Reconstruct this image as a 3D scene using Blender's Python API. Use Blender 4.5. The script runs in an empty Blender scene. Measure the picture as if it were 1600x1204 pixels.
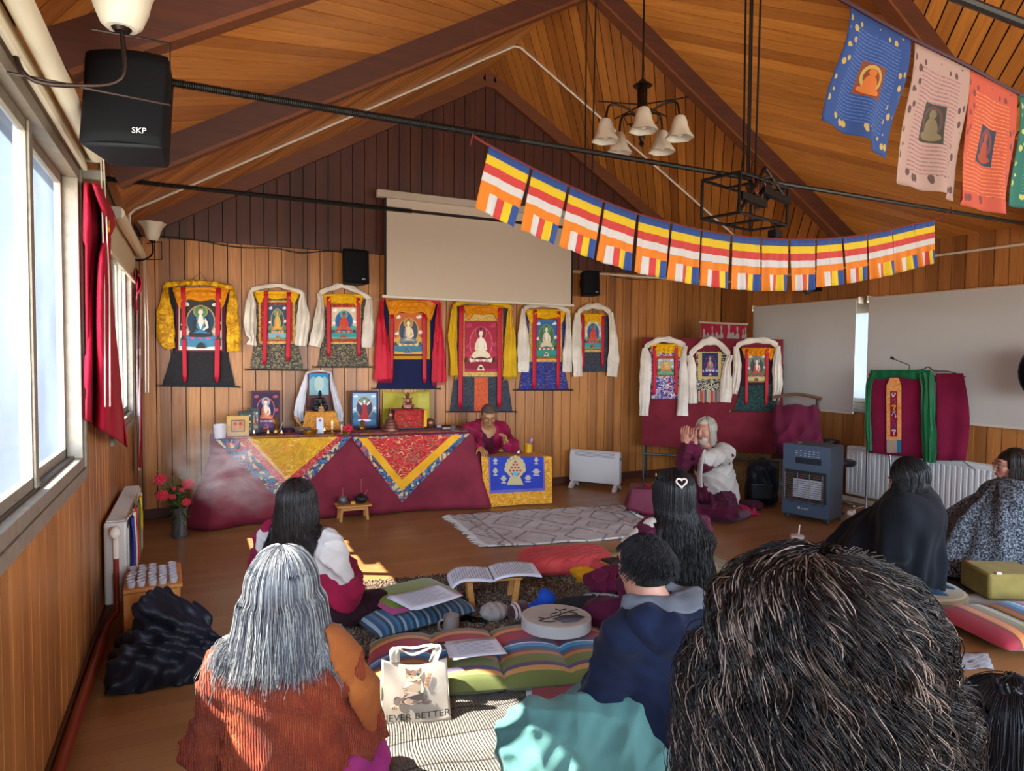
import bpy, math, random
import numpy as np
from mathutils import Vector, Matrix
random.seed(7); rng = np.random.default_rng(7)
SC = bpy.context.scene; COL = SC.collection
PI = math.pi
# ------------------------------------------------------------------ camera, sky, sun, exposure
CAM_H = 1.5
FPX, YAW, PITCH, ROLL = 1039.1, .4444, .0433, .0098
def _basis():
    cy, sy, cp, sp = math.cos(YAW), math.sin(YAW), math.cos(PITCH), math.sin(PITCH)
    F = np.array([sy*cp, cy*cp, -sp]); R = np.array([cy, -sy, 0.]); U = np.cross(R, F)
    c, s = math.cos(ROLL), math.sin(ROLL)
    return F, c*R+s*U, -s*R+c*U
CF, CR, CU = _basis(); CO = np.array([0, 0, CAM_H])
cam_d = bpy.data.cameras.new('camera'); cam = bpy.data.objects.new('camera', cam_d); COL.objects.link(cam)
cam_d.sensor_width = 36; cam_d.lens = FPX/1600*36; cam_d.clip_start = .05
M4 = Matrix(((CR[0], CU[0], -CF[0], 0), (CR[1], CU[1], -CF[1], 0), (CR[2], CU[2], -CF[2], CAM_H), (0, 0, 0, 1)))
cam.matrix_world = M4; SC.camera = cam
SC.view_settings.view_transform = 'Standard'; SC.view_settings.look = 'None'
SC.view_settings.gamma = 1; SC.view_settings.exposure = 0.5
SC.cycles.max_bounces = 8; SC.cycles.diffuse_bounces = 5; SC.cycles.transparent_max_bounces = 12
SC.cycles.caustics_reflective = False; SC.cycles.caustics_refractive = False
SC.cycles.sample_clamp_indirect = 6
W = bpy.data.worlds.new('sky'); SC.world = W; W.use_nodes = True
nt = W.node_tree; bg = nt.nodes['Background']
tc = nt.nodes.new('ShaderNodeTexCoord'); sx = nt.nodes.new('ShaderNodeSeparateXYZ'); cr = nt.nodes.new('ShaderNodeValToRGB')
nt.links.new(tc.outputs['Generated'], sx.inputs[0]); nt.links.new(sx.outputs['Z'], cr.inputs[0])
e = cr.color_ramp.elements; e[0].position = 0; e[0].color = (.62, .60, .52, 1); e[1].position = .5; e[1].color = (.50, .66, .90, 1)
n_ = e.new(.06); n_.color = (.80, .90, 1, 1)
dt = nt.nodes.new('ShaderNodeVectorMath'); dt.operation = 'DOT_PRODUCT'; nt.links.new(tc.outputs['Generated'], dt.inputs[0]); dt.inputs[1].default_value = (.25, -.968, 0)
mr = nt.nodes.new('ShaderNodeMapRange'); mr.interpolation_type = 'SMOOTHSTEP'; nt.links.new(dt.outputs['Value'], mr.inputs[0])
mr.inputs[1].default_value = -.1; mr.inputs[2].default_value = .75; mr.inputs[3].default_value = .42; mr.inputs[4].default_value = 21   # sky strength boosted behind the camera as added fill, kept low elsewhere
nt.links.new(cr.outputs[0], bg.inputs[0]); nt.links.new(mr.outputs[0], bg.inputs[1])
sd = bpy.data.lights.new('sun', 'SUN'); sd.energy = 29; sd.angle = .009; sd.color = (1, .95, .87)
so = bpy.data.objects.new('sun', sd); COL.objects.link(so)
so.rotation_euler = Vector((1.80, -.95, -2.2)).to_track_quat('-Z', 'Y').to_euler(); so.location = (-4, 8, 8)
def portal(loc, rot, sx, sy):                                       # portal guiding sky light through a window opening
    l = bpy.data.lights.new('window_daylight', 'AREA'); l.shape = 'RECTANGLE'; l.size = sx; l.size_y = sy
    l.cycles.is_portal = True
    o = bpy.data.objects.new('window_daylight', l); COL.objects.link(o); o.location = loc; o.rotation_euler = rot
XL, XR, YB, YR, ZE, ZR = -.478, 6.29, 6.79, -2.6, 2.64, 4.59
portal((XL-.06, 1.2, 1.65), (0, -PI/2, 0), 1.4, 4.8)
portal((XL-.06, 5.56, 1.6), (0, -PI/2, 0), 1.3, 1.6)
portal((2.9, YR-.06, 1.5), (PI/2, 0, 0), 5.4, 1.9)
portal((XR+.06, -.6, 1.55), (0, PI/2, 0), 1.4, 3.4)
# ------------------------------------------------------------------ points
def ray(px, py): return CF + CR*(px-800)/FPX - CU*(py-602)/FPX
def at(px, py, t): return CO + ray(px, py)*t                        # point at distance t along the view axis
def onp(px, py, ax, v):
    d = ray(px, py); return CO + d*((v-CO[ax])/d[ax])
def fl(px, py, z=0.): return onp(px, py, 2, z)
def bw(px, py, y=None): return onp(px, py, 1, YB if y is None else y)
# ------------------------------------------------------------------ materials
_M = {}
def srgb(h):
    if isinstance(h, str):
        h = h.lstrip('#'); c = [int(h[i:i+2], 16)/255 for i in (0, 2, 4)]
        return tuple(x/12.92 if x < .04045 else ((x+.055)/1.055)**2.4 for x in c)
    return tuple(h)
def c4(h): return (*srgb(h), 1)
class N:
    def __init__(s, name):
        s.m = bpy.data.materials.new(name); s.m.use_nodes = True; s.t = s.m.node_tree
        s.b = s.t.nodes['Principled BSDF']; s.out = s.t.nodes['Material Output']
    def n(s, ty, **k):
        o = s.t.nodes.new('ShaderNode'+ty)
        for a, v in k.items():
            if a.startswith('i_'):
                kk = a[2:]; kk = int(kk) if kk.isdigit() else kk
                s.put(o, kk, v)
            else: setattr(o, a, v)
        return o
    def put(s, o, key, v):
        inp = o.inputs[key]
        if isinstance(v, bpy.types.NodeSocket): s.t.links.new(v, inp)
        elif isinstance(v, bpy.types.Node): s.t.links.new(v.outputs[0], inp)
        else: inp.default_value = v
    def math(s, op, a, b=0., c=0.):
        o = s.n('Math', operation=op); s.put(o, 0, a); s.put(o, 1, b)
        if c: s.put(o, 2, c)
        return o.outputs[0]
    def mix(s, f, a, b, mode='MIX'):
        o = s.n('Mix', data_type='RGBA', blend_type=mode); s.put(o, 0, f)
        s.put(o, 6, c4(a) if isinstance(a, (str, tuple)) and len(a) != 4 else a)
        s.put(o, 7, c4(b) if isinstance(b, (str, tuple)) and len(b) != 4 else b)
        return o.outputs[2]
    def ramp(s, f, stops, interp='LINEAR'):
        o = s.n('ValToRGB'); s.put(o, 0, f); o.color_ramp.interpolation = interp; el = o.color_ramp.elements
        while len(el) > len(stops): el.remove(el[-1])
        while len(el) < len(stops): el.new(1)
        for x, (p, c) in zip(el, stops): x.position = p; x.color = c4(c)
        return o.outputs[0]
    def coord(s, kind='Object', scale=(1, 1, 1), rot=(0, 0, 0)):
        t = s.n('TexCoord'); m = s.n('Mapping'); s.t.links.new(t.outputs[kind], m.inputs[0])
        m.inputs['Scale'].default_value = scale; m.inputs['Rotation'].default_value = rot
        return m.outputs[0]
    def noise(s, v, sc, det=4, dist=0., rough=.5):
        o = s.n('TexNoise'); s.put(o, 'Vector', v); o.inputs['Scale'].default_value = sc; o.inputs['Detail'].default_value = det
        o.inputs['Distortion'].default_value = dist; o.inputs['Roughness'].default_value = rough
        return o.outputs[0]
    def bump(s, h, st=.3, d=.01):
        o = s.n('Bump'); s.put(o, 'Height', h); o.inputs['Strength'].default_value = st; o.inputs['Distance'].default_value = d
        s.put(s.b, 'Normal', o)
    def col(s, c): s.put(s.b, 'Base Color', c4(c) if isinstance(c, (str, tuple)) and len(c) != 4 else c); return s
    def set(s, **k):
        for a, v in k.items(): s.put(s.b, a.replace('_', ' '), v)
        return s
def mp(name, color, rough=.6, metal=0., var=0., nsc=8, bump=0., bsc=60, sheen=0., emit=0., trans=0., spec=.5):
    """plain procedural material: colour with soft variation and fine bump"""
    if name in _M: return _M[name]
    k = N(name); k.set(Roughness=rough, Metallic=metal); k.b.inputs['Specular IOR Level'].default_value = spec
    if var:
        v = k.coord(); f = k.noise(v, nsc)
        c = srgb(color); lo = tuple(x*(1-var) for x in c); hi = tuple(min(1, x*(1+var)) for x in c)
        k.col(k.ramp(f, [(.3, lo), (.7, hi)]))
    else: k.col(color)
    if bump: k.bump(k.noise(k.coord(), bsc, 3), bump, .004)
    if sheen: k.b.inputs['Sheen Weight'].default_value = sheen; k.b.inputs['Sheen Roughness'].default_value = .5
    if emit: k.b.inputs['Emission Color'].default_value = c4(color); k.b.inputs['Emission Strength'].default_value = emit
    if trans: k.b.inputs['Transmission Weight'].default_value = trans
    _M[name] = k.m; return k.m
def fabric(name, color, c2=None, wsc=260, rough=.85, var=.12, sheen=.25, bump=.25):
    """woven cloth: weave bump, slight tone variation"""
    if name in _M: return _M[name]
    k = N(name); v = k.coord(); c = srgb(color); f = k.noise(v, 5, 3)
    hi = srgb(c2) if c2 else tuple(min(1, x*(1+var)) for x in c)
    k.col(k.ramp(f, [(.3, tuple(x*(1-var) for x in c)), (.7, hi)])).set(Roughness=rough)
    k.b.inputs['Specular IOR Level'].default_value = .2
    k.b.inputs['Sheen Weight'].default_value = sheen*.15
    k.bump(k.noise(v, wsc, 2), bump, .003); _M[name] = k.m; return k.m
def brocade(name, base, stops, scale=14, warp=.6, rough=.5, lo=.05, vscale=(1, 1, 1)):
    """figured silk: scrolls and medallions of thread colours on a ground"""
    if name in _M: return _M[name]
    k = N(name); v = k.coord(scale=vscale)
    nz = k.n('TexNoise'); k.put(nz, 'Vector', v); nz.inputs['Scale'].default_value = scale*.8; nz.inputs['Detail'].default_value = 1
    mv = k.n('VectorMath', operation='MULTIPLY_ADD'); k.put(mv, 0, nz.outputs[1]); mv.inputs[1].default_value = (warp/scale*2,)*3; k.put(mv, 2, v)
    vo = k.n('TexVoronoi', feature='DISTANCE_TO_EDGE'); k.put(vo, 'Vector', mv); vo.inputs['Scale'].default_value = scale
    v2 = k.n('TexVoronoi'); k.put(v2, 'Vector', mv); v2.inputs['Scale'].default_value = scale
    w = k.n('TexWave', wave_type='RINGS'); k.put(w, 'Vector', mv); w.inputs['Scale'].default_value = scale*.55; w.inputs['Distortion'].default_value = 9; w.inputs['Detail'].default_value = 1
    n = len(stops); pick = k.ramp(v2.outputs[1], [(i/n, s) for i, s in enumerate(stops)], 'CONSTANT')
    line = k.math('LESS_THAN', vo.outputs[0], lo)
    curl = k.math('GREATER_THAN', w.outputs[0], .62)
    petal = k.math('LESS_THAN', v2.outputs[0], .38)
    c = k.mix(curl, base, pick); c = k.mix(petal, c, stops[0]); c = k.mix(line, c, stops[-1])
    k.col(c).set(Roughness=max(rough, .6)); k.b.inputs['Specular IOR Level'].default_value = .2; k.b.inputs['Sheen Weight'].default_value = .02
    k.bump(k.noise(v, 300, 1), .2, .002); _M[name] = k.m; return k.m
def wood(name, c1, c2, axis=2, rough=.42, scale=1., plank=None, pw=.12, ang=0., off=0., coat=0., bump=.15, dark=.72, spread=1.):
    """grained boards; plank = axis across the boards: every board gets a tone of its own"""
    if name in _M: return _M[name]
    k = N(name); sc = [14*scale]*3; sc[axis] = .9*scale
    t = k.n('TexCoord').outputs['Object']; vec = t
    if ang:
        m = k.n('Mapping'); k.put(m, 0, t); m.inputs['Rotation'].default_value = ang if isinstance(ang, tuple) else (0, 0, ang); vec = m.outputs[0]
    m2 = k.n('Mapping'); m2.inputs['Scale'].default_value = sc
    if plank is not None:
        sp = k.n('SeparateXYZ'); k.put(sp, 0, vec); q = k.math('FLOOR', k.math('DIVIDE', k.math('ADD', sp.outputs[plank], 50+off), pw))
        wn = k.n('TexWhiteNoise', noise_dimensions='1D'); k.put(wn, 'W', q)
        ad = k.n('VectorMath', operation='ADD'); k.put(ad, 0, vec)
        cb = k.n('CombineXYZ'); 
        for i in range(3): k.put(cb, i, k.math('MULTIPLY', wn.outputs[0], 3.+i))
        k.put(ad, 1, cb); k.put(m2, 0, ad)
    else: k.put(m2, 0, vec)
    g = k.noise(m2.outputs[0], 2.2, 6, 1.4, .62); g2 = k.noise(m2.outputs[0], .5, 2)
    c = k.ramp(g, [(.25, c1), (.75, c2)])
    dk = tuple(x*dark for x in srgb(c1)); c = k.mix(k.math('MULTIPLY', g2, .45), c, (*dk, 1))
    if plank is not None:
        lo = 1-.42*spread; tone = k.ramp(wn.outputs[0], [(0, (lo, lo*.93, lo*.9)), (.5, (.95, .93, .92)), (1, (1.0+.25*spread, 1.0+.25*spread, 1.0+.2*spread))])
        c = k.mix(1., c, tone, 'MULTIPLY')
    k.col(c).set(Roughness=rough)
    if coat: k.b.inputs['Coat Weight'].default_value = coat; k.b.inputs['Coat Roughness'].default_value = .25
    k.bump(g, bump, .003); _M[name] = k.m; return k.m
def stripes(name, axis, scale, stops, rough=.8, off=0., warp=0., kind='Object', weave=True):
    """colour bands across one axis of the cloth"""
    if name in _M: return _M[name]
    k = N(name); t = k.n('TexCoord').outputs[kind]; sp = k.n('SeparateXYZ'); k.put(sp, 0, t)
    f = k.math('FRACT', k.math('MULTIPLY_ADD', sp.outputs[axis], scale, off+100))
    if warp: f = k.math('FRACT', k.math('ADD', f, k.math('MULTIPLY', k.noise(t, 6, 1), warp)))
    k.col(k.ramp(f, stops, 'CONSTANT')).set(Roughness=rough); k.b.inputs['Sheen Weight'].default_value = .2
    if weave: k.bump(k.noise(t, 240, 2), .25, .003)
    _M[name] = k.m; return k.m
# ------------------------------------------------------------------ mesh building
def rotm(rx=0, ry=0, rz=0): return np.array(Matrix.Rotation(rz, 3, 'Z') @ Matrix.Rotation(ry, 3, 'Y') @ Matrix.Rotation(rx, 3, 'X'))
class MB:
    def __init__(s): s.v = []; s.f = []; s.m = []; s.n = 0; s.mi = 0
    def add(s, V, F, mi=None):
        V = np.asarray(V, float).reshape(-1, 3); s.v.append(V)
        s.f += [tuple(i+s.n for i in f) for f in F]; s.m += [s.mi if mi is None else mi]*len(F); s.n += len(V); return s
    def box(s, c, size, rot=None, mi=None, taper=1.):
        x, y, z = [k/2 for k in size]
        V = np.array([(-x, -y, -z), (x, -y, -z), (x, y, -z), (-x, y, -z), (-x*taper, -y*taper, z), (x*taper, -y*taper, z), (x*taper, y*taper, z), (-x*taper, y*taper, z)])
        if rot is not None: V = V @ np.asarray(rot).T
        return s.add(V+np.asarray(c), [(0, 3, 2, 1), (4, 5, 6, 7), (0, 1, 5, 4), (1, 2, 6, 5), (2, 3, 7, 6), (3, 0, 4, 7)], mi)
    def bb(s, a, b, mi=None):
        a = np.array(a, float); b = np.array(b, float); return s.box((a+b)/2, np.abs(b-a), mi=mi)
    def tube(s, P, r, n=8, mi=None, flat=1., up=None, cap=True):
        P = np.asarray(P, float); k = len(P); r = np.broadcast_to(np.asarray(r, float), (k,)) if np.ndim(r) < 2 else np.asarray(r, float)
        T = np.gradient(P, axis=0) if k > 1 else P; T /= np.linalg.norm(T, axis=1)[:, None]+1e-12
        u = np.asarray(up, float) if up is not None else np.array([0, 0, 1.])
        V = []
        for i in range(k):
            if up is None:
                if abs(T[i]@u) > .95 and i == 0: u = np.array([1., 0, 0])
            a = np.cross(T[i], u); a /= np.linalg.norm(a)+1e-12; b = np.cross(a, T[i])
            if up is None: u = b
            ra, rb = (r[i], r[i]*flat) if r.ndim == 1 else r[i]
            for j in range(n):
                th = 2*PI*j/n; V.append(P[i]+a*math.cos(th)*ra+b*math.sin(th)*rb)
        F = [(i*n+j, i*n+(j+1) % n, (i+1)*n+(j+1) % n, (i+1)*n+j) for i in range(k-1) for j in range(n)]
        if cap: F += [tuple(range(n))[::-1], tuple((k-1)*n+j for j in range(n))]
        return s.add(V, F, mi)
    def cyl(s, a, b, r, r2=None, n=16, mi=None): return s.tube([a, b], [r, r if r2 is None else r2], n, mi)
    def lathe(s, prof, c=(0, 0, 0), n=24, mi=None, rot=None, ripple=None, cap=True):
        V = []
        for i, (r, z) in enumerate(prof):
            for j in range(n):
                th = 2*PI*j/n; rr = r*(1+(ripple(i/(len(prof)-1), th) if ripple else 0)); V.append((rr*math.cos(th), rr*math.sin(th), z))
        V = np.array(V)
        if rot is not None: V = V @ np.asarray(rot).T
        k = len(prof); F = [(i*n+j, i*n+(j+1) % n, (i+1)*n+(j+1) % n, (i+1)*n+j) for i in range(k-1) for j in range(n)]
        if cap:
            if prof[0][0] > 1e-4: F.append(tuple(range(n))[::-1])
            if prof[-1][0] > 1e-4: F.append(tuple((k-1)*n+j for j in range(n)))
        return s.add(V+np.asarray(c), F, mi)
    def ball(s, c, r, n=16, m=10, mi=None, rot=None):
        r = np.broadcast_to(np.asarray(r, float), (3,)); V = []
        for i in range(m+1):
            ph = PI*i/m
            for j in range(n): th = 2*PI*j/n; V.append((math.sin(ph)*math.cos(th)*r[0], math.sin(ph)*math.sin(th)*r[1], -math.cos(ph)*r[2]))
        V = np.array(V)
        if rot is not None: V = V @ np.asarray(rot).T
        return s.add(V+np.asarray(c), [(i*n+j, i*n+(j+1) % n, (i+1)*n+(j+1) % n, (i+1)*n+j) for i in range(m) for j in range(n)], mi)
    def prism(s, poly, ax, lo, hi, mi=None):
        """polygon of 2-D points in the plane normal to axis ax, extruded from lo to hi"""
        n = len(poly); V = []
        for h in (lo, hi):
            for p in poly:
                q = [p[0], p[1]]; q.insert(ax, h); V.append(q)
        F = [tuple(range(n))[::-1], tuple(range(n, 2*n))]+[(i, (i+1) % n, n+(i+1) % n, n+i) for i in range(n)]
        return s.add(V, F, mi)
    def grid(s, fn, nu, nv, mi=None, closed=False):
        V = [fn(i/nu, j/nv) for j in range(nv+1) for i in range(nu+1)]; w = nu+1
        F = [(j*w+i, j*w+i+1, (j+1)*w+i+1, (j+1)*w+i) for j in range(nv) for i in range(nu)]
        return s.add(V, F, mi)
    def build(s, name, mats, parent=None, smooth=True, bevel=0., thick=0., loc=None, ang=40, sub=0, off=-1.):
        V = np.vstack(s.v) if s.v else np.zeros((0, 3))
        org = np.zeros(3)
        if parent is None:
            if loc is None:
                lo, hi = V.min(0), V.max(0); org = np.array([(lo[0]+hi[0])/2, (lo[1]+hi[1])/2, lo[2]])
            else: org = np.asarray(loc, float)
        else: org = np.array(parent.get('_org', (0, 0, 0)), float)
        me = bpy.data.meshes.new(name); me.from_pydata((V-org).tolist(), [], s.f)
        if not isinstance(mats, (list, tuple)): mats = [mats]
        for m in mats: me.materials.append(m)
        me.polygons.foreach_set('material_index', np.array(s.m, dtype=np.int32))
        me.polygons.foreach_set('use_smooth', np.full(len(me.polygons), smooth)); me.update()
        o = bpy.data.objects.new(name, me); COL.objects.link(o)
        if parent is None: o.location = org; o['_org'] = tuple(float(x) for x in org)
        else:
            o.parent = parent; o['_org'] = tuple(float(x) for x in org)
        if smooth and ang < 180: me.set_sharp_from_angle(angle=math.radians(ang))
        if thick: m = o.modifiers.new('thickness', 'SOLIDIFY'); m.thickness = thick; m.offset = off
        if bevel: m = o.modifiers.new('bevel', 'BEVEL'); m.width = bevel; m.segments = 2; m.limit_method = 'ANGLE'
        if sub: m = o.modifiers.new('subdivision', 'SUBSURF'); m.levels = sub; m.render_levels = sub
        return o
_made = []
def thing(name, loc, label, cat, group=None):
    o = bpy.data.objects.new(name, None); COL.objects.link(o); o.location = tuple(float(x) for x in loc); o['_org'] = tuple(float(x) for x in loc); o.empty_display_size = .05
    return tag(o, label, cat, group)
def tag(o, label, cat, group=None, kind=None):
    o['label'] = label; o['category'] = cat
    if group: o['group'] = group
    if kind: o['kind'] = kind
    _made.append(o); return o
def struct(o): o['kind'] = 'structure'; return o
def copy_thing(src, delta=(0, 0, 0), rz=0., label=None, scale=None):
    def cp(o, par):
        c = o.copy(); COL.objects.link(c)
        if par is not None: c.parent = par
        for ch in list(o.children): cp(ch, c)
        return c
    kids = list(src.children); r = src.copy(); COL.objects.link(r)
    for ch in kids: cp(ch, r)
    r.location = Vector(src.location)+Vector([float(x) for x in delta]); r.rotation_euler.z += rz
    if scale: r.scale = (scale,)*3 if not hasattr(scale, '__len__') else scale
    if label: r['label'] = label
    return r
def smoothstep(a, b, x):
    t = np.clip((x-a)/(b-a), 0, 1); return t*t*(3-2*t)
def catmull(P, n):
    P = np.asarray(P, float); k = len(P); Q = np.vstack([2*P[0]-P[1], P, 2*P[-1]-P[-2]]); out = []
    for x in np.linspace(0, k-1-1e-9, n):
        i = int(x); t = x-i; a, b, c, d = Q[i:i+4]
        out.append(.5*((2*b)+(-a+c)*t+(2*a-5*b+4*c-d)*t*t+(-a+3*b-3*c+d)*t**3))
    return np.array(out)
# ================================================================== THE ROOM
WOODW = wood('board_wall_wood', '#94582a', '#c48642', 2, plank=0, pw=.12, rough=.38)
WOODY = wood('side_wall_wood', '#94582c', '#c08344', 2, plank=1, pw=.12, rough=.38)
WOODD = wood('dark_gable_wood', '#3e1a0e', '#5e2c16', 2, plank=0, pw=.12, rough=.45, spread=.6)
BEAM = wood('dark_beam_wood', '#3c1a0e', '#5a2a15', 0, rough=.5, scale=.7)
TRIMW = wood('trim_wood', '#7a3f18', '#9c5826', 1, rough=.45)
GROOVE = mp('groove_shadow_backing', '#1c0c06', .9)
def planks(mb, u0, u1, holes, v0, v1, pw, ax, w, d, gap=.007, mi=0, off=0.):
    """vertical boards between u0 and u1 on the plane axis ax = w, thickness d (signed), with window holes (ua, ub, va, vb)"""
    k0 = math.floor((u0+50+off)/pw); u = k0*pw-50-off
    while u < u1:
        a, b = max(u, u0)+gap/2, min(u+pw, u1)-gap/2
        if b-a > .01:
            segs = [(v0, v1, a, b)]
            for (ha, hb, va, vb) in holes:
                ns = []
                for (sv0, sv1, sa, sb) in segs:
                    if sb <= ha or sa >= hb or sv1 <= va or sv0 >= vb: ns.append((sv0, sv1, sa, sb)); continue
                    if va > sv0: ns.append((sv0, va, sa, sb))
                    if vb < sv1: ns.append((vb, sv1, sa, sb))
                    if sa < ha: ns.append((max(sv0, va), min(sv1, vb), sa, ha))
                    if sb > hb: ns.append((max(sv0, va), min(sv1, vb), hb, sb))
                segs = ns
            for (sv0, sv1, sa, sb) in segs:
                lo = [sa, sv0]; hi = [sb, sv1]; lo.insert(ax, min(w, w+d)); hi.insert(ax, max(w, w+d)); mb.bb(lo, hi, mi)
        u += pw
def backing(mb, u0, u1, v0, v1, holes, ax, w, d, mi=1):
    us = sorted({u0, u1, *[h[0] for h in holes], *[h[1] for h in holes]}); vs = sorted({v0, v1, *[h[2] for h in holes], *[h[3] for h in holes]})
    for a, b in zip(us, us[1:]):
        for c, e in zip(vs, vs[1:]):
            mu, mv = (a+b)/2, (c+e)/2
            if any(h[0] < mu < h[1] and h[2] < mv < h[3] for h in holes): continue
            lo = [a, c]; hi = [b, e]; lo.insert(ax, min(w, w+d)); hi.insert(ax, max(w, w+d)); mb.bb(lo, hi, mi)
# floor: strip laminate
k = N('laminate_floor'); t = k.n('TexCoord').outputs['Object']
br = k.n('TexBrick'); mpn = k.n('Mapping'); k.put(mpn, 0, t); k.put(br, 0, mpn.outputs[0]); br.offset = .37
br.inputs['Scale'].default_value = 1; br.inputs['Brick Width'].default_value = 1.2; br.inputs['Row Height'].default_value = .095; br.inputs['Mortar Size'].default_value = .0012; br.inputs['Mortar Smooth'].default_value = .3
br.inputs['Color1'].default_value = c4('#8c6238'); br.inputs['Color2'].default_value = c4('#a07548'); br.inputs['Mortar'].default_value = c4('#6a3e1c')
m2 = k.n('Mapping'); k.put(m2, 0, t); m2.inputs['Scale'].default_value = (1.4, 16, 1)
g = k.noise(m2.outputs[0], 3, 6, 1.2, .65); c = k.mix(k.math('MULTIPLY', g, .55), br.outputs[0], '#714520'); 
k.col(c).set(Roughness=k.ramp(k.noise(t, 3, 3), [(.3, (.30,)*3), (.7, (.42,)*3)])); k.bump(g, .05, .002); FLOORM = k.m
mb = MB(); mb.bb((XL-.3, YR-.3, -.12), (XR+.3, YB+.3, 0)); struct(mb.build('floor', FLOORM, smooth=False))
# back wall
mb = MB(); planks(mb, XL, XR, [], 0, 2.53, .12, 1, YB, .02)
backing(mb, XL-.2, XR+.2, 0, 2.6, [], 1, YB+.02, .15)
xm = (XL+XR)/2; tanr = (ZR-ZE)/(xm-XL)
u = math.floor(XL/.12)*.12
while u < XR:
    a, b = max(u, XL)+.0035, min(u+.12, XR)-.0035; zt = lambda x: ZE+tanr*((x-XL) if x < xm else (XR-x))+.05
    if b > a:
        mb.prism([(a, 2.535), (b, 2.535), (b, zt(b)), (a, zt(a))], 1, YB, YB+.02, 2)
    u += .12
mb.prism([(XL-.2, 2.5), (XR+.2, 2.5), (XR+.2, 2.7), (xm, ZR+.25), (XL-.2, 2.7)], 1, YB+.02, YB+.17, 1)
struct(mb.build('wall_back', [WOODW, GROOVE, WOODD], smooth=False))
# left and right walls
HL = [(4.80, 6.33, .97, 2.25), (-1.2, 3.60, .97, 2.33)]
HR = [(2.1, 6.05, 1.0, 2.08), (-2.3, 1.2, .95, 2.1)]
mb = MB(); planks(mb, YR, YB, HL, 0, ZE+.03, .12, 0, XL, -.02, off=.03); backing(mb, YR-.2, YB+.2, 0, ZE, HL, 0, XL-.02, -.16)
struct(mb.build('wall_left', [WOODY, GROOVE], smooth=False))
mb = MB(); planks(mb, YR, YB, HR, 0, ZE+.03, .12, 0, XR, .02, off=.05); backing(mb, YR-.2, YB+.2, 0, ZE, HR, 0, XR+.02, .16)
struct(mb.build('wall_right', [WOODY, GROOVE], smooth=False))
# wall behind the photographer, with an unseen band of windows added for fill light
HB = [(.2, 5.6, .55, 2.45)]
mb = MB(); planks(mb, XL, XR, HB, 0, 2.64, .12, 1, YR, -.02); backing(mb, XL-.2, XR+.2, 0, 2.64, HB, 1, YR-.02, -.15)
mb.prism([(XL-.2, 2.6), (XR+.2, 2.6), (xm, ZR+.2)], 1, YR-.17, YR-.02, 0)
struct(mb.build('wall_rear', [WOODW, GROOVE], smooth=False))
# ceiling: two slopes of diagonal boards, turned the other way in every bay
RY = [4.69, 2.92, 1.22, -.5]
bays = [(YB, RY[0], -1), (RY[0], RY[1], 1), (RY[1], RY[2], -1), (RY[2], RY[3], 1), (RY[3], YR, -1)]
L = math.hypot(xm-XL, ZR-ZE); ux, uz = (xm-XL)/L, (ZR-ZE)/L
def clip(poly, n, d):
    out = []
    for i in range(len(poly)):
        p, q = poly[i], poly[(i+1) % len(poly)]; a, b = p@n-d, q@n-d
        if a <= 0: out.append(p)
        if a*b < 0: out.append(p+(q-p)*(a/(a-b)))
    return out
CM = []
for s, (c1, c2) in ((1, ('#ae682c', '#d89042')), (-1, ('#ae682c', '#d89042'))):
    k = N('ceiling_boards'); t = k.n('TexCoord').outputs['UV']; sp = k.n('SeparateXYZ'); k.put(sp, 0, t)
    q = k.math('FLOOR', sp.outputs[1]); wn = k.n('TexWhiteNoise', noise_dimensions='1D'); k.put(wn, 'W', q)
    cb = k.n('CombineXYZ'); k.put(cb, 0, k.math('MULTIPLY', sp.outputs[0], .8)); k.put(cb, 1, k.math('MULTIPLY', sp.outputs[1], 1.2)); k.put(cb, 2, k.math('MULTIPLY', wn.outputs[0], 37))
    g = k.noise(cb, 2.4, 6, 1.3, .6); c = k.ramp(g, [(.25, c1), (.78, c2)])
    c = k.mix(1., c, k.ramp(wn.outputs[0], [(0, (.66, .58, .54)), (.5, (.95, .93, .9)), (1, (1.2, 1.2, 1.1))]), 'MULTIPLY')
    k.col(c).set(Roughness=.34); k.bump(g, .12, .003); CM.append(k.m)
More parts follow.
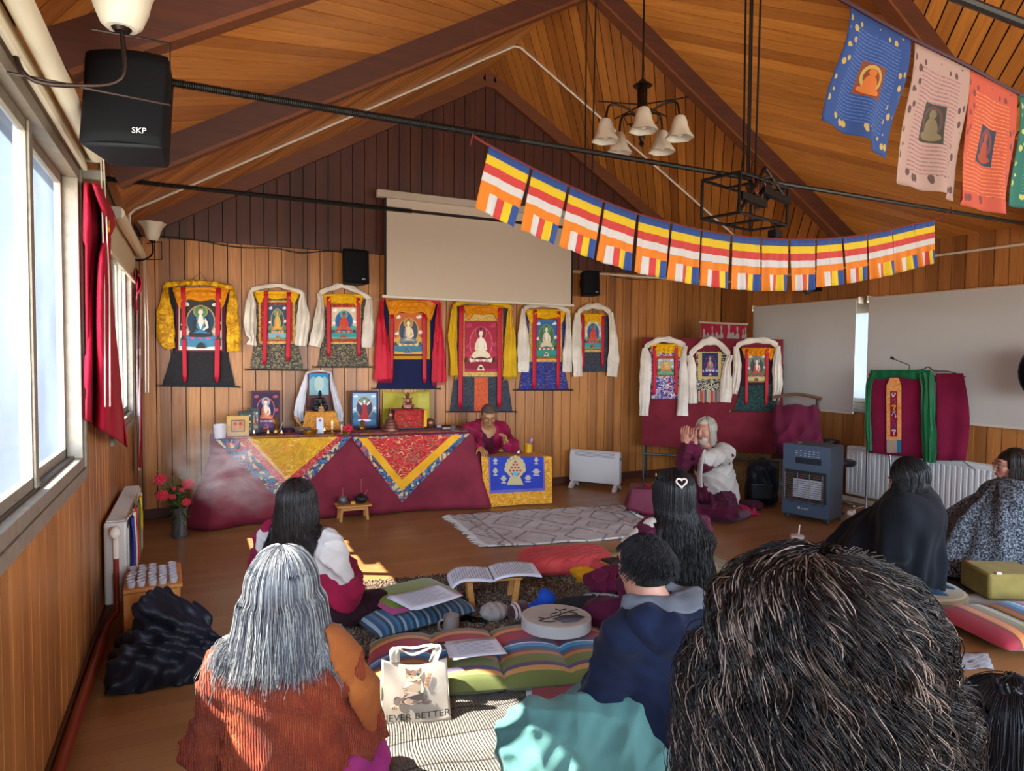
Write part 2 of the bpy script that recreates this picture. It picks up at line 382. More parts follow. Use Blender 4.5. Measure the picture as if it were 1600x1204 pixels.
for side in (-1, 1):
    mb = MB(); uv = []
    X0 = XL if side < 0 else XR
    def P3(y, s, h=0.):   # y along the room, s up the slope, h above the boards
        x = X0-side*(s*ux-h*uz*-1*-1) if False else X0-side*s*ux; return np.array([x+side*h*uz, y, ZE+s*uz+h*ux])
    for (ya, yb, dr) in bays:
        y0, y1 = min(ya, yb), max(ya, yb); rect = [np.array(p) for p in ((y0, 0.), (y1, 0.), (y1, L), (y0, L))]
        dv = np.array([1, dr])/math.sqrt(2); nv = np.array([-dr, 1])/math.sqrt(2); pw = .098
        ds = [p@nv for p in rect]; kk = math.floor(min(ds)/pw)
        while kk*pw < max(ds):
            poly = clip(clip(rect, nv, (kk+1)*pw-.0048), -nv, -(kk*pw+.0048)); kk += 1
            if len(poly) < 3: continue
            n = len(poly); V = [P3(*p) for p in poly]+[P3(*p, .018) for p in poly]
            F = [tuple(range(n)), tuple(range(n, 2*n))[::-1]]+[(i, n+i, n+(i+1) % n, (i+1) % n) for i in range(n)]
            if side > 0: F = [f[::-1] for f in F]
            mb.add(V, F, 0); UV = [(p@dv, (p@nv)/pw+1000*(dr+2)) for p in poly]*2
            for f in F: uv += [UV[i] for i in f]
    nb = len(mb.f); V = [P3(YR-.2, -.2, .02), P3(YB+.2, -.2, .02), P3(YB+.2, L, .02), P3(YR-.2, L, .02), P3(YR-.2, -.2, .12), P3(YB+.2, -.2, .12), P3(YB+.2, L+.06, .12), P3(YR-.2, L+.06, .12)]
    Fb = [(0, 1, 2, 3), (7, 6, 5, 4), (0, 4, 5, 1), (1, 5, 6, 2), (2, 6, 7, 3), (3, 7, 4, 0)]
    mb.add(V, Fb, 1)
    for f in Fb: uv += [(0, 0)]*4
    o = mb.build('ceiling', [CM[0], GROOVE], smooth=False); struct(o)
    ul = o.data.uv_layers.new(name='UVMap'); ul.data.foreach_set('uv', np.array(uv, dtype=np.float32).ravel())
# rafters with their lighter lower lath, ridge and edge trims
def rafter(y, dep=.15, wid=.075, lath=True):
    mb = MB()
    for side in (-1, 1):
        X0 = XL if side < 0 else XR
        def P(s, h, dy): return (X0-side*s*ux+side*h*uz, y+dy, ZE+s*uz+h*ux)
        for (h0, h1, w, mi) in ((0, -dep, wid, 0), (-dep, -dep-.022, wid+.012, 1)) if lath else ((0, -dep, wid, 0),):
            V = [P(s, h, dy) for s in (0, L+.02) for (h, dy) in ((h0, -w/2), (h0, w/2), (h1, w/2), (h1, -w/2))]
            F = [(0, 1, 2, 3), (7, 6, 5, 4), (0, 4, 5, 1), (1, 5, 6, 2), (2, 6, 7, 3), (3, 7, 4, 0)]
            mb.add(V, F, mi)
    return mb
BLATH = wood('dark_lath_wood', '#5a2c13', '#7d4420', 0, rough=.5)
for i, y in enumerate(RY): struct(rafter(y).build('trim_%d' % (i+1), [BEAM, BLATH], smooth=False))
mb5 = rafter(YB-.03, .13, .05, False); mb5.box((xm, YB-.03, ZR-.06), (.10, .052, .24)); struct(mb5.build('trim_5', [BLATH], smooth=False))
STEEL = mp('black_threaded_rod', '#23211f', .45, .6)
for i, y in enumerate(RY[:3]):
    mb = MB(); zz = 2.54; n = 120
    P = [(XL+(XR-XL)*j/n, y, zz-.0*j) for j in range(n+1)]
    mb.tube(P, .014 if i else .011, 8)
    if True:
        for j in range(240): xx = XL+1.9*j/240; mb.lathe([(.016, 0), (.0185, .002), (.016, .004)], (xx, y, zz), 8, rot=rotm(0, PI/2, 0), cap=False)
    xk = xm
    for s in (-1, 1):   # king hangers from the ridge
        mb.tube([(xk+s*.03, y, zz), (xk+s*.045, y, ZR-.12)], .006, 6)
    struct(mb.build('trim_%d' % (10+i), STEEL))
# white conduits, baseboards
WHITE = mp('white_painted_plastic', '#d8cdbd', .5)
mb = MB(); yy = YB-.9
P = [(XL+.012, yy, 2.05+.55), (XL+.02, yy, ZE+.0)]; 
def SP(y, s, h, side): X0 = XL if side < 0 else XR; return (X0-side*s*ux+side*h*uz, y, ZE+s*uz+h*ux)
P = [(XL+.012, 6.2, 2.5), (XL+.012, 6.2, ZE-.03), SP(6.2, .05, -.012, -1), SP(6.05, L-.05, -.012, -1), SP(6.05, L-.05, -.012, 1), SP(6.0, .3, -.012, 1), (XR-.012, 6.0, ZE-.05), (XR-.012, 6.0, 2.49), (XR-.012, YR, 2.47)]
mb.tube(P, .011, 6); mb.tube([(XR-.012, 6., 2.49), (XR-.012, YB-.012, 2.5), (4.0, YB-.012, 2.5)], .012, 6)
struct(mb.build('trim_20', WHITE))
mb = MB(); mb.bb((XL, YB-.015, 0), (XR, YB, .09)); struct(mb.build('baseboard_back', BEAM, bevel=.003))
mb = MB(); mb.bb((XL, YR, 0), (XL+.015, YB-.02, .08)); struct(mb.build('baseboard_left', BEAM, bevel=.003))
mb = MB(); mb.bb((XR-.015, YR, 0), (XR, YB-.02, .05)); struct(mb.build('baseboard_right', WHITE, bevel=.003))
# ------------------------------------------------------------------ windows
ALU = mp('aged_window_frame', '#877d6e', .5, .3, var=.15, nsc=25); ALUD = mp('dark_window_track', '#4e473f', .5, .4)
k = N('dusty_window_glass'); tr = k.n('BsdfTransparent'); gl = k.n('BsdfGlossy'); gl.inputs['Roughness'].default_value = .03
df = k.n('BsdfTranslucent'); df.inputs[0].default_value = (.34, .46, .62, 1)
v = k.coord(scale=(1, 1, 1)); d1 = k.noise(v, 130, 2, 0, .8); d2 = k.noise(v, 2.2, 3)
fac = k.math('MULTIPLY_ADD', k.math('MULTIPLY', d1, d2), .30, .01)
m1 = k.n('MixShader'); k.put(m1, 0, fac); k.t.links.new(tr.outputs[0], m1.inputs[1]); k.t.links.new(df.outputs[0], m1.inputs[2])
m2 = k.n('MixShader'); m2.inputs[0].default_value = .06; k.t.links.new(m1.outputs[0], m2.inputs[1]); k.t.links.new(gl.outputs[0], m2.inputs[2])
k.t.links.new(m2.outputs[0], k.out.inputs[0]); DUSTY = k.m
def window(n, ax, w, u0, u1, v0, v1, sign, mull, sill=True):
    """frame standing in the hole; sign = direction into the room"""
    f = MB(); fw = .05
    def B(ua, ub, va, vb, d0, d1, mi=0, m=f):
        lo = [ua, va]; hi = [ub, vb]; lo.insert(ax, min(w+sign*d0, w+sign*d1)); hi.insert(ax, max(w+sign*d0, w+sign*d1)); m.bb(lo, hi, mi)
    B(u0, u1, v0, v0+fw, -.08, .012); B(u0, u1, v1-fw, v1, -.08, .012); B(u0, u0+fw, v0+fw, v1-fw, -.08, .012); B(u1-fw, u1, v0+fw, v1-fw, -.08, .012)
    B(u0-.04, u1+.04, v0-.05, v0, -.01, .02); B(u0-.04, u1+.04, v1, v1+.05, -.01, .02); B(u0-.04, u0, v0, v1, -.01, .02); B(u1, u1+.04, v0, v1, -.01, .02)
    B(u0+fw, u1-fw, v0+fw, v0+fw+.012, -.05, -.02, 1)
    for i, mu in enumerate(mull): B(mu-.025, mu+.025, v0+fw, v1-fw, -.065-.01*(i % 2), -.02)
    o = struct(f.build('window_%d' % n, [ALU, ALUD], smooth=False, bevel=.003))
    edges = [u0+fw]+list(mull)+[u1-fw]
    for i, (a, b) in enumerate(zip(edges, edges[1:])):
        s = MB(); d = -.04-.02*(i % 2)
        for (ua, ub, va, vb) in ((a, b, v0+fw, v0+fw+.05), (a, b, v1-fw-.04, v1-fw), (a, a+.035, v0+fw, v1-fw), (b-.035, b, v0+fw, v1-fw)): B(ua, ub, va, vb, d-.012, d+.012, 0, s)
        so_ = s.build('sash', [ALU], o, smooth=False, bevel=.002)
        g = MB(); B(a+.035, b-.035, v0+fw+.05, v1-fw-.04, d-.003, d+.003, 0, g); g.build('pane', DUSTY, so_, smooth=False)
    return o
w1 = window(1, 0, XL, -1.2, 3.60, .97, 2.33, 1, [.4, 1.6, 2.78])
w2 = window(2, 0, XL, 4.80, 6.33, .97, 2.25, 1, [5.33, 5.85])
w3 = window(3, 0, XR, 2.1, 6.05, 1.0, 2.08, -1, [3.2, 4.55, 5.3])
w4 = window(4, 0, XR, -2.3, 1.2, .95, 2.1, -1, [-.5])  # unseen window behind the camera, added to brighten the room
w5 = window(5, 1, YR, .2, 5.6, .55, 2.45, 1, [1.5, 2.9, 4.2])  # unseen rear windows, added to let fill light in
# ================================================================== SHARED SHAPES
class Plane:
    """a vertical plane in the room through A and B (x, y); d = distance towards the viewer's side"""
    def __init__(s, A, B):
        s.A = np.array([*A, 0.]); u = np.array([B[0]-A[0], B[1]-A[1], 0.]); s.u = u/np.linalg.norm(u); s.n = np.array([s.u[1], -s.u[0], 0.])
    def at(s, px, py, d=0.):
        r = ray(px, py); P0 = s.A+s.n*d; return CO+r*(((P0-CO)@s.n)/(r@s.n))
    def uv(s, p): return np.array([(p-s.A)@s.u, p[2]])
    def pt(s, u, z, d): return s.A+s.u*u+s.n*d+np.array([0, 0, z])
WALLP = Plane((0, YB), (1, YB)); BOARD = Plane((4.85, 6.55), (5.95, 5.44))
def plate(mb, pl, pts, d0, d1, mi=None, px=True):
    n = len(pts); uv = [pl.uv(pl.at(*p, d1)) for p in pts] if px else pts
    a = sum(uv[i][0]*uv[(i+1) % n][1]-uv[(i+1) % n][0]*uv[i][1] for i in range(n))
    if a < 0: uv = uv[::-1]
    V = [pl.pt(u, z, d) for d in (d0, d1) for u, z in uv]
    F = [tuple(range(n))[::-1], tuple(range(n, 2*n))]+[(i, (i+1) % n, n+(i+1) % n, n+i) for i in range(n)]
    return mb.add(V, F, mi)
def rect(x0, y0, x1, y1): return [(x0, y0), (x1, y0), (x1, y1), (x0, y1)]
def sleeve(mb, pl, pts, d, depth=.03, folds=5, seed=0, mi=None, n=22, k=34, fringe=0.):
    """a hanging length of cloth: pts = (px, py, width px) down its middle"""
    r_ = np.random.default_rng(seed+5); C = []; Wd = []
    for (x, y, w) in pts:
        c = pl.uv(pl.at(x, y, d+depth/2)); e = pl.uv(pl.at(x+w/2, y, d+depth/2)); C.append(c); Wd.append(abs(e[0]-c[0]))
    C = catmull(C, k); Wd = np.maximum(catmull(np.array(Wd)[:, None], k)[:, 0], .004); V = []; ph = r_.uniform(0, 6, 4)
    T = np.gradient(C, axis=0); T /= np.linalg.norm(T, axis=1)[:, None]; B = np.stack([-T[:, 1], T[:, 0]], 1)
    for i in range(k):
        for j in range(n):
            th = 2*PI*j/n; a = math.cos(th); b = math.sin(th)
            f = .35*math.sin(folds*a*1.8+ph[0]+i*.12)+.2*math.sin(folds*a*3.1+ph[1]-i*.2)
            w = Wd[i]*(1+.05*math.sin(i*.8+ph[2])); p = C[i]+B[i]*a*w
            dd = d+depth/2+(b*(.5+f*.5) if b > 0 else b*.5)*depth*min(1, w/.03); V.append(pl.pt(p[0], p[1], dd))
    F = [(i*n+j, i*n+(j+1) % n, (i+1)*n+(j+1) % n, (i+1)*n+j) for i in range(k-1) for j in range(n)]+[tuple(range(n)), tuple((k-1)*n+j for j in range(n))[::-1]]
    mb.add(V, F, mi)
    if fringe:
        m = max(6, int(Wd[-1]/.006))
        for q in range(m):
            a = -1+2*(q+.5)/m; p = C[-1]+B[-1]*a*Wd[-1]*.97; z = r_.uniform(.8, 1.15)
            mb.tube([pl.pt(p[0], p[1]+.008, d+depth*.5), pl.pt(p[0]+r_.uniform(-.003, .003), p[1]-fringe*.5*z, d+depth*.55), pl.pt(p[0]+r_.uniform(-.006, .006), p[1]-fringe*z, d+depth*.5)], [.0035, .003, .001], 5, mi)
def veil(mb, pl, x0, y0, x1, y1, d, mi=None, seed=0, slope=0.):
    """gathered silk bunched along the top of a hanging"""
    r_ = np.random.default_rng(seed+9); ph = r_.uniform(0, 6, 5)
    def fn(u, v):
        a = abs(2*u-1); hang = .55+.45*math.exp(-((a-.72)/.16)**2)-.38*math.exp(-((a-1.)/.10)**2)+.12*math.exp(-(a/.3)**2)
        x = x0+(x1-x0)*u+(1.5*math.sin(v*7+ph[3])*(1-a)); y = y0+slope*(u-.5)+(y1-y0)*v*hang
        sw = math.cos((2*u-1)*PI*.5)
        dd = d+.006+.022*math.sin(v*PI)**.6*(.55+.3*math.sin(v*15+sw*7+ph[0])+.25*math.sin(u*44+v*5+ph[1]))
        return pl.at(x, y, dd)
    mb.grid(fn, 60, 16, mi)
def text_mesh(mb, s, place, size, depth=.002, mi=None, shear=0., space=1.):
    """raised lettering; place(x, y, h) maps the flat text into the room"""
    cu = bpy.data.curves.new('lettering', 'FONT'); cu.body = s; cu.size = size; cu.align_x = 'CENTER'; cu.shear = shear; cu.space_character = space; cu.resolution_u = 4; cu.extrude = .5
    o = bpy.data.objects.new('lettering', cu); COL.objects.link(o); me = bpy.data.meshes.new_from_object(o)
    V = [place(v.co.x, v.co.y, depth if v.co.z > 0 else 0.) for v in me.vertices]; F = [tuple(p.vertices) for p in me.polygons]
    bpy.data.objects.remove(o); bpy.data.meshes.remove(me); bpy.data.curves.remove(cu)
    if V: mb.add(V, F, mi)
# painted figures: flat layered shapes
def oval(cx, cy, rx, ry, n=24, a0=0., a1=2*PI): return [(cx+rx*math.cos(a0+(a1-a0)*i/n), cy+ry*math.sin(a0+(a1-a0)*i/n)) for i in range(n if a1-a0 > 6.2 else n+1)]
def flatm(c, rough=.7): return mp('paint_'+c.lstrip('#'), c, rough)
def painting(pl, x0, y0, x1, y1, parent, sty, d, sub='painting', standing=False, tilt=None):
    """picture surface with a seated figure on a lotus before a halo; unit coords x 0..1, y 0..1 downwards"""
    mb = MB(); cols = []; lay = [0]
    def L(poly, c, dz=None):
        if c not in cols: cols.append(c)
        lay[0] += 1
        pts = [(x0+(x1-x0)*min(max(a, 0), 1), y0+(y1-y0)*min(max(b, 0), 1)) for a, b in poly]
        plate(mb, pl, pts, d, d+.0012+.0005*lay[0], cols.index(c))
    s = dict(sky='#2f5f8c', land='#5f8a5a', water='#7fb0bd', aur='#1f3f6e', rim='#d0a850', halo='#5fae8c', skin='#d8a070', robe='#c8502a', robe2='#d8a040', lotus='#c97a8a', base='#3d6a5a', cloud='#e8e4dc', hair='#20242c'); s.update(sty)
    L(rect(0, 0, 1, 1), s['sky'])
    L([(0, .62), (.25, .55), (.5, .6), (.78, .54), (1, .62), (1, 1), (0, 1)], s['land'])
    L([(0, .80), (.3, .77), (.7, .80), (1, .77), (1, .93), (.5, .96), (0, .93)], s['water'])
    for cx, cy in ((.13, .1), (.87, .1), (.12, .5), (.9, .47)):
        L(oval(cx, cy, .10, .035), s['cloud']); L(oval(cx+.03, cy-.025, .05, .03), s['cloud'])
    L(oval(.5, .44, .36, .33), s['rim']); L(oval(.5, .44, .325, .305), s['aur'])
    for i in range(18): a = 2*PI*i/18; L(oval(.5+.342*math.cos(a), .44+.317*math.sin(a), .011, .011, 6), s['lotus'])
    L(oval(.5, .235, .175, .13), s['rim']); L(oval(.5, .235, .155, .115), s['halo'])
    if standing:
        L([(.41, .34), (.59, .34), (.62, .55), (.70, .80), (.5, .84), (.30, .80), (.38, .55)], s['robe'])
        L([(.38, .38), (.26, .30), (.24, .24), (.29, .25), (.42, .33)], s['skin']); L([(.62, .38), (.74, .30), (.76, .24), (.71, .25), (.58, .33)], s['skin'])
        L(oval(.5, .84, .28, .04), s['cloud'])
    else:
        for i in range(7):
            t = (i-3)/3; L(oval(.5+.29*t, .76-.012*(1-t*t), .062, .05), s['lotus'] if i % 2 else s['robe2'])
        L(oval(.5, .725, .32, .028), s['base'])
        L([(.2, .69), (.3, .60), (.43, .57), (.57, .57), (.70, .60), (.80, .69), (.72, .73), (.5, .70), (.28, .73)], s['robe'])
        L([(.38, .37), (.45, .325), (.55, .325), (.62, .37), (.60, .5), (.62, .62), (.38, .62), (.40, .5)], s['robe2'])
        L([(.45, .33), (.55, .33), (.58, .45), (.5, .60), (.43, .45)], s['skin'])
        L([(.38, .37), (.33, .45), (.31, .56), (.44, .62), (.45, .59), (.37, .54), (.41, .42)], s['robe']); L([(.62, .37), (.67, .45), (.69, .56), (.56, .62), (.55, .59), (.63, .54), (.59, .42)], s['skin'])
        L([(.3, .67), (.45, .62), (.62, .64), (.74, .68), (.5, .665)], s['robe2'])
    L([(.47, .28), (.53, .28), (.53, .34), (.47, .34)], s['skin'])
    L(oval(.5, .21, .075, .055), s['hair']); L(oval(.5, .245, .062, .052), s['skin']); L(oval(.5, .165, .028, .028), s['hair'])
    L([(.43, .205), (.46, .16), (.48, .20), (.5, .15), (.52, .20), (.54, .16), (.57, .205)], s['rim'])
    L([(.38, .97), (.44, .88), (.5, .85), (.56, .88), (.62, .97)], s['robe']); L(oval(.5, .92, .05, .03), s['base'])
    for i, cx in enumerate((.07, .93)): L([(cx-.06, .8), (cx, .70), (cx+.06, .8)], s['base'])
    return mb.build(sub, [flatm(c) for c in cols], parent, smooth=False)
SILK = {}
def silk(c, name=None, **k): return fabric(name or 'silk_'+c.lstrip('#'), c, rough=.42, sheen=.35, wsc=320, var=.1, bump=.12, **k)
MAROON = fabric('maroon_cloth', '#6a1c2c'); RED = silk('#b8142c', 'red_ribbon_silk'); CREAM = fabric('cream_scarf_silk', '#cfc3b4', '#e8ded0', rough=.5, sheen=.4)
YSILK = silk('#e6ae12', 'yellow_silk'); OSILK = silk('#d8860e', 'orange_silk'); NAVY = fabric('navy_cloth', '#1b1f45'); DARKB = brocade('dark_plain_brocade', '#1a1416', ['#201a1b', '#272020', '#1e1819'], 26)
NAVG = brocade('navy_gold_damask', '#20263c', ['#8c7c55', '#2a3048', '#7b7052', '#6e6546'], 42, .5, lo=.03)
GREYD = brocade('slate_medallion_damask', '#2b303c', ['#3c414b', '#4e4c48', '#343a46'], 28, .4, lo=.02); BLUEB = brocade('royal_blue_brocade', '#1c2668', ['#26327c', '#7c6a50', '#5a3a48', '#39469a'], 22, .6)
GOLDB = brocade('gold_border_brocade', '#b98a34', ['#d6b05c', '#9c6a28', '#e0c27a'], 60); REDB = brocade('red_border_brocade', '#a32a22', ['#c4492c', '#d48a3c', '#8a1c20'], 60)
GOLDS = brocade('gold_scarf_silk', '#c98f0c', ['#e0aa1c', '#9c6a0c', '#b37c10'], 16, .8, lo=.02); GREENB = brocade('dark_green_brocade', '#16302e', ['#1f4440', '#27504a', '#0f2524'], 34)
FLORB = brocade('blue_white_floral_brocade', '#d6cfd2', ['#39489a', '#b8323c', '#e4dcda', '#2d3a86'], 26, .6); CREB = brocade('cream_black_brocade', '#c9bfa4', ['#2a2a32', '#ddd3b8', '#3a3a40'], 30, .8)
STRIPED_SILK = None
def thangka(pl, label, panel, mats, rects, pic, sty, ribbons, veil_, apron=None, dowel=True, hook=None, scarf=None, d=.012, standing=False, cat='hanging', veilm=YSILK):
    """wall scroll; all outlines lie in the plane of its wall"""
    c = pl.at(*panel[0], d); b = pl.at(*panel[-1], d)
    t = thing('scroll_painting', (c+b)/2, label, cat)
    mb = MB(); plate(mb, pl, panel, d, d+.004, 0)
    if apron: plate(mb, pl, apron[0], d+.004, d+.0055, 1)
    mb.build('brocade_mount', [mats[0]]+([apron[1]] if apron else []), t, smooth=False)
    mb = MB(); ms = []
    for i, (r, m) in enumerate(rects): plate(mb, pl, rect(*r), d+.003, d+.007+.0015*i, i); ms.append(m)
    if rects: mb.build('border', ms, t, smooth=False)
    painting(pl, *pic, t, sty, d+.007+.0015*len(rects), standing=standing)
    for (xa, ya, xb, yb, w) in ribbons:
        mb = MB(); s = 1 if xa < panel[0][0] else 1
        mb.grid(lambda u, v: pl.at(xa+(xb-xa)*v+w*(u-.5)*(1 if v < .97 else .5), ya+(yb-ya)*v+(0 if v < .99 else 0), d+.035-.012*v+.003*math.sin(v*9)), 4, 14)
        mb.build('ribbon', RED, t, thick=.002)
    if veil_: mb = MB(); veil(mb, pl, *veil_, d+.012, seed=int(panel[0][0])); mb.build('silk_veil', veilm, t, thick=.003, off=0)
    if dowel:
        b_, a_ = sorted(sorted(panel, key=lambda q: -q[1])[:2], key=lambda q: -q[0]); a, b = a_, b_; A = pl.at(a[0]-5, a[1], d+.008); B = pl.at(b[0]+5, b[1], d+.008)
        mb = MB(); mb.cyl(A, B, .008, n=10); v = (B-A)/np.linalg.norm(B-A)
        for P, s in ((A, -1), (B, 1)): mb.cyl(P, P+v*s*.015, .012, n=10, mi=1)
        mb.build('dowel', [mp('dark_dowel', '#1d1512', .5), mp('dowel_knob_brass', '#8d6a35', .4, .7)], t)
    if hook:
        mb = MB(); x, y = hook; a, b = panel[0], panel[1]
        mb.tube([pl.at(a[0]+25, a[1]-1, d+.006), pl.at(x, y, d+.002), pl.at(b[0]-25, b[1]-1, d+.006)], .0022, 5); mb.build('hanging_cord', mp('brown_cord', '#5a2a1c', .8), t)
    return t
def scarf(pl, label, bar, left, right, m, d=.03, fr=0., barw=8, seed=0):
    t = thing('ceremonial_scarf', pl.at(*bar[len(bar)//2][:2], d), label, 'scarf')
    mb = MB(); sleeve(mb, pl, [(x, y, 0) for x, y in bar], d, .035)
    mb = MB()
    P = catmull([pl.at(x, y, d+.02) for x, y in bar], 26); w = pl.at(800, 400+barw, 0)
    sc = np.linalg.norm(pl.at(bar[0][0], bar[0][1]+barw, d)-pl.at(*bar[0], d))/2
    V = []; n = 14
    for i, p in enumerate(P):
        for j in range(n):
            th = 2*PI*j/n; V.append(p+np.array([0, 0, 1])*math.cos(th)*sc*(1+.15*math.sin(i*.9))+pl.n*math.sin(th)*.016*(1+.3*math.sin(3*th+i*.5)))
    mb.add(V, [(i*n+j, i*n+(j+1) % n, (i+1)*n+(j+1) % n, (i+1)*n+j) for i in range(25) for j in range(n)]+[tuple(range(n)), tuple(25*n+j for j in range(n))[::-1]])
    mb.build('top_drape', m, t)
    for k_, pts in enumerate((left, right)):
        mb = MB(); sleeve(mb, pl, [(bar[0 if k_ == 0 else -1][0], bar[0 if k_ == 0 else -1][1], barw*.8)]+list(pts), d, .045, seed=seed+k_*7, fringe=fr); mb.build('tail', m, t, ang=80)
    return t
# ================================================================== BACK WALL: scrolls
wl = WALLP
thangka(wl, 'dark brocade scroll painting with blue-haloed figure, farthest left on back wall', [(264, 448), (357, 450), (355, 548), (368, 604), (253, 602), (270, 547)], [DARKB], [((275, 462, 351, 550), fabric('plum_cloth', '#5a1a3c')), ((279, 466, 347, 547), flatm('#c9b68c'))], (281, 468, 346, 546),
        dict(sky='#2c2a26', land='#e2d9c8', water='#3f7f9c', aur='#1d3c55', halo='#4f8a4a', rim='#b89a6a', skin='#ead9c4', robe='#2c2a26', robe2='#3c7fa8', lotus='#b8568a', base='#2c2a26'), [(286, 448, 289, 597, 7), (341, 450, 339, 597, 8)], (270, 448, 358, 482), hook=(313, 425), veilm=OSILK)
scarf(wl, 'gold patterned scarf draped over the farthest left scroll', [(258, 445), (300, 441), (340, 444), (363, 449)], [(258, 466, 14), (258, 491, 27), (260, 528, 27), (268, 545, 14)], [(364, 470, 14), (363, 491, 19), (365, 520, 22), (365, 549, 22)], GOLDS, barw=8, seed=1)
thangka(wl, 'blue damask scroll with gold-bodied figure and long red ribbons, second from left on back wall', [(396, 454), (469, 457), (466, 537), (475, 578), (390, 577), (397, 537)], [NAVG], [((404, 469, 461, 537), GOLDB), ((407, 472, 457, 533), REDB)], (419, 476, 448, 531),
        dict(sky='#31506a', land='#7a8a68', aur='#2d5a6a', skin='#d9a648', robe='#cf8d3a', robe2='#d8b05a', halo='#4f9a8c'), [(415.5, 455, 413, 570, 7), (451.5, 456, 450, 564, 7)], (396, 454, 469, 474))
scarf(wl, 'cream silk scarf with knotted left end, on the second scroll from left', [(392, 453), (415, 447), (436, 446), (455, 451), (473, 457)], [(392, 472, 15), (391, 495, 19.5), (391.7, 517, 19), (394.5, 528, 11), (393.5, 539, 17)], [(472.5, 472, 12), (474, 495, 21), (472, 517, 21), (470, 540, 18)], CREAM, barw=7, seed=3)
thangka(wl, 'blue damask scroll with red buddha figure on pale ground, third from left on back wall', [(501, 457), (571, 468), (570, 537), (577, 573), (496, 573), (503, 537)], [NAVG], [((511, 470, 564, 537), GOLDB), ((513, 474, 562, 534), REDB)], (518, 480, 557, 529),
        dict(sky='#e0cfae', land='#57b09a', water='#2f9a96', aur='#2f5fa0', rim='#4a7fb0', halo='#58b098', skin='#c8402c', robe='#d9582c', robe2='#c8442a', lotus='#8fa0b8', base='#3d4a6a', cloud='#ffffff'), [(513.5, 463, 514, 557, 6.5), (559.5, 465, 561, 557, 5.5)], (502, 459, 569, 482))
scarf(wl, 'cream silk scarf peaked like a roof, on the third scroll from left', [(499, 458), (518, 450), (536, 446), (560, 455), (580, 468)], [(501, 472, 10), (499, 495, 16), (497, 517, 20), (491.5, 541, 20)], [(577, 472, 11), (575.5, 495, 15), (575, 517, 18), (573, 543, 17)], CREAM, barw=9, seed=5)
thangka(wl, 'navy cloth scroll with golden four-armed figure under the left end of the projection screen', [(598, 468), (685, 472), (683, 560), (682, 607), (588, 607), (600, 560)], [NAVY], [((608, 488, 672, 561), mp('ochre_cloth', '#c08a1c', .8)), ((611, 488, 667, 556), MAROON)], (616, 489, 660.5, 553),
        dict(sky='#c8602c', land='#d0a850', water='#3a7a90', aur='#3c4a62', rim='#c9a060', halo='#b8904c', skin='#ecd9b0', robe='#6a7a90', robe2='#dcc79a', lotus='#c9925a', base='#4a5a78'), [(613, 491, 611, 596, 6), (663, 491, 663.5, 598, 6.5)], (603, 468, 682, 502), veilm=OSILK)
REDS = fabric('bright_red_scarf', '#b80f2a', '#cf1c38', rough=.5, sheen=.4)
scarf(wl, 'bright red fringed scarf draped over the navy scroll', [(597, 470), (606, 463), (640, 464), (670, 467), (687, 473)], [(595.5, 500, 11), (597, 530, 20), (598, 560, 24), (599, 592, 29)], [(685, 500, 10), (685.5, 530, 16), (685.5, 560, 21), (686, 596, 23)], REDS, fr=.045, barw=7, seed=7)
thangka(wl, 'tallest scroll with crimson painting and orange lower panel, fifth from left on back wall', [(712, 475), (798, 481), (793, 589), (801, 643), (703, 643), (710, 589)], [GREYD], [((723, 480, 786, 588), GOLDB)], (726, 501, 777, 581),
        dict(sky='#a31c3c', land='#b8284a', water='#8c1430', aur='#b02444', rim='#c8586a', halo='#8f1c38', skin='#efe3cc', robe='#e6d3b0', robe2='#e8dcc4', lotus='#e0a0a8', base='#5a2a24', cloud='#b83a58'), [(721, 478, 719, 639, 7), (782, 481, 780, 638, 7)], (724, 477, 786, 499), apron=([(741.5, 589), (762, 589), (763, 643), (741, 643)], brocade('orange_brocade', '#c2482a', ['#cc5a34', '#b83c24', '#d06a3c'], 40)), veilm=OSILK)
YFR = fabric('yellow_fringed_wool', '#c99a10', '#e0b41c', rough=.7)
scarf(wl, 'mustard yellow fringed scarf draped over the tallest scroll', [(711, 475), (740, 471), (775, 474), (799, 480)], [(709.7, 487, 9), (707, 525, 14), (708.7, 553, 11), (709.7, 586, 13)], [(796, 490, 7), (797, 525, 16), (797, 553, 20), (797, 588, 22)], YFR, fr=.05, barw=7, seed=11)
thangka(wl, 'royal blue brocade scroll with white figure, under the right end of the projection screen', [(820, 484), (885, 486), (880, 565), (889, 609), (810, 609), (819, 565)], [BLUEB], [((827, 487, 878, 565), GOLDB), ((834, 487, 874, 560), REDB)], (837, 500, 871, 558),
        dict(sky='#2a6aa8', land='#3f7a4a', water='#2f8a80', aur='#3a6a48', rim='#7f9a5a', halo='#4f8a5a', skin='#e6dcc8', robe='#c8c0a8', robe2='#d8c8a0', lotus='#c04a5a'), [(836, 484, 834.5, 607, 6), (873.5, 486, 872, 607, 5)], (821, 483, 885, 506))
scarf(wl, 'white silk scarf draped over the royal blue scroll', [(818, 482), (835, 477), (862, 477), (888, 485)], [(817, 497, 9), (817.5, 525, 17), (818, 553, 19), (817.5, 581, 17)], [(887.5, 497, 7), (888, 525, 10), (886.5, 553, 15), (886, 581, 14)], CREAM, barw=7, seed=13)
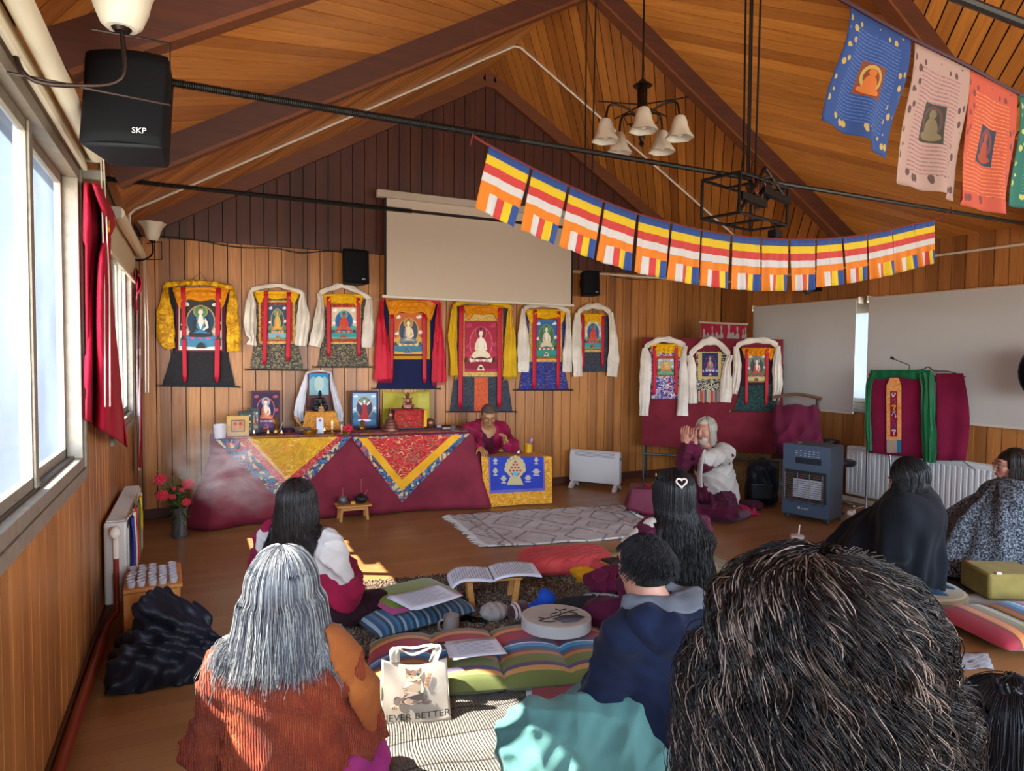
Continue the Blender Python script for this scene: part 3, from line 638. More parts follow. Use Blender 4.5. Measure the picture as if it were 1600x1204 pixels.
thangka(wl, 'smallest scroll with red buddha figure, farthest right on back wall', [(908, 492), (952, 494), (948, 581), (908, 581)], [GREYD], [((908, 492, 944, 550), GOLDB), ((909, 492, 942, 546), REDB)], (914, 500, 940, 544.7),
        dict(sky='#d8c8b0', land='#4fa090', water='#3a9a98', aur='#2f5590', rim='#4a7fb0', halo='#4f8a90', skin='#c8402c', robe='#d9582c', robe2='#c8442a', lotus='#c06a6a', base='#3d6a8a'), [(911, 492, 911, 574, 5), (942.5, 493, 941.5, 572, 4)], (912, 490, 942, 510), dowel=False, hook=(926, 470))
scarf(wl, 'white silk scarf draped over the smallest scroll', [(902, 489), (913, 481), (926, 478), (941, 480), (954, 488)], [(902, 506, 13), (901, 534, 15), (902, 562, 15), (903, 588, 13)], [(956, 506, 9), (958.6, 534, 13), (958.6, 562, 18), (956, 588, 16)], CREAM, barw=9, seed=15)
# projection screen: case, fabric, bottom bar
S = thing('projection_screen', bw(745, 470), 'large pale pull-down projection screen hanging on the back wall', 'projection screen')
mb = MB(); A, B = bw(590, 305, 6.66), bw(893, 352, 6.66); zt = 3.09
X0, X1 = bw(589, 300, 6.64)[0], bw(897, 350, 6.64)[0]
mb.box(((X0+X1)/2, 6.665, 3.12), (X1-X0, .08, .075)); mb.build('case', mp('screen_case', '#b8a896', .5), S, bevel=.01)
X0s, X1s = bw(602, 400, 6.66)[0], bw(894, 400, 6.66)[0]; zb = bw(745, 468, 6.66)[2]
mb = MB(); mb.bb((X0s, 6.66, zb), (X1s, 6.663, 3.1)); mb.build('screen_surface', mp('screen_fabric', '#cbbaa6', .8), S, smooth=False)
for xx in (X0s, X1s): mb = MB(); mb.bb((xx-.012, 6.658, zb), (xx+.012, 6.6585, 3.1)); mb.build('black_edge', mp('black_border', '#151212', .8), S, smooth=False)
mb = MB(); mb.box(((X0s+X1s)/2, 6.66, zb-.012), (X1s-X0s+.06, .028, .03)); mb.build('bottom_bar', mp('screen_bar', '#d8cfc2', .4), S, bevel=.006)
mb = MB(); c = (bw(757, 470, 6.65)[0], 6.655, zb-.045); mb.tube([(c[0]-.04, c[1], c[2]+.03), (c[0]-.04, c[1], c[2]), (c[0]+.04, c[1], c[2]), (c[0]+.04, c[1], c[2]+.03)], .004, 6); mb.build('pull_handle', WHITE, S)
for xx in (X0+.12, X1-.12): mb = MB(); mb.bb((xx-.02, 6.70, 3.10), (xx+.02, YB-.001, 3.13)); mb.build('wall_bracket', STEEL, S)
# wall speakers
BLK = mp('black_speaker_plastic', '#08080b', .6, spec=.25, bump=.1, bsc=200); GRL = mp('black_speaker_grille', '#090a0e', .75, spec=.2, bump=.3, bsc=900); LOGO = mp('white_logo', '#cfcfd2', .4)
def speaker(c, w, h, dp, rz, rx, label, logo=.022):
    t = thing('wall_speaker', c, label, 'speaker'); R = rotm(rx, 0, rz); c = np.asarray(c, float)
    f = lambda x, y, z: c+R@np.array([x, y, z])
    mb = MB(); pr = [(-w/2, 0), (-w/2*.72, dp), (w/2*.72, dp), (w/2, 0)]
    V = [f(x, y, z) for z in (-h/2, h/2) for x, y in pr]; mb.add(V, [(3, 2, 1, 0), (4, 5, 6, 7)]+[(i, (i+1) % 4, 4+(i+1) % 4, 4+i) for i in range(4)]); mb.build('cabinet', BLK, t, bevel=.012)
    mb = MB()
    mb.grid(lambda u, v: f((u-.5)*w*.985, -.002-.035*math.sin(u*PI)**.7*(1-.1*abs(2*v-1)**8), (v-.5)*h*(.985+.0*u)), 20, 8)
    mb.build('grille', GRL, t, thick=.003)
    mb = MB(); text_mesh(mb, 'SKP', lambda x, y, z: f(x+.24*w, -.034-z, y-h*.40), logo); mb.build('logo', LOGO, t, smooth=False)
    mb = MB(); e = f(0, dp, 0); mb.cyl(e, f(0, dp+.05, .02), .018); mb.box(f(0, dp+.055, .02), (.1, .015, .1), R); mb.build('mounting_bracket', STEEL, t)
    return t
P = bw(557, 416, 6.55); speaker((P[0], 6.56, P[2]), .26, .33, .15, .1, -.06, 'black wall speaker left of the projection screen')
P = bw(925, 442, 6.55); speaker((P[0], 6.56, P[2]), .21, .28, .15, -.1, -.06, 'black wall speaker right of the projection screen')
P = at(195, 156, 2.4); speaker(P, .285, .355, .17, -.30, -.18, 'large black speaker near the left window, high in the top left corner', .03)
mb = MB(); P = onp(1590, 592, 0, 5.95); c = (6.0, P[1]-.14, P[2]+.06)
sp = thing('wall_speaker', c, 'rounded grey and black speaker on the right wall at the photo edge', 'speaker'); mb.ball(c, (.15, .15, .215), 18, 12); mb.ball((c[0]-.085, c[1], c[2]), (.085, .11, .17), mi=1); mb.build('cabinet', [mp('slate_plastic', '#39424c', .5), GRL], sp)
mb = MB(); mb.cyl((c[0]+.1, c[1], c[2]), (XR+.002, c[1], c[2]), .03); mb.build('mounting_bracket', STEEL, sp)
# black cables
CABLE = mp('black_cable', '#120f0e', .6)
def cable(P, r, label, cat='cable', m=CABLE, name='cable', n=60): mb = MB(); mb.tube(catmull(P, n), r, 6); return tag(mb.build(name, m), label, cat)
cable([bw(x, y, YB-.012) for x, y in ((225, 366), (300, 374), (370, 386), (430, 388), (470, 395), (515, 392), (545, 397))], .006, 'thin black cable sagging along the left half of the back wall')
cable([bw(x, y, YB-.012) for x, y in ((935, 424), (960, 432), (1000, 437), (1035, 436))], .005, 'short black cable sagging right of the right wall speaker')
cable([(XL+.012, 3.9, 2.62), (XL+.012, 4.6, 2.50), (XL+.012, 5.6, 2.42), (XL+.012, 6.5, 2.35)], .006, 'black cable running down the left wall above the blinds')
# sconces with bell shades
GLASSW = mp('frosted_glass_shade', '#cfc4b0', .45); BRONZE = mp('dark_bronze', '#2a1d18', .4, .7)
def bell(mb, c, r, h, up=1, mi=None, rot=None):
    prof = [(.32, 0), (.42, .06), (.55, .28), (.62, .5), (.74, .72), (.92, .9), (1.0, 1.0), (.95, 1.0), (.70, .72), (.57, .5), (.5, .28), (.36, .08)]
    mb.lathe([(a*r, b*h*up) for a, b in prof], c, 40, mi, rot, ripple=lambda t, th: .07*math.sin(6*th)*smoothstep(.25, .5, min(t, 1-t)*1.05))
def sconce(w, c, r, h, label):
    t = thing('wall_sconce', w, label, 'wall lamp'); w = np.asarray(w, float); c = np.asarray(c, float)
    mb = MB(); mb.lathe([(.001, -.008), (.05, -.004), (.05, .004), (.001, .012)], w, 24, rot=rotm(0, PI/2, 0) if abs(w[0]-XL) < .1 else rotm(PI/2, 0, 0)); mb.ball(w, (.02, .035, .1)); mb.build('back_plate', BRONZE, t)
    mb = MB(); lowz = c[2]-h*.9; P = catmull([w, (w[0]*.85+c[0]*.15, w[1]*.85+c[1]*.15, lowz), (w[0]*.4+c[0]*.6, w[1]*.4+c[1]*.6, lowz-.01), (c[0], c[1], lowz+.03), (c[0], c[1], c[2])], 24); mb.tube(P, .007, 8)
    e = c+(c-w)*np.array([.45, .45, 0]); mb.tube([(w[0], w[1], lowz+.0), (e[0], e[1], lowz-.03), (e[0], e[1], c[2]-.02), (c[0]-(e[0]-c[0])*.6, c[1]-(e[1]-c[1])*.6, c[2]-.015)], .004, 6); mb.build('arm', BRONZE, t)
    mb = MB(); mb.lathe([(.02, 0), (.035, .02), (.03, .035), (.015, .04)], c-np.array([0, 0, .01]), 16); mb.build('lamp_holder', BRONZE, t)
    mb = MB(); bell(mb, c, r, h); mb.build('glass_shade', GLASSW, t)
sconce((XL+.012, 6.45, 2.42), at(238, 376, 5.4), .10, .145, 'bell-glass wall lamp in the far left corner')
c = at(190, 45, 1.95); sconce((XL+.012, c[1]+.02, c[2]-.02), c, .13, .19, 'bell-glass wall lamp above the near left window')
mb = MB(); c = at(1223, 457, 7.2); sl = thing('wall_lamp', (XR, c[1], 2.35), 'small dark lamp bracket on right wall beneath the flag string', 'wall lamp')
mb.cyl((XR-.001, c[1], 2.35), (XR-.16, c[1], 2.33), .012); mb.box((XR-.01, c[1], 2.34), (.02, .1, .16)); mb.build('bracket', STEEL, sl); mb = MB(); mb.ball((XR-.2, c[1]-.03, 2.32), (.06, .06, .11)); mb.build('lamp_head', mp('dark_grey_lamp', '#33383f', .5), sl)
# ------------------------------------------------------------------ left wall: blinds, drapes, radiator
BLIND = mp('cream_blind_tube', '#d9ceb4', .55); BFAB = mp('cream_blind_fabric', '#cdbf9e', .8)
def lroller(y0, y1, z, drop, label, x=-.40):
    t = thing('roller_blind', (x, (y0+y1)/2, z), label, 'roller blind')
    mb = MB(); mb.cyl((x, y0, z), (x, y1, z), .034, n=20); mb.build('roller_tube', BLIND, t)
    mb = MB(); mb.bb((x-.05, y0, z-drop), (x-.044, y1, z)); mb.build('blind_fabric', BFAB, t, smooth=False)
    mb = MB(); mb.bb((x-.055, y0, z-drop-.025), (x-.035, y1, z-drop)); mb.build('bottom_rail', BLIND, t, smooth=False, bevel=.004)
    for y in (y0, y1): mb = MB(); mb.box((XL+.045, y, z), (.1, .012, .07)); mb.build('bracket', mp('grey_blind_bracket', '#9a9488', .5), t, bevel=.004)
    for dx in (0, .02): mb = MB(); mb.tube([(x+.02+dx*.5, y1-.02, z+.01), (x+.025+dx, y1-.015, z-.6), (x+.02+dx, y1-.02, z-1.15)], .003, 5); mb.build('pull_chain', mp('white_bead_chain', '#c9c0b0', .5), t)
    return t
lroller(-1.1, 3.60, 2.40, .05, 'rolled-up cream blind above the near left window')
lroller(4.55, 6.38, 2.32, .22, 'cream blind lowered a little over the far left window')
CRIM = fabric('crimson_drape', '#8c0a26', '#b01030', rough=.6, sheen=.05); GOLDC = silk('#c9920f', 'gold_trim_silk')
dr = thing('wall_drape', (XL+.02, 3.75, 2.33), 'long crimson drape hanging between the two left windows', 'drape')
Lx = catmull([(133, 285), (133, 400), (134, 520), (134, 600), (133, 655)], 40); Rx = catmull([(152, 287), (180, 345), (171, 372), (172, 440), (183, 560), (200, 690)], 40)
def dfn(u, v):
    i = v*39; a = int(min(i, 38)); f = i-a; l = Lx[a]*(1-f)+Lx[a+1]*f; r = Rx[a]*(1-f)+Rx[a+1]*f
    x = l[0]*(1-u)+r[0]*u; y = l[1]*(1-u)+r[1]*u+ (18*math.sin(u*PI)*(v > .98)*0)
    X = -.455+.085*u+.018*math.sin(u*9+v*3)+.01*math.sin(u*17+v*8)-.0
    return onp(x, y+u*8*(v**8), 0, X)
mb = MB(); mb.grid(dfn, 26, 60); mb.build('cloth', CRIM, dr, thick=.008, ang=180)
mb = MB(); mb.grid(lambda u, v: dfn(.55+.44*u, .17+.075*v)+np.array([.004, -.012, 0]), 8, 6); mb.build('gold_trim', GOLDC, dr, thick=.004)
mb = MB(); mb.box((XL+.05, 3.72, 2.335), (.1, .04, .05)); mb.build('bracket', mp('grey_blind_bracket', '#9a9488', .5), dr, bevel=.01)
dr = thing('wall_drape', (XL+.05, 6.5, 2.2), 'thin crimson and white drape in the far left corner', 'drape')
WPK = fabric('pale_pink_cloth', '#c9a3a0', '#dcc4bf')
mb = MB(); mb.grid(lambda u, v: onp(214+9*u*math.sin(PI*min(1, v*1.5+.1)), 418+62*v+10*u, 0, -.435+.05*u+.01*math.sin(u*8)), 10, 14); mb.build('crimson_top', CRIM, dr, thick=.006)
mb = MB(); mb.grid(lambda u, v: onp(212+9*u*(1-.55*v)+3*v, 450+285*v, 0, -.45+.03*u+.008*math.sin(u*9+v*3)), 10, 30, 0); mb.build('pale_tail', WPK, dr, thick=.006)
mb = MB(); mb.grid(lambda u, v: onp(219+3*u-2*v, 590+140*v, 0, -.425+.012*u), 4, 14, 0); mb.build('crimson_edge', CRIM, dr, thick=.004)
# radiators
RADW = mp('radiator_enamel', '#c4bdb4', .4); RADB = mp('radiator_enamel_cool', '#cfd2d4', .4); COPPER = mp('red_brown_pipe', '#7c2a18', .35, .1)
def radiator(pts, label, m, ax, sign, x0, x1, y0, y1, z0, z1, ribs):
    t = thing('radiator', ((x0+x1)/2, (y0+y1)/2, z0), label, 'radiator')
    mb = MB(); mb.bb((x0, y0, z0), (x1, y1, z1)); mb.build('core', m, t, bevel=.012)
    face = x1 if sign > 0 else x0
    mb = MB(); n = ribs; w = (y1-y0)/n
    for i in range(n):
        ya = y0+w*i
        mb.bb((face, ya+w*.18, z0+.03), (face+sign*.008, ya+w*.82, z1-.04))
    mb.build('ribbed_face', m, t, bevel=.006)
    mb = MB(); 
    for i in range(int((y1-y0)/.022)): ya = y0+.02+i*.022; mb.bb((x0+.012, ya, z1), (x1-.012, ya+.010, z1+.006))
    mb.build('top_grille', m, t, smooth=False); return t
rl = radiator(None, 'short cream radiator on left wall below the far window', RADW, 0, 1, -.46, -.35, 4.17, 5.25, .12, .575, 18)
mb = MB(); mb.tube(catmull([(-.40, 4.12, .50), (-.395, 4.09, .48), (-.395, 4.09, .40)], 8), .016); mb.ball((-.40, 4.12, .53), (.03, .03, .035)); mb.build('valve', WHITE, rl)
mb = MB(); mb.tube(catmull([(-.395, 4.09, .42), (-.395, 4.09, .15), (-.40, 4.08, .10), (-.43, 4.0, .075), (-.435, 3.8, .07)], 30), .014, 10); mb.tube([(-.435, 3.8, .07), (-.435, -2.4, .07)], .022, 10)
tag(mb.build('heating_pipe', COPPER), 'red-brown heating pipe along the foot of left wall', 'pipe')
radiator(None, 'long white radiator on right wall behind the lectern', RADB, 0, -1, XR-.14, XR-.04, 2.6, 4.75, .10, .60, 44)
ws = [('blue', '#28348c', 4.20, .14, .10), ('white', '#d8d4c8', 4.34, .12, .08), ('red', '#b8281c', 4.47, .16, .13), ('green', '#2f6a3a', 4.62, .12, .10), ('yellow', '#d8b414', 4.80, .1, .24)]
pf = thing('prayer_flag_string', (-.34, 4.6, .58), 'string of coloured cloth flags hanging over the left radiator', 'flags')
mb = MB(); mb.tube(catmull([(-.345, 4.17, .59), (-.335, 4.5, .575), (-.34, 4.9, .59)], 12), .004); mb.build('cord', WHITE, pf)
for nm, c_, y, w, z in ws:
    mb = MB(); mb.grid(lambda u, v: (-.332+.012*math.sin(u*6+v*3), y+w*u, .585-.40*v*(1-z)*(1 if nm != 'yellow' else .75)), 8, 10); mb.build('flag', silk(c_, 'flag_'+nm), pf, thick=.003)
# ------------------------------------------------------------------ right wall: blinds
k = N('white_blind_fabric'); k.col('#c6c2bc').set(Roughness=.9); k.b.inputs['Transmission Weight'].default_value = 0
trl = k.n('BsdfTranslucent'); trl.inputs[0].default_value = (.75, .76, .74, 1); mxs = k.n('MixShader'); mxs.inputs[0].default_value = .10
k.t.links.new(k.b.outputs[0], mxs.inputs[1]); k.t.links.new(trl.outputs[0], mxs.inputs[2]); k.t.links.new(mxs.outputs[0], k.out.inputs[0]); WBL = k.m
for (y0, y1, label) in ((4.70, 6.15, 'closed pale roller blind on right wall, nearer the corner'), (2.05, 4.60, 'closed pale roller blind on right wall, behind the lectern')):
    x = XR-.07; t = thing('roller_blind', (x, (y0+y1)/2, 2.14), label, 'roller blind')
    mb = MB(); mb.cyl((x, y0, 2.12), (x, y1, 2.12), .026, n=16); mb.build('roller_tube', WHITE, t)
    mb = MB(); mb.bb((x-.028, y0+.02, .955), (x-.025, y1-.02, 2.12)); mb.build('blind_fabric', WBL, t, smooth=False)
    mb = MB(); mb.bb((x-.034, y0+.02, .935), (x-.020, y1-.02, .957)); mb.build('bottom_rail', WHITE, t, bevel=.003)
    for y in (y0, y1): mb = MB(); mb.box((XR-.05, y, 2.12), (.1, .01, .07)); mb.build('bracket', WHITE, t)
# ------------------------------------------------------------------ hung from the ridge
ch = thing('chandelier', (xm, 4.0, 3.25), 'five-arm bronze chandelier with frosted bell shades', 'chandelier')
t_ = 5.0; cc = at(1003, 190, t_); s_ = (xm-0)/cc[0]; cc = CO+(cc-CO)*s_; sc_ = np.linalg.norm(cc-CO)/1039*1.0
mb = MB(); mb.tube([(cc[0], cc[1], cc[2]+.28), (cc[0], cc[1], ZR-.02)], .007, 8); mb.build('suspension_rod', BRONZE, ch)
mb = MB(); mb.lathe([(.012, .34), (.05, .30), (.02, .29), (.035, .27), (.035, .02), (.05, .0), (.03, -.05), (.012, -.1), (.02, -.12), (.001, -.14)], cc-np.array([0, 0, .04]), 20); mb.lathe([(.001, 0), (.07, .012), (.03, .03), (.01, .05)], cc+np.array([0, 0, .24]), 20); mb.build('hub', BRONZE, ch)
for i in range(5):
    a = 2*PI*i/5+.35; dv = np.array([math.cos(a), math.sin(a), 0]); e = cc+dv*.27+np.array([0, 0, .02])
    mb = MB(); mb.tube(catmull([cc+dv*.03+np.array([0, 0, .03]), cc+dv*.12+np.array([0, 0, .09]), cc+dv*.24+np.array([0, 0, .10]), e+np.array([0, 0, -.03])], 16), .008, 8); mb.tube([cc+dv*.04+np.array([0, 0, .12]), cc+dv*.33+np.array([0, 0, .12])], .005, 6); mb.tube(catmull([cc+dv*.04, cc+dv*.1+np.array([0, 0, -.03]), cc+dv*.14+np.array([0, 0, .03])], 8), .005, 6)
    ar = mb.build('arm', BRONZE, ch)
    mb = MB(); bell(mb, e+np.array([0, 0, -.02]), .095, .155, -1); mb.build('glass_shade', GLASSW, ar)
    mb = MB(); mb.lathe([(.02, 0), (.03, -.02), (.012, -.03)], e+np.array([0, 0, -.01]), 12); mb.build('lamp_holder', BRONZE, ar)
    mb = MB(); mb.ball(e+np.array([0, 0, -.12]), (.033, .033, .042)); mb.build('bulb', mp('white_bulb', '#eeeae2', .3), ar)
pj = thing('projector_lift', (xm, 2.95, 2.4), 'black scissor-frame projector mount hanging below the ridge with coiled cable', 'projector mount')
pc = at(1165, 312, 1.); s_ = (xm+.02)/pc[0]; pc = CO+(pc-CO)*s_; BLKM = mp('black_frame_metal', '#17181a', .4, .5)
def P4(x, y, z): r = rotm(0, 0, .25); return pc+r@np.array([x, y, z])
def framebox(mb, x0, x1, y, z0, z1, sk=.0):
    c = [P4(x0, y, z0), P4(x1, y, z0-sk), P4(x1, y, z1-sk), P4(x0, y, z1)]
    for i in range(4): mb.cyl(c[i], c[(i+1) % 4], .009, n=6)
mb = MB()
for y in (-.12, .12): framebox(mb, -.26, .26, y, -.13, .09)
for x in (-.26, .0, .26): mb.cyl(P4(x, -.12, -.13), P4(x, .12, -.13), .009, n=6); mb.cyl(P4(x, -.12, .09), P4(x, .12, .09), .009, n=6)
mb.cyl(P4(-.26, -.12, -.13), P4(.0, -.12, .16), .010, n=6); mb.cyl(P4(.0, -.12, .16), P4(.24, -.12, .02), .008, n=6); mb.cyl(P4(-.26, .12, .09), P4(.0, .12, .17), .010, n=6)
mb.box(P4(.12, -.12, .02), (.30, .035, .035), rotm(0, .06, .25)); mb.box(P4(-.12, -.12, -.04), (.26, .03, .04), rotm(0, .05, .25)); mb.build('frame', BLKM, pj)
for q in (-.03, .03): mb = MB(); mb.tube([P4(q, 0, .12), (xm+q, pc[1], ZR-.12)], .006, 6); mb.build('hanging_cable', BLKM, pj)
mb = MB(); r_ = random.Random(3)
for i in range(9):
    c0 = P4(.03+r_.uniform(-.03, .03), -.06+r_.uniform(-.05, .05), .04+r_.uniform(-.05, .04)); R_ = rotm(r_.uniform(-.5, .5)+PI/2, r_.uniform(-.5, .5), r_.uniform(-.4, .8)); ra = r_.uniform(.055, .11)
    mb.tube([c0+R_@np.array([ra*math.cos(2*PI*j/28), ra*.8*math.sin(2*PI*j/28), .01*math.sin(j)]) for j in range(29)], .0055, 6)
mb.build('cable_coil', CABLE, pj)
mb = MB(); mb.tube(catmull([P4(-.1, -.1, .1), P4(-.08, -.12, 0), P4(-.02, -.1, .12), P4(.05, -.12, .02)], 24), .005, 6); mb.build('red_wire', mp('red_wire', '#8c3a22', .5), pj)
mb = MB(); mb.box(P4(.2, -.08, -.19), (.08, .05, .05), rotm(0, 0, .25)); mb.cyl(P4(.2, -.08, -.17), P4(.2, -.08, -.10), .008, n=6); mb.build('plug_box', BLKM, pj)
# buddhist flags on a cord tied to the second tie rod
k = N('striped_festival_flag'); t = k.n('TexCoord').outputs['UV']; sp_ = k.n('SeparateXYZ'); k.put(sp_, 0, t)
top = k.ramp(sp_.outputs[1], [(0, '#d87a12'), (.45, '#c9c6c6'), (.585, '#c23a36'), (.72, '#d6b812'), (.86, '#22458c')], 'CONSTANT')
low = k.ramp(sp_.outputs[0], [(0, '#d87a12'), (.24, '#c9c6c6'), (.44, '#c23a36'), (.62, '#d6b812'), (.81, '#22458c')], 'CONSTANT')
sel = k.math('LESS_THAN', sp_.outputs[1], .31); k.col(k.mix(sel, top, low)).set(Roughness=.75); k.b.inputs['Sheen Weight'].default_value = .2
trl = k.n('BsdfTranslucent'); k.put(trl, 0, k.mix(sel, top, low)); mxs = k.n('MixShader'); mxs.inputs[0].default_value = .25
k.t.links.new(k.b.outputs[0], mxs.inputs[1]); k.t.links.new(trl.outputs[0], mxs.inputs[2]); k.t.links.new(mxs.outputs[0], k.out.inputs[0]); FLAGM = k.m
def uvgrid(fn, nu, nv, name, m, parent, thick=0., org=None):
    V = np.array([fn(i/nu, j/nv) for j in range(nv+1) for i in range(nu+1)]); w = nu+1; o0 = np.array(parent['_org'])
    F = [(j*w+i, j*w+i+1, (j+1)*w+i+1, (j+1)*w+i) for j in range(nv) for i in range(nu)]
    me = bpy.data.meshes.new(name); me.from_pydata((V-o0).tolist(), [], F); me.materials.append(m)
    uv = me.uv_layers.new(name='UVMap'); a = np.array([((k_ % w)/nu, 1-(k_//w)/nv) for f in F for k_ in f], dtype=np.float32); uv.data.foreach_set('uv', a.ravel())
    me.polygons.foreach_set('use_smooth', np.ones(len(F), bool)); o = bpy.data.objects.new(name, me); COL.objects.link(o); o.parent = parent; o['_org'] = parent['_org']
    if thick: md = o.modifiers.new('thickness', 'SOLIDIFY'); md.thickness = thick; md.offset = 0
    return o
yf = 2.90
bt = thing('festival_bunting', onp(1100, 360, 1, yf), 'string of fifteen blue, yellow, red, white and orange striped festival flags', 'bunting')
cordpx = [(742, 213), (762, 226), (830, 262), (888, 290), (943, 314), (996, 334), (1048, 348), (1095, 359), (1142, 367), (1188, 372), (1232, 374), (1274, 374), (1315, 371), (1354, 366), (1393, 358), (1427, 350), (1460, 343), (1484, 333)]
CP = np.array([onp(x, y, 1, yf) for x, y in cordpx]); CP[0] = onp(740, 212, 1, 2.92); CP[-1] = onp(1484, 330, 1, 2.92)
mb = MB(); mb.tube(catmull(CP, 120), .006, 6); mb.tube(catmull([CP[0]+(0, 0, .03), CP[0]+(-.01, -.015, 0), CP[0]+(-.02, -.01, -.05)], 6), .003, 5); mb.tube(catmull([CP[-1]+(0.01, 0, .03), CP[-1]+(0, -.015, 0), CP[-1]+(.02, -.01, -.03)], 6), .003, 5); mb.build('cord', mp('dark_red_cord', '#6e1c1c', .8), bt)
rf = np.random.default_rng(11)
for i in range(1, 16):
    A, B = CP[i], CP[i+1]; du = (B-A); ln = np.linalg.norm(du); du /= ln
    dn = np.cross(du, np.array([0, 1., 0])); dn = dn if dn[2] < 0 else -dn
    dn = dn*.75+np.array([0, 0, -1])*.25; dn /= np.linalg.norm(dn); hgt = .305 if i < 11 else .29; ph = rf.uniform(0, 6, 3); fo = .006+.010*(i/15); curl = rf.uniform(-.02, .03)
    uvgrid(lambda u, v: A+du*(.008+(ln-.014)*u*(1-.05*v*(i > 8)))+dn*hgt*v+np.array([curl*v*v*(u-.3), -.004+fo*v*(math.sin(u*11+ph[0]+v)+.6*math.sin(u*23+ph[1])), 0]), 24, 12, 'flag', FLAGM, bt, .0015)
# printed prayer flags, top right
def pflag(base, tint, pic, nm):
    k = N(nm); t = k.n('TexCoord').outputs['UV']; sp_ = k.n('SeparateXYZ'); k.put(sp_, 0, t); u, v = sp_.outputs[0], sp_.outputs[1]
    ax_ = k.math('ABSOLUTE', k.math('SUBTRACT', u, .5)); ay = k.math('ABSOLUTE', k.math('SUBTRACT', v, .5))
    line = k.math('LESS_THAN', k.math('FRACT', k.math('MULTIPLY', v, 34)), .35); brk = k.math('GREATER_THAN', k.noise(t, 60, 2), .42)
    inside = k.math('MULTIPLY', k.math('LESS_THAN', ax_, .34), k.math('LESS_THAN', ay, .38)); c = k.mix(k.math('MULTIPLY', k.math('MULTIPLY', line, brk), inside), base, tint)
    vo = k.n('TexVoronoi'); k.put(vo, 'Vector', t); vo.inputs['Scale'].default_value = 11; dots = k.math('MULTIPLY', k.math('LESS_THAN', vo.outputs[0], .32), k.math('SUBTRACT', 1., inside))
    rim = k.math('LESS_THAN', k.math('MAXIMUM', ax_, ay), .47); c = k.mix(k.math('MULTIPLY', dots, rim), c, vo.outputs[1] if False else pic[2])
    pin = k.math('MULTIPLY', k.math('LESS_THAN', ax_, .155), k.math('LESS_THAN', ay, .145)); c = k.mix(pin, c, pic[0])
    # figure: rounded body and head in the small centre panel
    e1 = k.math('ADD', k.math('POWER', k.math('DIVIDE', k.math('SUBTRACT', u, .5), .075), 2), k.math('POWER', k.math('DIVIDE', k.math('SUBTRACT', v, .46), .085), 2))
    e2 = k.math('ADD', k.math('POWER', k.math('DIVIDE', k.math('SUBTRACT', u, .5), .045), 2), k.math('POWER', k.math('DIVIDE', k.math('SUBTRACT', v, .57), .035), 2))
    e3 = k.math('ADD', k.math('POWER', k.math('DIVIDE', k.math('SUBTRACT', u, .5), .125), 2), k.math('POWER', k.math('DIVIDE', k.math('SUBTRACT', v, .52), .115), 2)); c = k.mix(k.math('MULTIPLY', k.math('LESS_THAN', e3, 1.), k.math('GREATER_THAN', e3, .55)), c, pic[2])
    e4 = k.math('ADD', k.math('POWER', k.math('DIVIDE', k.math('SUBTRACT', u, .5), .125), 2), k.math('POWER', k.math('DIVIDE', k.math('SUBTRACT', v, .405), .035), 2)); c = k.mix(k.math('LESS_THAN', e4, 1.), c, pic[1])
    c = k.mix(k.math('MULTIPLY', k.math('LESS_THAN', e1, 1.), pin), c, pic[1]); c = k.mix(k.math('LESS_THAN', e2, 1.), c, pic[1])
    k.col(c).set(Roughness=.8); trl = k.n('BsdfTranslucent'); k.put(trl, 0, c); mx_ = k.n('MixShader'); mx_.inputs[0].default_value = .35
    k.t.links.new(k.b.outputs[0], mx_.inputs[1]); k.t.links.new(trl.outputs[0], mx_.inputs[2]); k.t.links.new(mx_.outputs[0], k.out.inputs[0]); return k.m
py_ = thing('prayer_flag_string', at(1460, 70, 2.25), 'dark cord of large printed prayer flags high at the right edge', 'flags')
ca = [(1240, -42, 2.0), (1322, 3, 2.05), (1424, 60, 2.2), (1512, 103, 2.33), (1590, 145, 2.46), (1700, 190, 2.6)]; CQ = [at(*p) for p in ca]
mb = MB(); mb.tube(catmull(CQ, 60), .007, 6); mb.build('cord', mp('dark_plum_cord', '#3a1420', .8), py_)
defs = [((1328, 8, 2.06), (1423, 62, 2.2), 300, '#24427c', '#45629a', ('#7a3a1e', '#c06a2c', '#b0944c'), -.09, .40), ((1427, 66, 2.2), (1513, 108, 2.33), 300, '#a88a80', '#94626a', ('#3c3a30', '#7a6a50', '#5a4040'), -.05, .46), ((1511, 107, 2.33), (1588, 147, 2.46), 300, '#b8503a', '#cf7a4a', ('#2c3a4c', '#a0442c', '#7a3a3c'), -.03, .46), ((1592, 148, 2.46), (1690, 186, 2.6), 300, '#24685c', '#3a8272', ('#203a34', '#8a8a4c', '#b8b860'), 0, .40)]
for i, (a, b, _, base, tint, pic, lean, hh) in enumerate(defs):
    A, B = at(*a), at(*b); ph = rf.uniform(0, 6, 3)
    uvgrid(lambda u, v: A+(B-A)*u+np.array([lean*v+.012*math.sin(v*6+ph[0]), .018*v*math.sin(u*7+ph[1]+v*2)+.01*math.sin(u*15+ph[2])*v, -hh*v*(1-.10*(1-u)*(i == 0))]), 28, 28, 'flag', pflag(base, tint, pic, 'printed_flag_%d' % i), py_, .001)
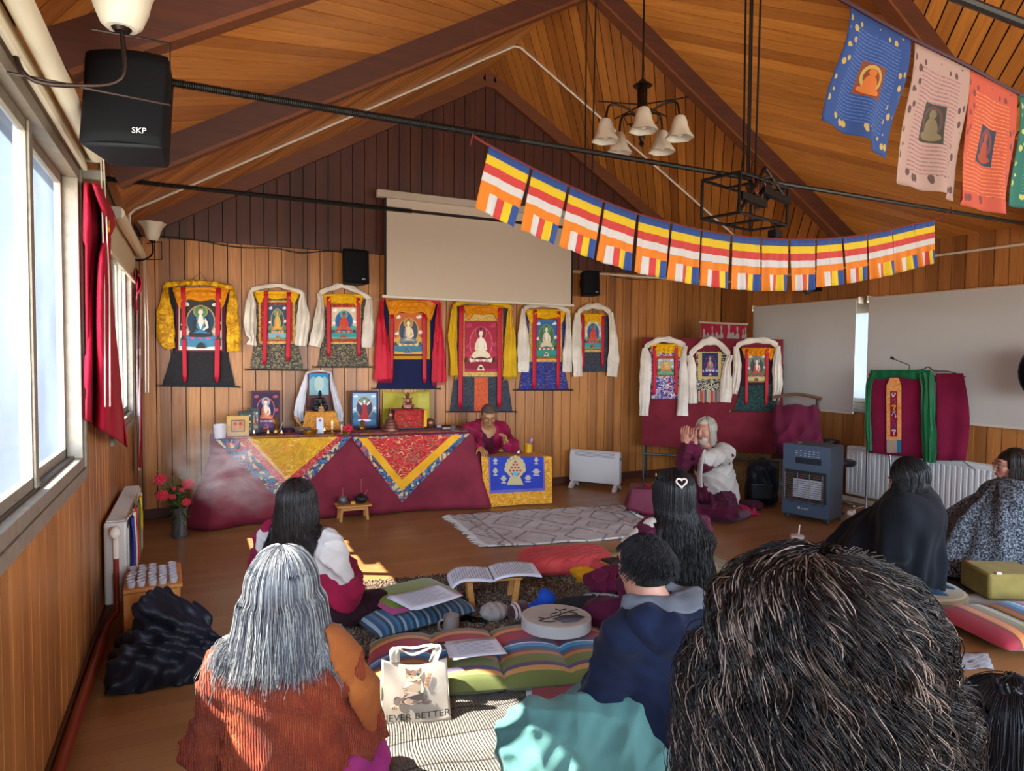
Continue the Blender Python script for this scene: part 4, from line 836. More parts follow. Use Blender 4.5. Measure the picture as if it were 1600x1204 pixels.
# ================================================================== SMOOTH BODIES (signed-distance solids turned into one continuous surface)
import openvdb
class Solid:
    def __init__(s, lo, hi, vox):
        s.lo = np.array(lo, float); s.vox = vox; n = np.ceil((np.array(hi)-s.lo)/vox).astype(int)+1; s.n = n
        ax = [(s.lo[i]+np.arange(n[i])*vox).astype(np.float32) for i in range(3)]
        s.X, s.Y, s.Z = ax[0][:, None, None], ax[1][None, :, None], ax[2][None, None, :]; s.D = np.full(tuple(n), .5, np.float32)
    def _sl(s, lo, hi, k):
        m = k+4*s.vox; a = np.clip(np.floor((np.asarray(lo)-m-s.lo)/s.vox).astype(int), 0, s.n); b = np.clip(np.ceil((np.asarray(hi)+m-s.lo)/s.vox).astype(int)+1, 0, s.n)
        S = tuple(slice(a[i], b[i]) for i in range(3)); return S, s.X[S[0]], s.Y[:, S[1]], s.Z[:, :, S[2]]
    def _un(s, S, d, k):
        D = s.D[S]
        if D.size == 0: return s
        if k <= 0: s.D[S] = np.minimum(D, d); return s
        h = np.maximum(k-np.abs(D-d), 0)/k; s.D[S] = np.minimum(D, d)-h*h*k*.25; return s
    def cap(s, a, b, ra, rb=None, k=.03):
        """tapered limb from a to b"""
        rb = ra if rb is None else rb; a = np.asarray(a, float); b = np.asarray(b, float); d = b-a; L2 = d@d+1e-9; R_ = max(ra, rb)
        S, X, Y, Z = s._sl(np.minimum(a, b)-R_, np.maximum(a, b)+R_, k)
        px, py, pz = X-a[0], Y-a[1], Z-a[2]; t = np.clip((px*d[0]+py*d[1]+pz*d[2])/L2, 0, 1)
        qx, qy, qz = px-t*d[0], py-t*d[1], pz-t*d[2]
        return s._un(S, np.sqrt(qx*qx+qy*qy+qz*qz)-(ra+(rb-ra)*t), k)
    def ell(s, c, r, k=.03, R=None, cut=False):
        m = max(r); c = np.asarray(c, float); S, X, Y, Z = s._sl(c-(m if R is not None else np.asarray(r)), c+(m if R is not None else np.asarray(r)), k)
        x, y, z = X-c[0], Y-c[1], Z-c[2]
        if R is not None:
            R = np.asarray(R, float).T; x, y, z = R[0, 0]*x+R[0, 1]*y+R[0, 2]*z, R[1, 0]*x+R[1, 1]*y+R[1, 2]*z, R[2, 0]*x+R[2, 1]*y+R[2, 2]*z
        q = np.sqrt((x/r[0])**2+(y/r[1])**2+(z/r[2])**2); g = np.sqrt((x/r[0]**2)**2+(y/r[1]**2)**2+(z/r[2]**2)**2)+1e-6
        d = q*(q-1)/g
        if cut: s.D[S] = np.maximum(s.D[S], -d); return s
        return s._un(S, d, k)
    def push(s, P, m):
        """move points that lie inside the solid (or closer than m) out to its surface"""
        sh = P.shape; Q = P.reshape(-1, 3).copy()
        for _ in range(3):
            g = (Q-s.lo)/s.vox; ins = np.all((g > 1) & (g < s.n-3), axis=1); i = np.clip(np.floor(g).astype(int), 1, s.n-3); fr = g-i
            def smp(o):
                j = i+o; v = 0
                for a in (0, 1):
                    for b in (0, 1):
                        for c in (0, 1): v = v+s.D[j[:, 0]+a, j[:, 1]+b, j[:, 2]+c]*(fr[:, 0] if a else 1-fr[:, 0])*(fr[:, 1] if b else 1-fr[:, 1])*(fr[:, 2] if c else 1-fr[:, 2])
                return v
            d = smp(np.array([0, 0, 0])); G = np.stack([smp(np.eye(3, dtype=int)[q])-smp(-np.eye(3, dtype=int)[q]) for q in range(3)], 1); G /= np.linalg.norm(G, axis=1)[:, None]+1e-9
            mv = np.where(ins & (d < m), m-d, 0.); Q += G*np.clip(mv, 0, .06)[:, None]
        return Q.reshape(sh)
    def path(s, P, r, k=.02):
        for i in range(len(P)-1): s.cap(P[i], P[i+1], r[i], r[i+1], k)
        return s
    def cutz(s, z): s.D = np.maximum(s.D, z-s.Z); return s
    def disp(s, f): s.D = s.D+f(s.X, s.Y, s.Z); return s
    def mesh(s):
        g = openvdb.FloatGrid(.5); g.copyFromArray(np.ascontiguousarray(s.D)); p, q = g.convertToQuads(isovalue=0.)
        p = np.asarray(p, float)*s.vox+s.lo; return p, np.asarray(q)
    def build(s, name, mats, parent=None, xf=None, smooth=3, pick=None):
        p, q = s.mesh()
        if xf is not None: p = xf(p)
        org = np.array(parent['_org'], float) if parent is not None else np.array([(p[:, 0].min()+p[:, 0].max())/2, (p[:, 1].min()+p[:, 1].max())/2, p[:, 2].min()])
        me = bpy.data.meshes.new(name); me.vertices.add(len(p)); me.vertices.foreach_set('co', (p-org).astype(np.float32).ravel())
        me.loops.add(len(q)*4); me.loops.foreach_set('vertex_index', q[:, ::-1].astype(np.int32).ravel())
        me.polygons.add(len(q)); me.polygons.foreach_set('loop_start', np.arange(len(q), dtype=np.int32)*4)
        me.update(calc_edges=True); me.validate(); me.polygons.foreach_set('use_smooth', np.ones(len(me.polygons), bool))
        if not isinstance(mats, (list, tuple)): mats = [mats]
        for m in mats: me.materials.append(m)
        # face normals must look outwards
        a = p[q]; c = a.mean(1); n_ = np.cross(a[:, 1]-a[:, 0], a[:, 2]-a[:, 0])[:, :]; vol = (n_*c).sum()
        if vol > 0: me.flip_normals()
        o = bpy.data.objects.new(name, me); COL.objects.link(o)
        if parent is not None: o.parent = parent
        else: o.location = org
        o['_org'] = tuple(float(x) for x in org)
        if smooth: m = o.modifiers.new('smooth', 'SMOOTH'); m.iterations = smooth; m.factor = .5
        return o
def tubes(P, R, n=3):
    """many thin strands at once: P [m, k, 3], R [m, k]"""
    P = np.asarray(P, float); m, k, _ = P.shape; T = np.gradient(P, axis=1); T /= np.linalg.norm(T, axis=2)[..., None]+1e-9
    up = np.zeros_like(T); up[..., 2] = 1; up[np.abs(T[..., 2]) > .9] = (1, 0, 0)
    A = np.cross(T, up); A /= np.linalg.norm(A, axis=2)[..., None]+1e-9; B = np.cross(A, T); V = np.empty((m, k, n, 3))
    for j in range(n): th = 2*PI*j/n; V[:, :, j] = P+(A*math.cos(th)+B*math.sin(th))*R[..., None]
    i0 = (np.arange(m)*k*n)[:, None, None]+(np.arange(k-1)*n)[None, :, None]+np.arange(n)[None, None, :]
    i1 = (np.arange(m)*k*n)[:, None, None]+(np.arange(k-1)*n)[None, :, None]+((np.arange(n)+1) % n)[None, None, :]
    Q = np.stack([i0, i1, i1+n, i0+n], -1).reshape(-1, 4); return V.reshape(-1, 3), Q
def strand_mesh(name, P, R, mats, parent, n=3, pick=None):
    V, Q = tubes(P, R, n); org = np.array(parent['_org'], float); me = bpy.data.meshes.new(name)
    me.vertices.add(len(V)); me.vertices.foreach_set('co', (V-org).astype(np.float32).ravel()); me.loops.add(len(Q)*4); me.loops.foreach_set('vertex_index', Q.astype(np.int32).ravel())
    me.polygons.add(len(Q)); me.polygons.foreach_set('loop_start', np.arange(len(Q), dtype=np.int32)*4); me.update(calc_edges=True)
    me.polygons.foreach_set('use_smooth', np.ones(len(Q), bool))
    if not isinstance(mats, (list, tuple)): mats = [mats]
    for x in mats: me.materials.append(x)
    if pick is not None: me.polygons.foreach_set('material_index', np.repeat(pick, (P.shape[1]-1)*n).astype(np.int32))
    o = bpy.data.objects.new(name, me); COL.objects.link(o); o.parent = parent; o['_org'] = tuple(float(x) for x in org); return o
def place(o, loc, rz=0., rx=0., ry=0.):
    o.location = tuple(float(x) for x in loc); o.rotation_euler = (rx, ry, rz); return o
def pillow(mb, lx, ly, h, p=5., mi=None, segs=1, nu=40, nv=30, quilt=0., base=.35):
    """stuffed cushion lying in local coordinates, seams between segs sections along x"""
    def ht(u, v):
        a = max(0., 1-abs(u)**p)**.5*max(0., 1-abs(v)**p)**.5
        if segs > 1: s = abs(math.sin(PI*segs*(u+1)/2)); a *= .45+.55*s**.45
        if quilt: a *= 1-.16*(max(0, 1-abs(math.sin(PI*quilt*(u+v)/1.))*3.5)+max(0, 1-abs(math.sin(PI*quilt*(u-v)/1.))*3.5))
        return a
    for sgn in (1, -1):
        H = h*(1-base) if sgn > 0 else h*base
        mb.grid(lambda a, b: (lx/2*(2*a-1)*(sgn if False else 1)*(1-.04*abs(2*b-1)**3*0), ly/2*(2*(b if sgn > 0 else 1-b)-1), h*base+sgn*H*ht(2*a-1, 2*(b if sgn > 0 else 1-b)-1)), nu, nv, mi)
    return mb
# ================================================================== ALTAR
ZT = .76; FLc, FRc, BLc, BRc = np.array([.17, 6.30]), np.array([2.47, 6.10]), np.array([.12, 6.74]), np.array([2.52, 6.74])
al = thing('altar_table', (1.32, 6.42, 0), 'long altar table along the back wall under a maroon cloth', 'table')
WOODL = wood('pine_wood', '#b07434', '#cf9450', 0, rough=.5); DARKW = wood('dark_furniture_wood', '#2f1c12', '#44291a', 2, rough=.45)
mb = MB(); mb.add([(*FLc, .72), (*FRc, .72), (*BRc, .72), (*BLc, .72), (*FLc, .745), (*FRc, .745), (*BRc, .745), (*BLc, .745)], [(3, 2, 1, 0), (4, 5, 6, 7), (0, 1, 5, 4), (1, 2, 6, 5), (2, 3, 7, 6), (3, 0, 4, 7)]); mb.build('tabletop', WOODL, al)
for p in (FLc+(.06, .05), FRc+(-.06, .05), BLc+(.06, -.06), BRc+(-.06, -.06)): mb = MB(); mb.box((p[0], p[1], .36), (.05, .05, .72)); mb.build('leg', DARKW, al)
def per(t):   # top rim of the cloth, running from back left round the front to back right
    pts = [BLc, FLc, FRc, BRc]; Ls = [np.linalg.norm(pts[i+1]-pts[i]) for i in range(3)]; tot = sum(Ls); d = t*tot
    for i in range(3):
        if d <= Ls[i] or i == 2: return pts[i]+(pts[i+1]-pts[i])*min(1, d/Ls[i]), i, d/Ls[i]
        d -= Ls[i]
cen = np.array([1.32, 6.9])
MAR2 = fabric('altar_maroon_cloth', '#6c1a2a', '#7c2234', rough=.7, sheen=.3)
def clothfn(u, v):
    p, i, f = per(u); out = p-cen; out /= np.linalg.norm(out)
    if i == 0: out = np.array([-1., -.15]); 
    if i == 1: out = np.array([-.05, -1.])
    if i == 2: out = np.array([1., -.2])
    dl = np.linalg.norm(p-FLc); dr_ = np.linalg.norm(p-FRc); corner = math.exp(-(dl/.22)**2)
    cr_ = math.exp(-(dr_/.16)**2); z = ZT*(1-v)+.012*v
    flare = (.03+.16*corner+.15*cr_)*v; fold = .020*v*math.sin(u*37)+.03*v*math.sin(dl*21)*math.exp(-dl*2.2)
    dirn = out+np.array([-.55, 0])*corner+np.array([.6, 0])*cr_; q = p+out*.006+dirn*flare+out*fold
    q[1] = min(q[1], 6.76)
    return (q[0], q[1], z)
tc_ = thing('altar_cloth', (1.32, 6.42, ZT), 'maroon cloth covering the long altar table down to the floor', 'tablecloth')
mb = MB(); mb.grid(clothfn, 200, 16); mb.build('drop', MAR2, tc_, thick=.004, ang=180, off=1)
mb = MB(); V = [(*FLc, ZT), (*FRc, ZT), (*BRc, ZT), (*BLc, ZT)]; mb.add(V, [(0, 1, 2, 3)]); mb.build('top', MAR2, tc_, thick=.006, off=-1)
AP = Plane(tuple(FLc+(0, -.014)), tuple(FRc+(0, -.014)))
BF = brocade('blue_floral_border', '#232d50', ['#b8a67a', '#3f6f94', '#b84a34', '#2e4868', '#4a6484'], 15, 1.2); YB_ = brocade('yellow_figured_brocade', '#bd860c', ['#cf9a10', '#dcbc62', '#d07c3c', '#a8861c', '#d8a828'], 18, 1.2, lo=.03)
RB_ = brocade('red_figured_brocade', '#98121c', ['#b8222a', '#c85a3c', '#c89468', '#7c6a50', '#c04830'], 20, 1.2, lo=.03); RBAND = brocade('red_band_brocade', '#a81c24', ['#c23438', '#d8a08a', '#8c1420'], 60); YBAND = fabric('golden_band', '#d69414', '#e2aa2a')
def cover(label, outer, band, inner, mats, top):
    t = thing('altar_cover', AP.at(*outer[2], .01), label, 'altar cloth')
    mb = MB(); plate(mb, AP, outer, .022, .026); mb.build('outer_border', mats[0], t, smooth=False)
    mb = MB(); plate(mb, AP, band, .026, .0275); mb.build('band', mats[1], t, smooth=False)
    mb = MB(); plate(mb, AP, inner, .0275, .029); mb.build('centre', mats[2], t, smooth=False)
    mb = MB(); a, b = AP.uv(AP.at(*top[0], .02))[0], AP.uv(AP.at(*top[1], .02))[0]
    for (ua, ub, dd, m) in ((a, b, .10, 0), (a+.09, b-.09, .07, 1), (a+.15, b-.15, .05, 2)):
        z = ZT+.003+.001*m; P = [AP.pt(ua, z, .024), AP.pt(ub, z, .024), AP.pt(ub, z, -dd), AP.pt(ua, z, -dd)]; Q = [p+np.array([0, 0, .002]) for p in P]
        mb.add(P+Q, [(0, 3, 2, 1), (4, 5, 6, 7), (0, 1, 5, 4), (1, 2, 6, 5), (2, 3, 7, 6), (3, 0, 4, 7)], m)
    mb.build('top_fold', [mats[0], mats[1], mats[2]], t, smooth=False)
cover('yellow brocade altar cover with blue floral border hanging in a point', [(337, 687), (549, 682), (447, 790)], [(372, 686), (538, 682), (447, 765)], [(386, 685), (527, 682), (447, 750)], [BF, RBAND, YB_], [(337, 686), (549, 682)])
cover('red brocade altar cover with golden band and blue border hanging in a point', [(549, 683), (734, 677), (628, 784)], [(560, 684), (723, 679), (628, 766)], [(574, 684), (707, 679), (628, 749)], [BF, YBAND, RB_], [(549, 682), (734, 677)])
GOLD = mp('brass', '#b98b3a', .3, .9); SILV = mp('silver_bowl', '#b0aca4', .25, .9); BRZ = mp('dark_bronze_statue', '#1f2624', .35, .6); COPP = mp('worn_copper', '#8a5a48', .35, .7); FLAME = mp('candle_flame', '#ffb060', .5, emit=9)
def tp(px, py, z=ZT+.006): p = fl(px, py, z); p[1] = min(p[1], 6.70); return p
def ty(px, y, z=ZT+.006):   # on the table top under picture column px, at depth y
    p = onp(px, 660, 1, y); p[2] = z; return p
def lean(name, px0, px1, ytop, y, label, fm, build, cat='picture', th=.018, border=None, z0=ZT+.006):
    """upright picture on the altar facing the room; outline columns px0..px1 at depth y"""
    pl = Plane((0, y), (1, y)); a, b = pl.at(px0, 650)[0], pl.at(px1, 650)[0]; zt_ = pl.at((px0+px1)/2, ytop)[2]
    t = thing(name, ((a+b)/2, y, z0), label, cat)
    mb = MB(); mb.bb((a, y-th/2, z0), (b, y+th/2, zt_)); mb.build('panel', fm, t, bevel=.003)
    build(pl, a, b, z0, zt_, t, th/2); return t
def pxr(pl, a, b, z0, z1, m=0.):   # pixel rectangle of a world rectangle on a plane, for paintings
    def q(u, z): 
        d = np.array([u, pl.A[1], z])-CO; zz = d@CF; return 800+FPX*(d@CR)/zz, 602-FPX*(d@CU)/zz
    w, h = b-a, z1-z0; p0 = q(a+w*m, z1-h*m); p1 = q(b-w*m, z0+h*m); p2 = q(b-w*m, z1-h*m); p3 = q(a+w*m, z0+h*m)
    return (min(p0[0], p3[0]), (p0[1]+p2[1])/2, (p2[0]+p1[0])/2, (p1[1]+p3[1])/2)
def lp(m, sty, **k): return lambda pl, a, b, z0, z1, t, d: painting(pl, *pxr(pl, a, b, z0, z1, m), t, sty, d+.0005, 'picture', **k)
PLUM = mp('plum_frame', '#3c1230', .6); NAVF = mp('navy_frame', '#16204a', .6); GOLDF = wood('golden_frame_wood', '#b9842f', '#d2a24c', 0, rough=.4)
lean('deity_picture', 393, 438, 610, 6.66, 'large plum-bordered picture of orange-robed figure at left rear of altar', PLUM, lp(.06, dict(sky='#2c1438', land='#4a1c40', water='#6a4a80', aur='#1c2450', rim='#c8502c', halo='#8fa8c0', skin='#ecd2c0', robe='#c86a4a', robe2='#d98a5a', lotus='#c8b0c8', base='#3c3070', cloud='#a84a4a')))
lean('deity_picture', 548, 591, 610, 6.66, 'blue-edged picture of red-skirted standing figure, centre rear of altar', NAVF, lp(.07, dict(sky='#8fb0c8', land='#3f6a8c', water='#4a7a9c', aur='#2f4058', rim='#b8925a', halo='#6a8a7a', skin='#ecdccc', robe='#a82a2c', robe2='#d8c8b0', lotus='#e0dcd8', base='#5a6a7a', cloud='#dde4e8'), standing=True))
lean('framed_photo', 372, 395, 642, 6.55, 'black-framed picture behind the golden frame on altar', mp('black_frame', '#101012', .4), lp(.13, dict(sky='#39564a', land='#6a7a60', aur='#4a5a50', rim='#a08c5a')), th=.02)
lean('framed_photo', 386, 406, 637, 6.60, 'second black-framed picture, behind the first, on altar', mp('black_frame', '#101012', .4), lp(.15, dict(sky='#7f8a8c', land='#8a5a3a', aur='#5a5a70', rim='#b05a30')), th=.02)
def goldpic(pl, a, b, z0, z1, t, d):
    mb = MB(); w, h = b-a, z1-z0; plate(mb, pl, [(a+w*.2, z0+h*.22), (b-w*.2, z0+h*.22), (b-w*.2, z1-h*.2), (a+w*.2, z1-h*.2)], d, d+.001, 0, px=False)
    plate(mb, pl, [(a+w*.24, z0+h*.26), (b-w*.24, z0+h*.26), (b-w*.24, z1-h*.24), (a+w*.24, z1-h*.24)], d+.001, d+.002, 1, px=False)
    for x, c in ((.37, 2), (.62, 2)):
        plate(mb, pl, oval(a+w*x, z0+h*.6, w*.085, h*.1, 16), d+.002, d+.003, c, px=False); plate(mb, pl, [(a+w*(x-.09), z0+h*.32), (a+w*(x+.09), z0+h*.32), (a+w*x, z0+h*.58)], d+.003, d+.004, 3, px=False)
    mb.build('picture', [flatm('#5a4038'), flatm('#b0885a'), flatm('#b83c30'), flatm('#c8742c')], t, smooth=False)
lean('framed_picture', 354, 389, 649, 6.42, 'thick golden-framed small picture of two figures at left front of altar', GOLDF, goldpic, th=.05)
# tall picture with a scarf above the small wooden stand
bx = thing('altar_stand', ty(502, 6.6), 'small wooden stand under orange brocade in the middle of altar', 'stand')
pl = Plane((0, 6.52), (1, 6.52)); a, b = pl.at(479, 660)[0], pl.at(523, 660)[0]; zt_ = pl.at(500, 644)[2]
mb = MB(); mb.bb((a, 6.525, ZT+.006), (b, 6.70, zt_)); mb.build('box', DARKW, bx, bevel=.004)
mb = MB(); mb.grid(lambda u, v: (a-.01+(b-a+.02)*u+(.04*(2*u-1)*v), 6.52-.012*math.sin(u*19+v*2)*v-.02*v, zt_+.004-(zt_-ZT-.012)*v), 30, 10); mb.build('brocade_cover', brocade('orange_figured_brocade', '#b8721c', ['#c98430', '#a85a18', '#d09a48'], 40), bx, thick=.003)
mb = MB(); mb.bb((a-.005, 6.51, zt_), (b+.005, 6.70, zt_+.006)); mb.build('brocade_top', _M['orange_figured_brocade'], bx)
pl = Plane((0, 6.76), (1, 6.76)); a, b = pl.at(479.5, 620)[0], pl.at(517, 620)[0]; z1 = pl.at(498, 580)[2]; z0 = pl.at(498, 619)[2]
tp_ = thing('framed_picture', ((a+b)/2, 6.76, z0), 'maroon-framed pale blue picture on the wall above the altar statue', 'picture')
mb = MB(); mb.bb((a, 6.755, ZT+.12), (b, 6.78, z1)); mb.build('frame', mp('maroon_frame', '#5a1820', .5), tp_, bevel=.003)
mb = MB(); w, h = b-a, z1-z0
plate(mb, pl, [(a+w*.1, z0+h*.06), (b-w*.1, z0+h*.06), (b-w*.1, z1-h*.08), (a+w*.1, z1-h*.08)], .006, .007, 0, px=False)
plate(mb, pl, [(a+w*.1, z1-h*.35), (a+w*.25, z1-h*.2), (a+w*.5, z1-h*.3), (a+w*.75, z1-h*.2), (b-w*.1, z1-h*.35), (b-w*.1, z1-h*.08), (a+w*.1, z1-h*.08)], .007, .0075, 1, px=False)
plate(mb, pl, oval((a+b)/2, z0+h*.5, w*.2, h*.3), .007, .008, 2, px=False)
for q in range(5): plate(mb, pl, [(a+w*.1, z0+h*(.08+.07*q)), (a+w*.3, z0+h*(.06+.06*q)), (a+w*.1, z0+h*(.11+.07*q))], .008, .0085, 2, px=False); plate(mb, pl, [(b-w*.1, z0+h*(.08+.07*q)), (b-w*.3, z0+h*(.06+.06*q)), (b-w*.1, z0+h*(.11+.07*q))], .008, .0085, 2, px=False)
mb.build('picture', [flatm('#8fc0cc'), flatm('#2f8ab8'), flatm('#b8ccc0')], tp_, smooth=False)
WSILK = fabric('white_silk', '#c6bfc4', '#dedade', rough=.4, sheen=.4)
pls = Plane((0, 6.70), (1, 6.70))
scarf(pls, 'white silk scarf framing the pale blue picture above altar', [(479, 582), (498, 579), (517, 582)], [(476, 600, 9), (470, 625, 14), (467, 645, 15), (470, 658, 12)], [(519, 600, 7), (525, 625, 10), (530, 645, 12), (531, 658, 10)], WSILK, d=.0, barw=3, seed=21)
def buddha(c, h, m, label, arms=2, base=True, hat=False):
    """seated statue of height h"""
    c = np.asarray(c, float); s = Solid((-.42*h, -.35*h, -.02*h), (.42*h, .35*h, 1.04*h), h/46); k = .05*h
    s.ell((0, 0, .10*h), (.36*h, .24*h, .10*h), 0.); s.ell((0, 0, .03*h), (.34*h, .24*h, .05*h), k)
    s.cap((-.28*h, -.10*h, .20*h), (.10*h, -.16*h, .20*h), .075*h, .06*h, k); s.cap((.28*h, -.10*h, .20*h), (-.10*h, -.16*h, .21*h), .075*h, .06*h, k)
    s.ell((0, 0, .30*h), (.14*h, .11*h, .18*h), k); s.ell((0, 0, .50*h), (.18*h, .10*h, .12*h), k); s.cap((0, 0, .55*h), (0, 0, .68*h), .055*h, .05*h, k*.5)
    for sg in (-1, 1): s.cap((sg*.17*h, 0, .54*h), (sg*.23*h, 0, .36*h), .06*h, .045*h, k*.7); s.cap((sg*.23*h, 0, .36*h), (sg*.06*h, -.14*h, .30*h), .045*h, .035*h, k*.7)
    s.ell((0, 0, .76*h), (.085*h, .09*h, .11*h), k*.3); s.ell((0, .01*h, .88*h), (.05*h, .05*h, .05*h), k*.4)
    if arms > 2:
        for sg in (-1, 1): s.cap((sg*.15*h, .03*h, .5*h), (sg*.3*h, .03*h, .62*h), .035*h, .03*h, k*.4); s.cap((0, .05*h, .5*h), (sg*.15*h, .08*h, .85*h), .04*h, .03*h, k)
        s.cap((0, .02*h, .85*h), (0, .02*h, 1.0*h), .05*h, .01*h, k*.4)
    s.D = np.maximum(s.D, -s.Z); o = s.build('seated_statue', m, None, lambda p: p+c, 2); return tag(o, label, 'statue')
P = ty(500, 6.62, zt_ if False else Plane((0, 6.52), (1, 6.52)).at(500, 644)[2]+.006)
buddha(P, onp(500, 607, 1, 6.62)[2]-P[2], BRZ, 'dark bronze seated buddha statue before the pale blue picture')
P2_ = np.array([P[0], 6.545, P[2]]); buddha(P2_, .085, mp('tan_clay', '#a8794c', .6), 'tiny tan seated figure in front of the dark statue')
# the yellow cloth and brocade-covered box with a statue on top
yc = thing('yellow_backcloth', (2.0, 6.765, .78), 'shiny yellow-green cloth pinned on the wall behind the many-armed statue', 'cloth')
YG = fabric('yellow_green_satin', '#a89a20', '#c4b43a', rough=.35, sheen=.3)
mb = MB(); mb.grid(lambda u, v: WALLP.at(598+74*u, 609+54*v+4*math.sin(u*PI)*(1-v), .012+.018*abs(math.sin((u*(1-v*.4)+.2*v)*8+v*2))*v**.5), 50, 14); mb.build('cloth', YG, yc, thick=.003, ang=180)
bx2 = thing('brocade_box', ty(640, 6.5), 'box covered with red brocade right of the metal stupa on altar', 'box')
pl = Plane((0, 6.42), (1, 6.42)); a, b = pl.at(617, 660)[0], pl.at(664, 660)[0]; zt_ = pl.at(640, 641)[2]
mb = MB(); mb.bb((a, 6.43, ZT+.008), (b, 6.66, zt_)); mb.build('box', DARKW, bx2, bevel=.004)
mb = MB(); mb.grid(lambda u, v: (a-.012*v*(1-2*u)*0+(b-a)*u-.03*v+.0, 6.42-.035*v-.006*math.sin(u*14)*v, zt_+.006-(zt_-ZT-.022)*v), 30, 10); mb.build('brocade_cover', brocade('red_green_brocade', '#9c1c1e', ['#b42a22', '#4a5a38', '#c4562c', '#8c1a1c'], 30), bx2, thick=.004)
mb = MB(); mb.bb((a, 6.415, zt_+.001), (b, 6.66, zt_+.007)); mb.build('brocade_top', _M['red_green_brocade'], bx2)
mb = MB(); plate(mb, Plane((0, 6.405), (1, 6.385)), [(pl.at(660, 650)[0]+.0, zt_), (b+.004, zt_), (b+.0, ZT+.03), (pl.at(662, 650)[0]-.02, ZT+.03)], 0, .004, px=False); mb.build('gold_edge', YBAND, bx2)
P = ty(637, 6.54, zt_+.008); buddha(P, onp(637, 610, 1, 6.54)[2]-P[2]-.004, COPP, 'many-armed copper statue on the red brocade box', 4)
st = tp(610, 672); mb = MB(); pr = [(.085, 0), (.085, .02), (.07, .025), (.072, .05), (.058, .055), (.06, .078), (.045, .083), (.047, .10), (.03, .105), (.02, .12), (.028, .14), (.02, .165), (.006, .18), (.004, .20), (.001, .2)]
mb.lathe([(r, z*1.05) for r, z in pr], st, 28); tag(mb.build('tiered_offering', COPP), 'tiered copper offering cone left of the red brocade box', 'offering')
mb = MB(); mb.ball(tp(672, 668)+np.array([0, 0, .05]), (.052, .045, .05)); mb.lathe([(.03, 0), (.02, .01)], tp(672, 668), 14); tag(mb.build('round_pot', COPP), 'round copper pot right of the red brocade box', 'pot')
# bowls, lights, cups
def lathe_thing(name, prof, c, m, label, cat, group=None, n=20): mb = MB(); mb.lathe(prof, c, n); return tag(mb.build(name, m), label, cat, group)
lathe_thing('singing_bowl', [(.03, 0), (.055, .012), (.075, .045), (.078, .06), (.072, .058), (.05, .018), (.001, .012)], tp(473, 678), SILV, 'silver metal bowl at the front of altar, left of the orange', 'bowl')
lathe_thing('brass_bowl', [(.03, 0), (.055, .012), (.072, .04), (.075, .052), (.069, .05), (.05, .018), (.001, .012)], tp(484, 680), GOLD, 'wide brass bowl beside the silver bowl on altar', 'bowl')
c = tp(472, 674); mb = MB(); mb.tube([c+(0, 0, .05), c+(-.06, .05, .14)], [.009, .012], 10); tag(mb.build('mallet', WOODL), 'wooden mallet leaning in the bowls on altar', 'mallet')
ORG = mp('orange_peel', '#d9700c', .45, bump=.3, bsc=300)
for px, py, lb in ((494, 676, 'orange fruit at the front middle of altar'), (391, 672, 'orange fruit between golden frame and black frames'), (404, 669, 'orange fruit before the second black frame')):
    mb = MB(); mb.ball(tp(px, py)+np.array([0, 0, .033]), .034); tag(mb.build('orange_fruit', ORG), lb, 'fruit')
cup = None
spots = [(397, 680), (419, 680), (440, 680), (452, 676), (507, 676), (514, 678), (541, 678), (555, 674), (568, 672), (577, 676)]
for i, (x, y) in enumerate(spots):
    p = tp(x, y); L_ = 'small lit tea light on the altar edge' if i < 3 or i == 4 else 'small brass offering cup along the altar front'
    t = thing('tea_light' if 'lit' in L_ else 'offering_cup', p, L_, 'candle' if 'lit' in L_ else 'cup', 'tea lights on the altar edge' if 'lit' in L_ else 'offering cups on the altar')
    mb = MB(); mb.lathe([(.018, 0), (.014, .006), (.024, .022), (.022, .022), (.012, .010), (.001, .009)], p, 16); mb.build('cup', GOLD, t)
    if 'lit' in L_: mb = MB(); mb.lathe([(.001, .018), (.006, .026), (.004, .036), (.0005, .048)], p, 10); mb.build('flame', FLAME, t)
for x, y, lb in ((519, 676, 'lit white candle in a brass holder on altar'), (534, 677, 'thin white candle left of the red altar flower')):
    p = tp(x, y); t = thing('candle', p, lb, 'candle'); mb = MB(); mb.lathe([(.03, 0), (.03, .005), (.012, .008), (.012, .03), (.02, .034), (.001, .034)], p, 16); mb.build('holder', GOLD, t); mb = MB(); mb.cyl(p+(0, 0, .03), p+(0, 0, .085), .008, n=12); mb.build('wax', mp('white_wax', '#e4ddd0', .5), t)
    if x == 519: mb = MB(); mb.lathe([(.001, .085), (.007, .095), (.004, .108), (.0005, .12)], p, 10); mb.build('flame', FLAME, t)
p = tp(544, 677); t = thing('red_flower', p, 'red flower head at the front of altar beside the candles', 'flower')
mb = MB(); rr = random.Random(5)
for q in range(26): a = q*2.4; r = .006+.034*(q/26)**.6; mb.ball(p+np.array([r*math.cos(a), r*math.sin(a)*.6, .045+.03*math.cos(q)*(1-q/40)]), (.016, .012, .014), 8, 6)
mb.build('petals', mp('crimson_petals', '#b80f34', .6), t); mb = MB(); mb.lathe([(.02, 0), (.012, .03)], p, 10); mb.build('holder', GOLD, t)
p = ty(500, 6.36); mb = MB(); mb.box(p+(0, 0, .075), (.062, .006, .15), rotm(-.12)); cd = thing('photo_card', p, 'small pale card standing before the orange brocade stand', 'card'); mb.build('card', flatm('#c4cdd8'), cd)
mb = MB(); mb.box(p+(.0, -.006, .12), (.02, .003, .02), rotm(-.12)); mb.build('red_seal', flatm('#a83a48'), cd); mb = MB(); mb.box(p+(.012, -.004, .05), (.022, .003, .05), rotm(-.12)); mb.build('dark_print', flatm('#5a6270'), cd)
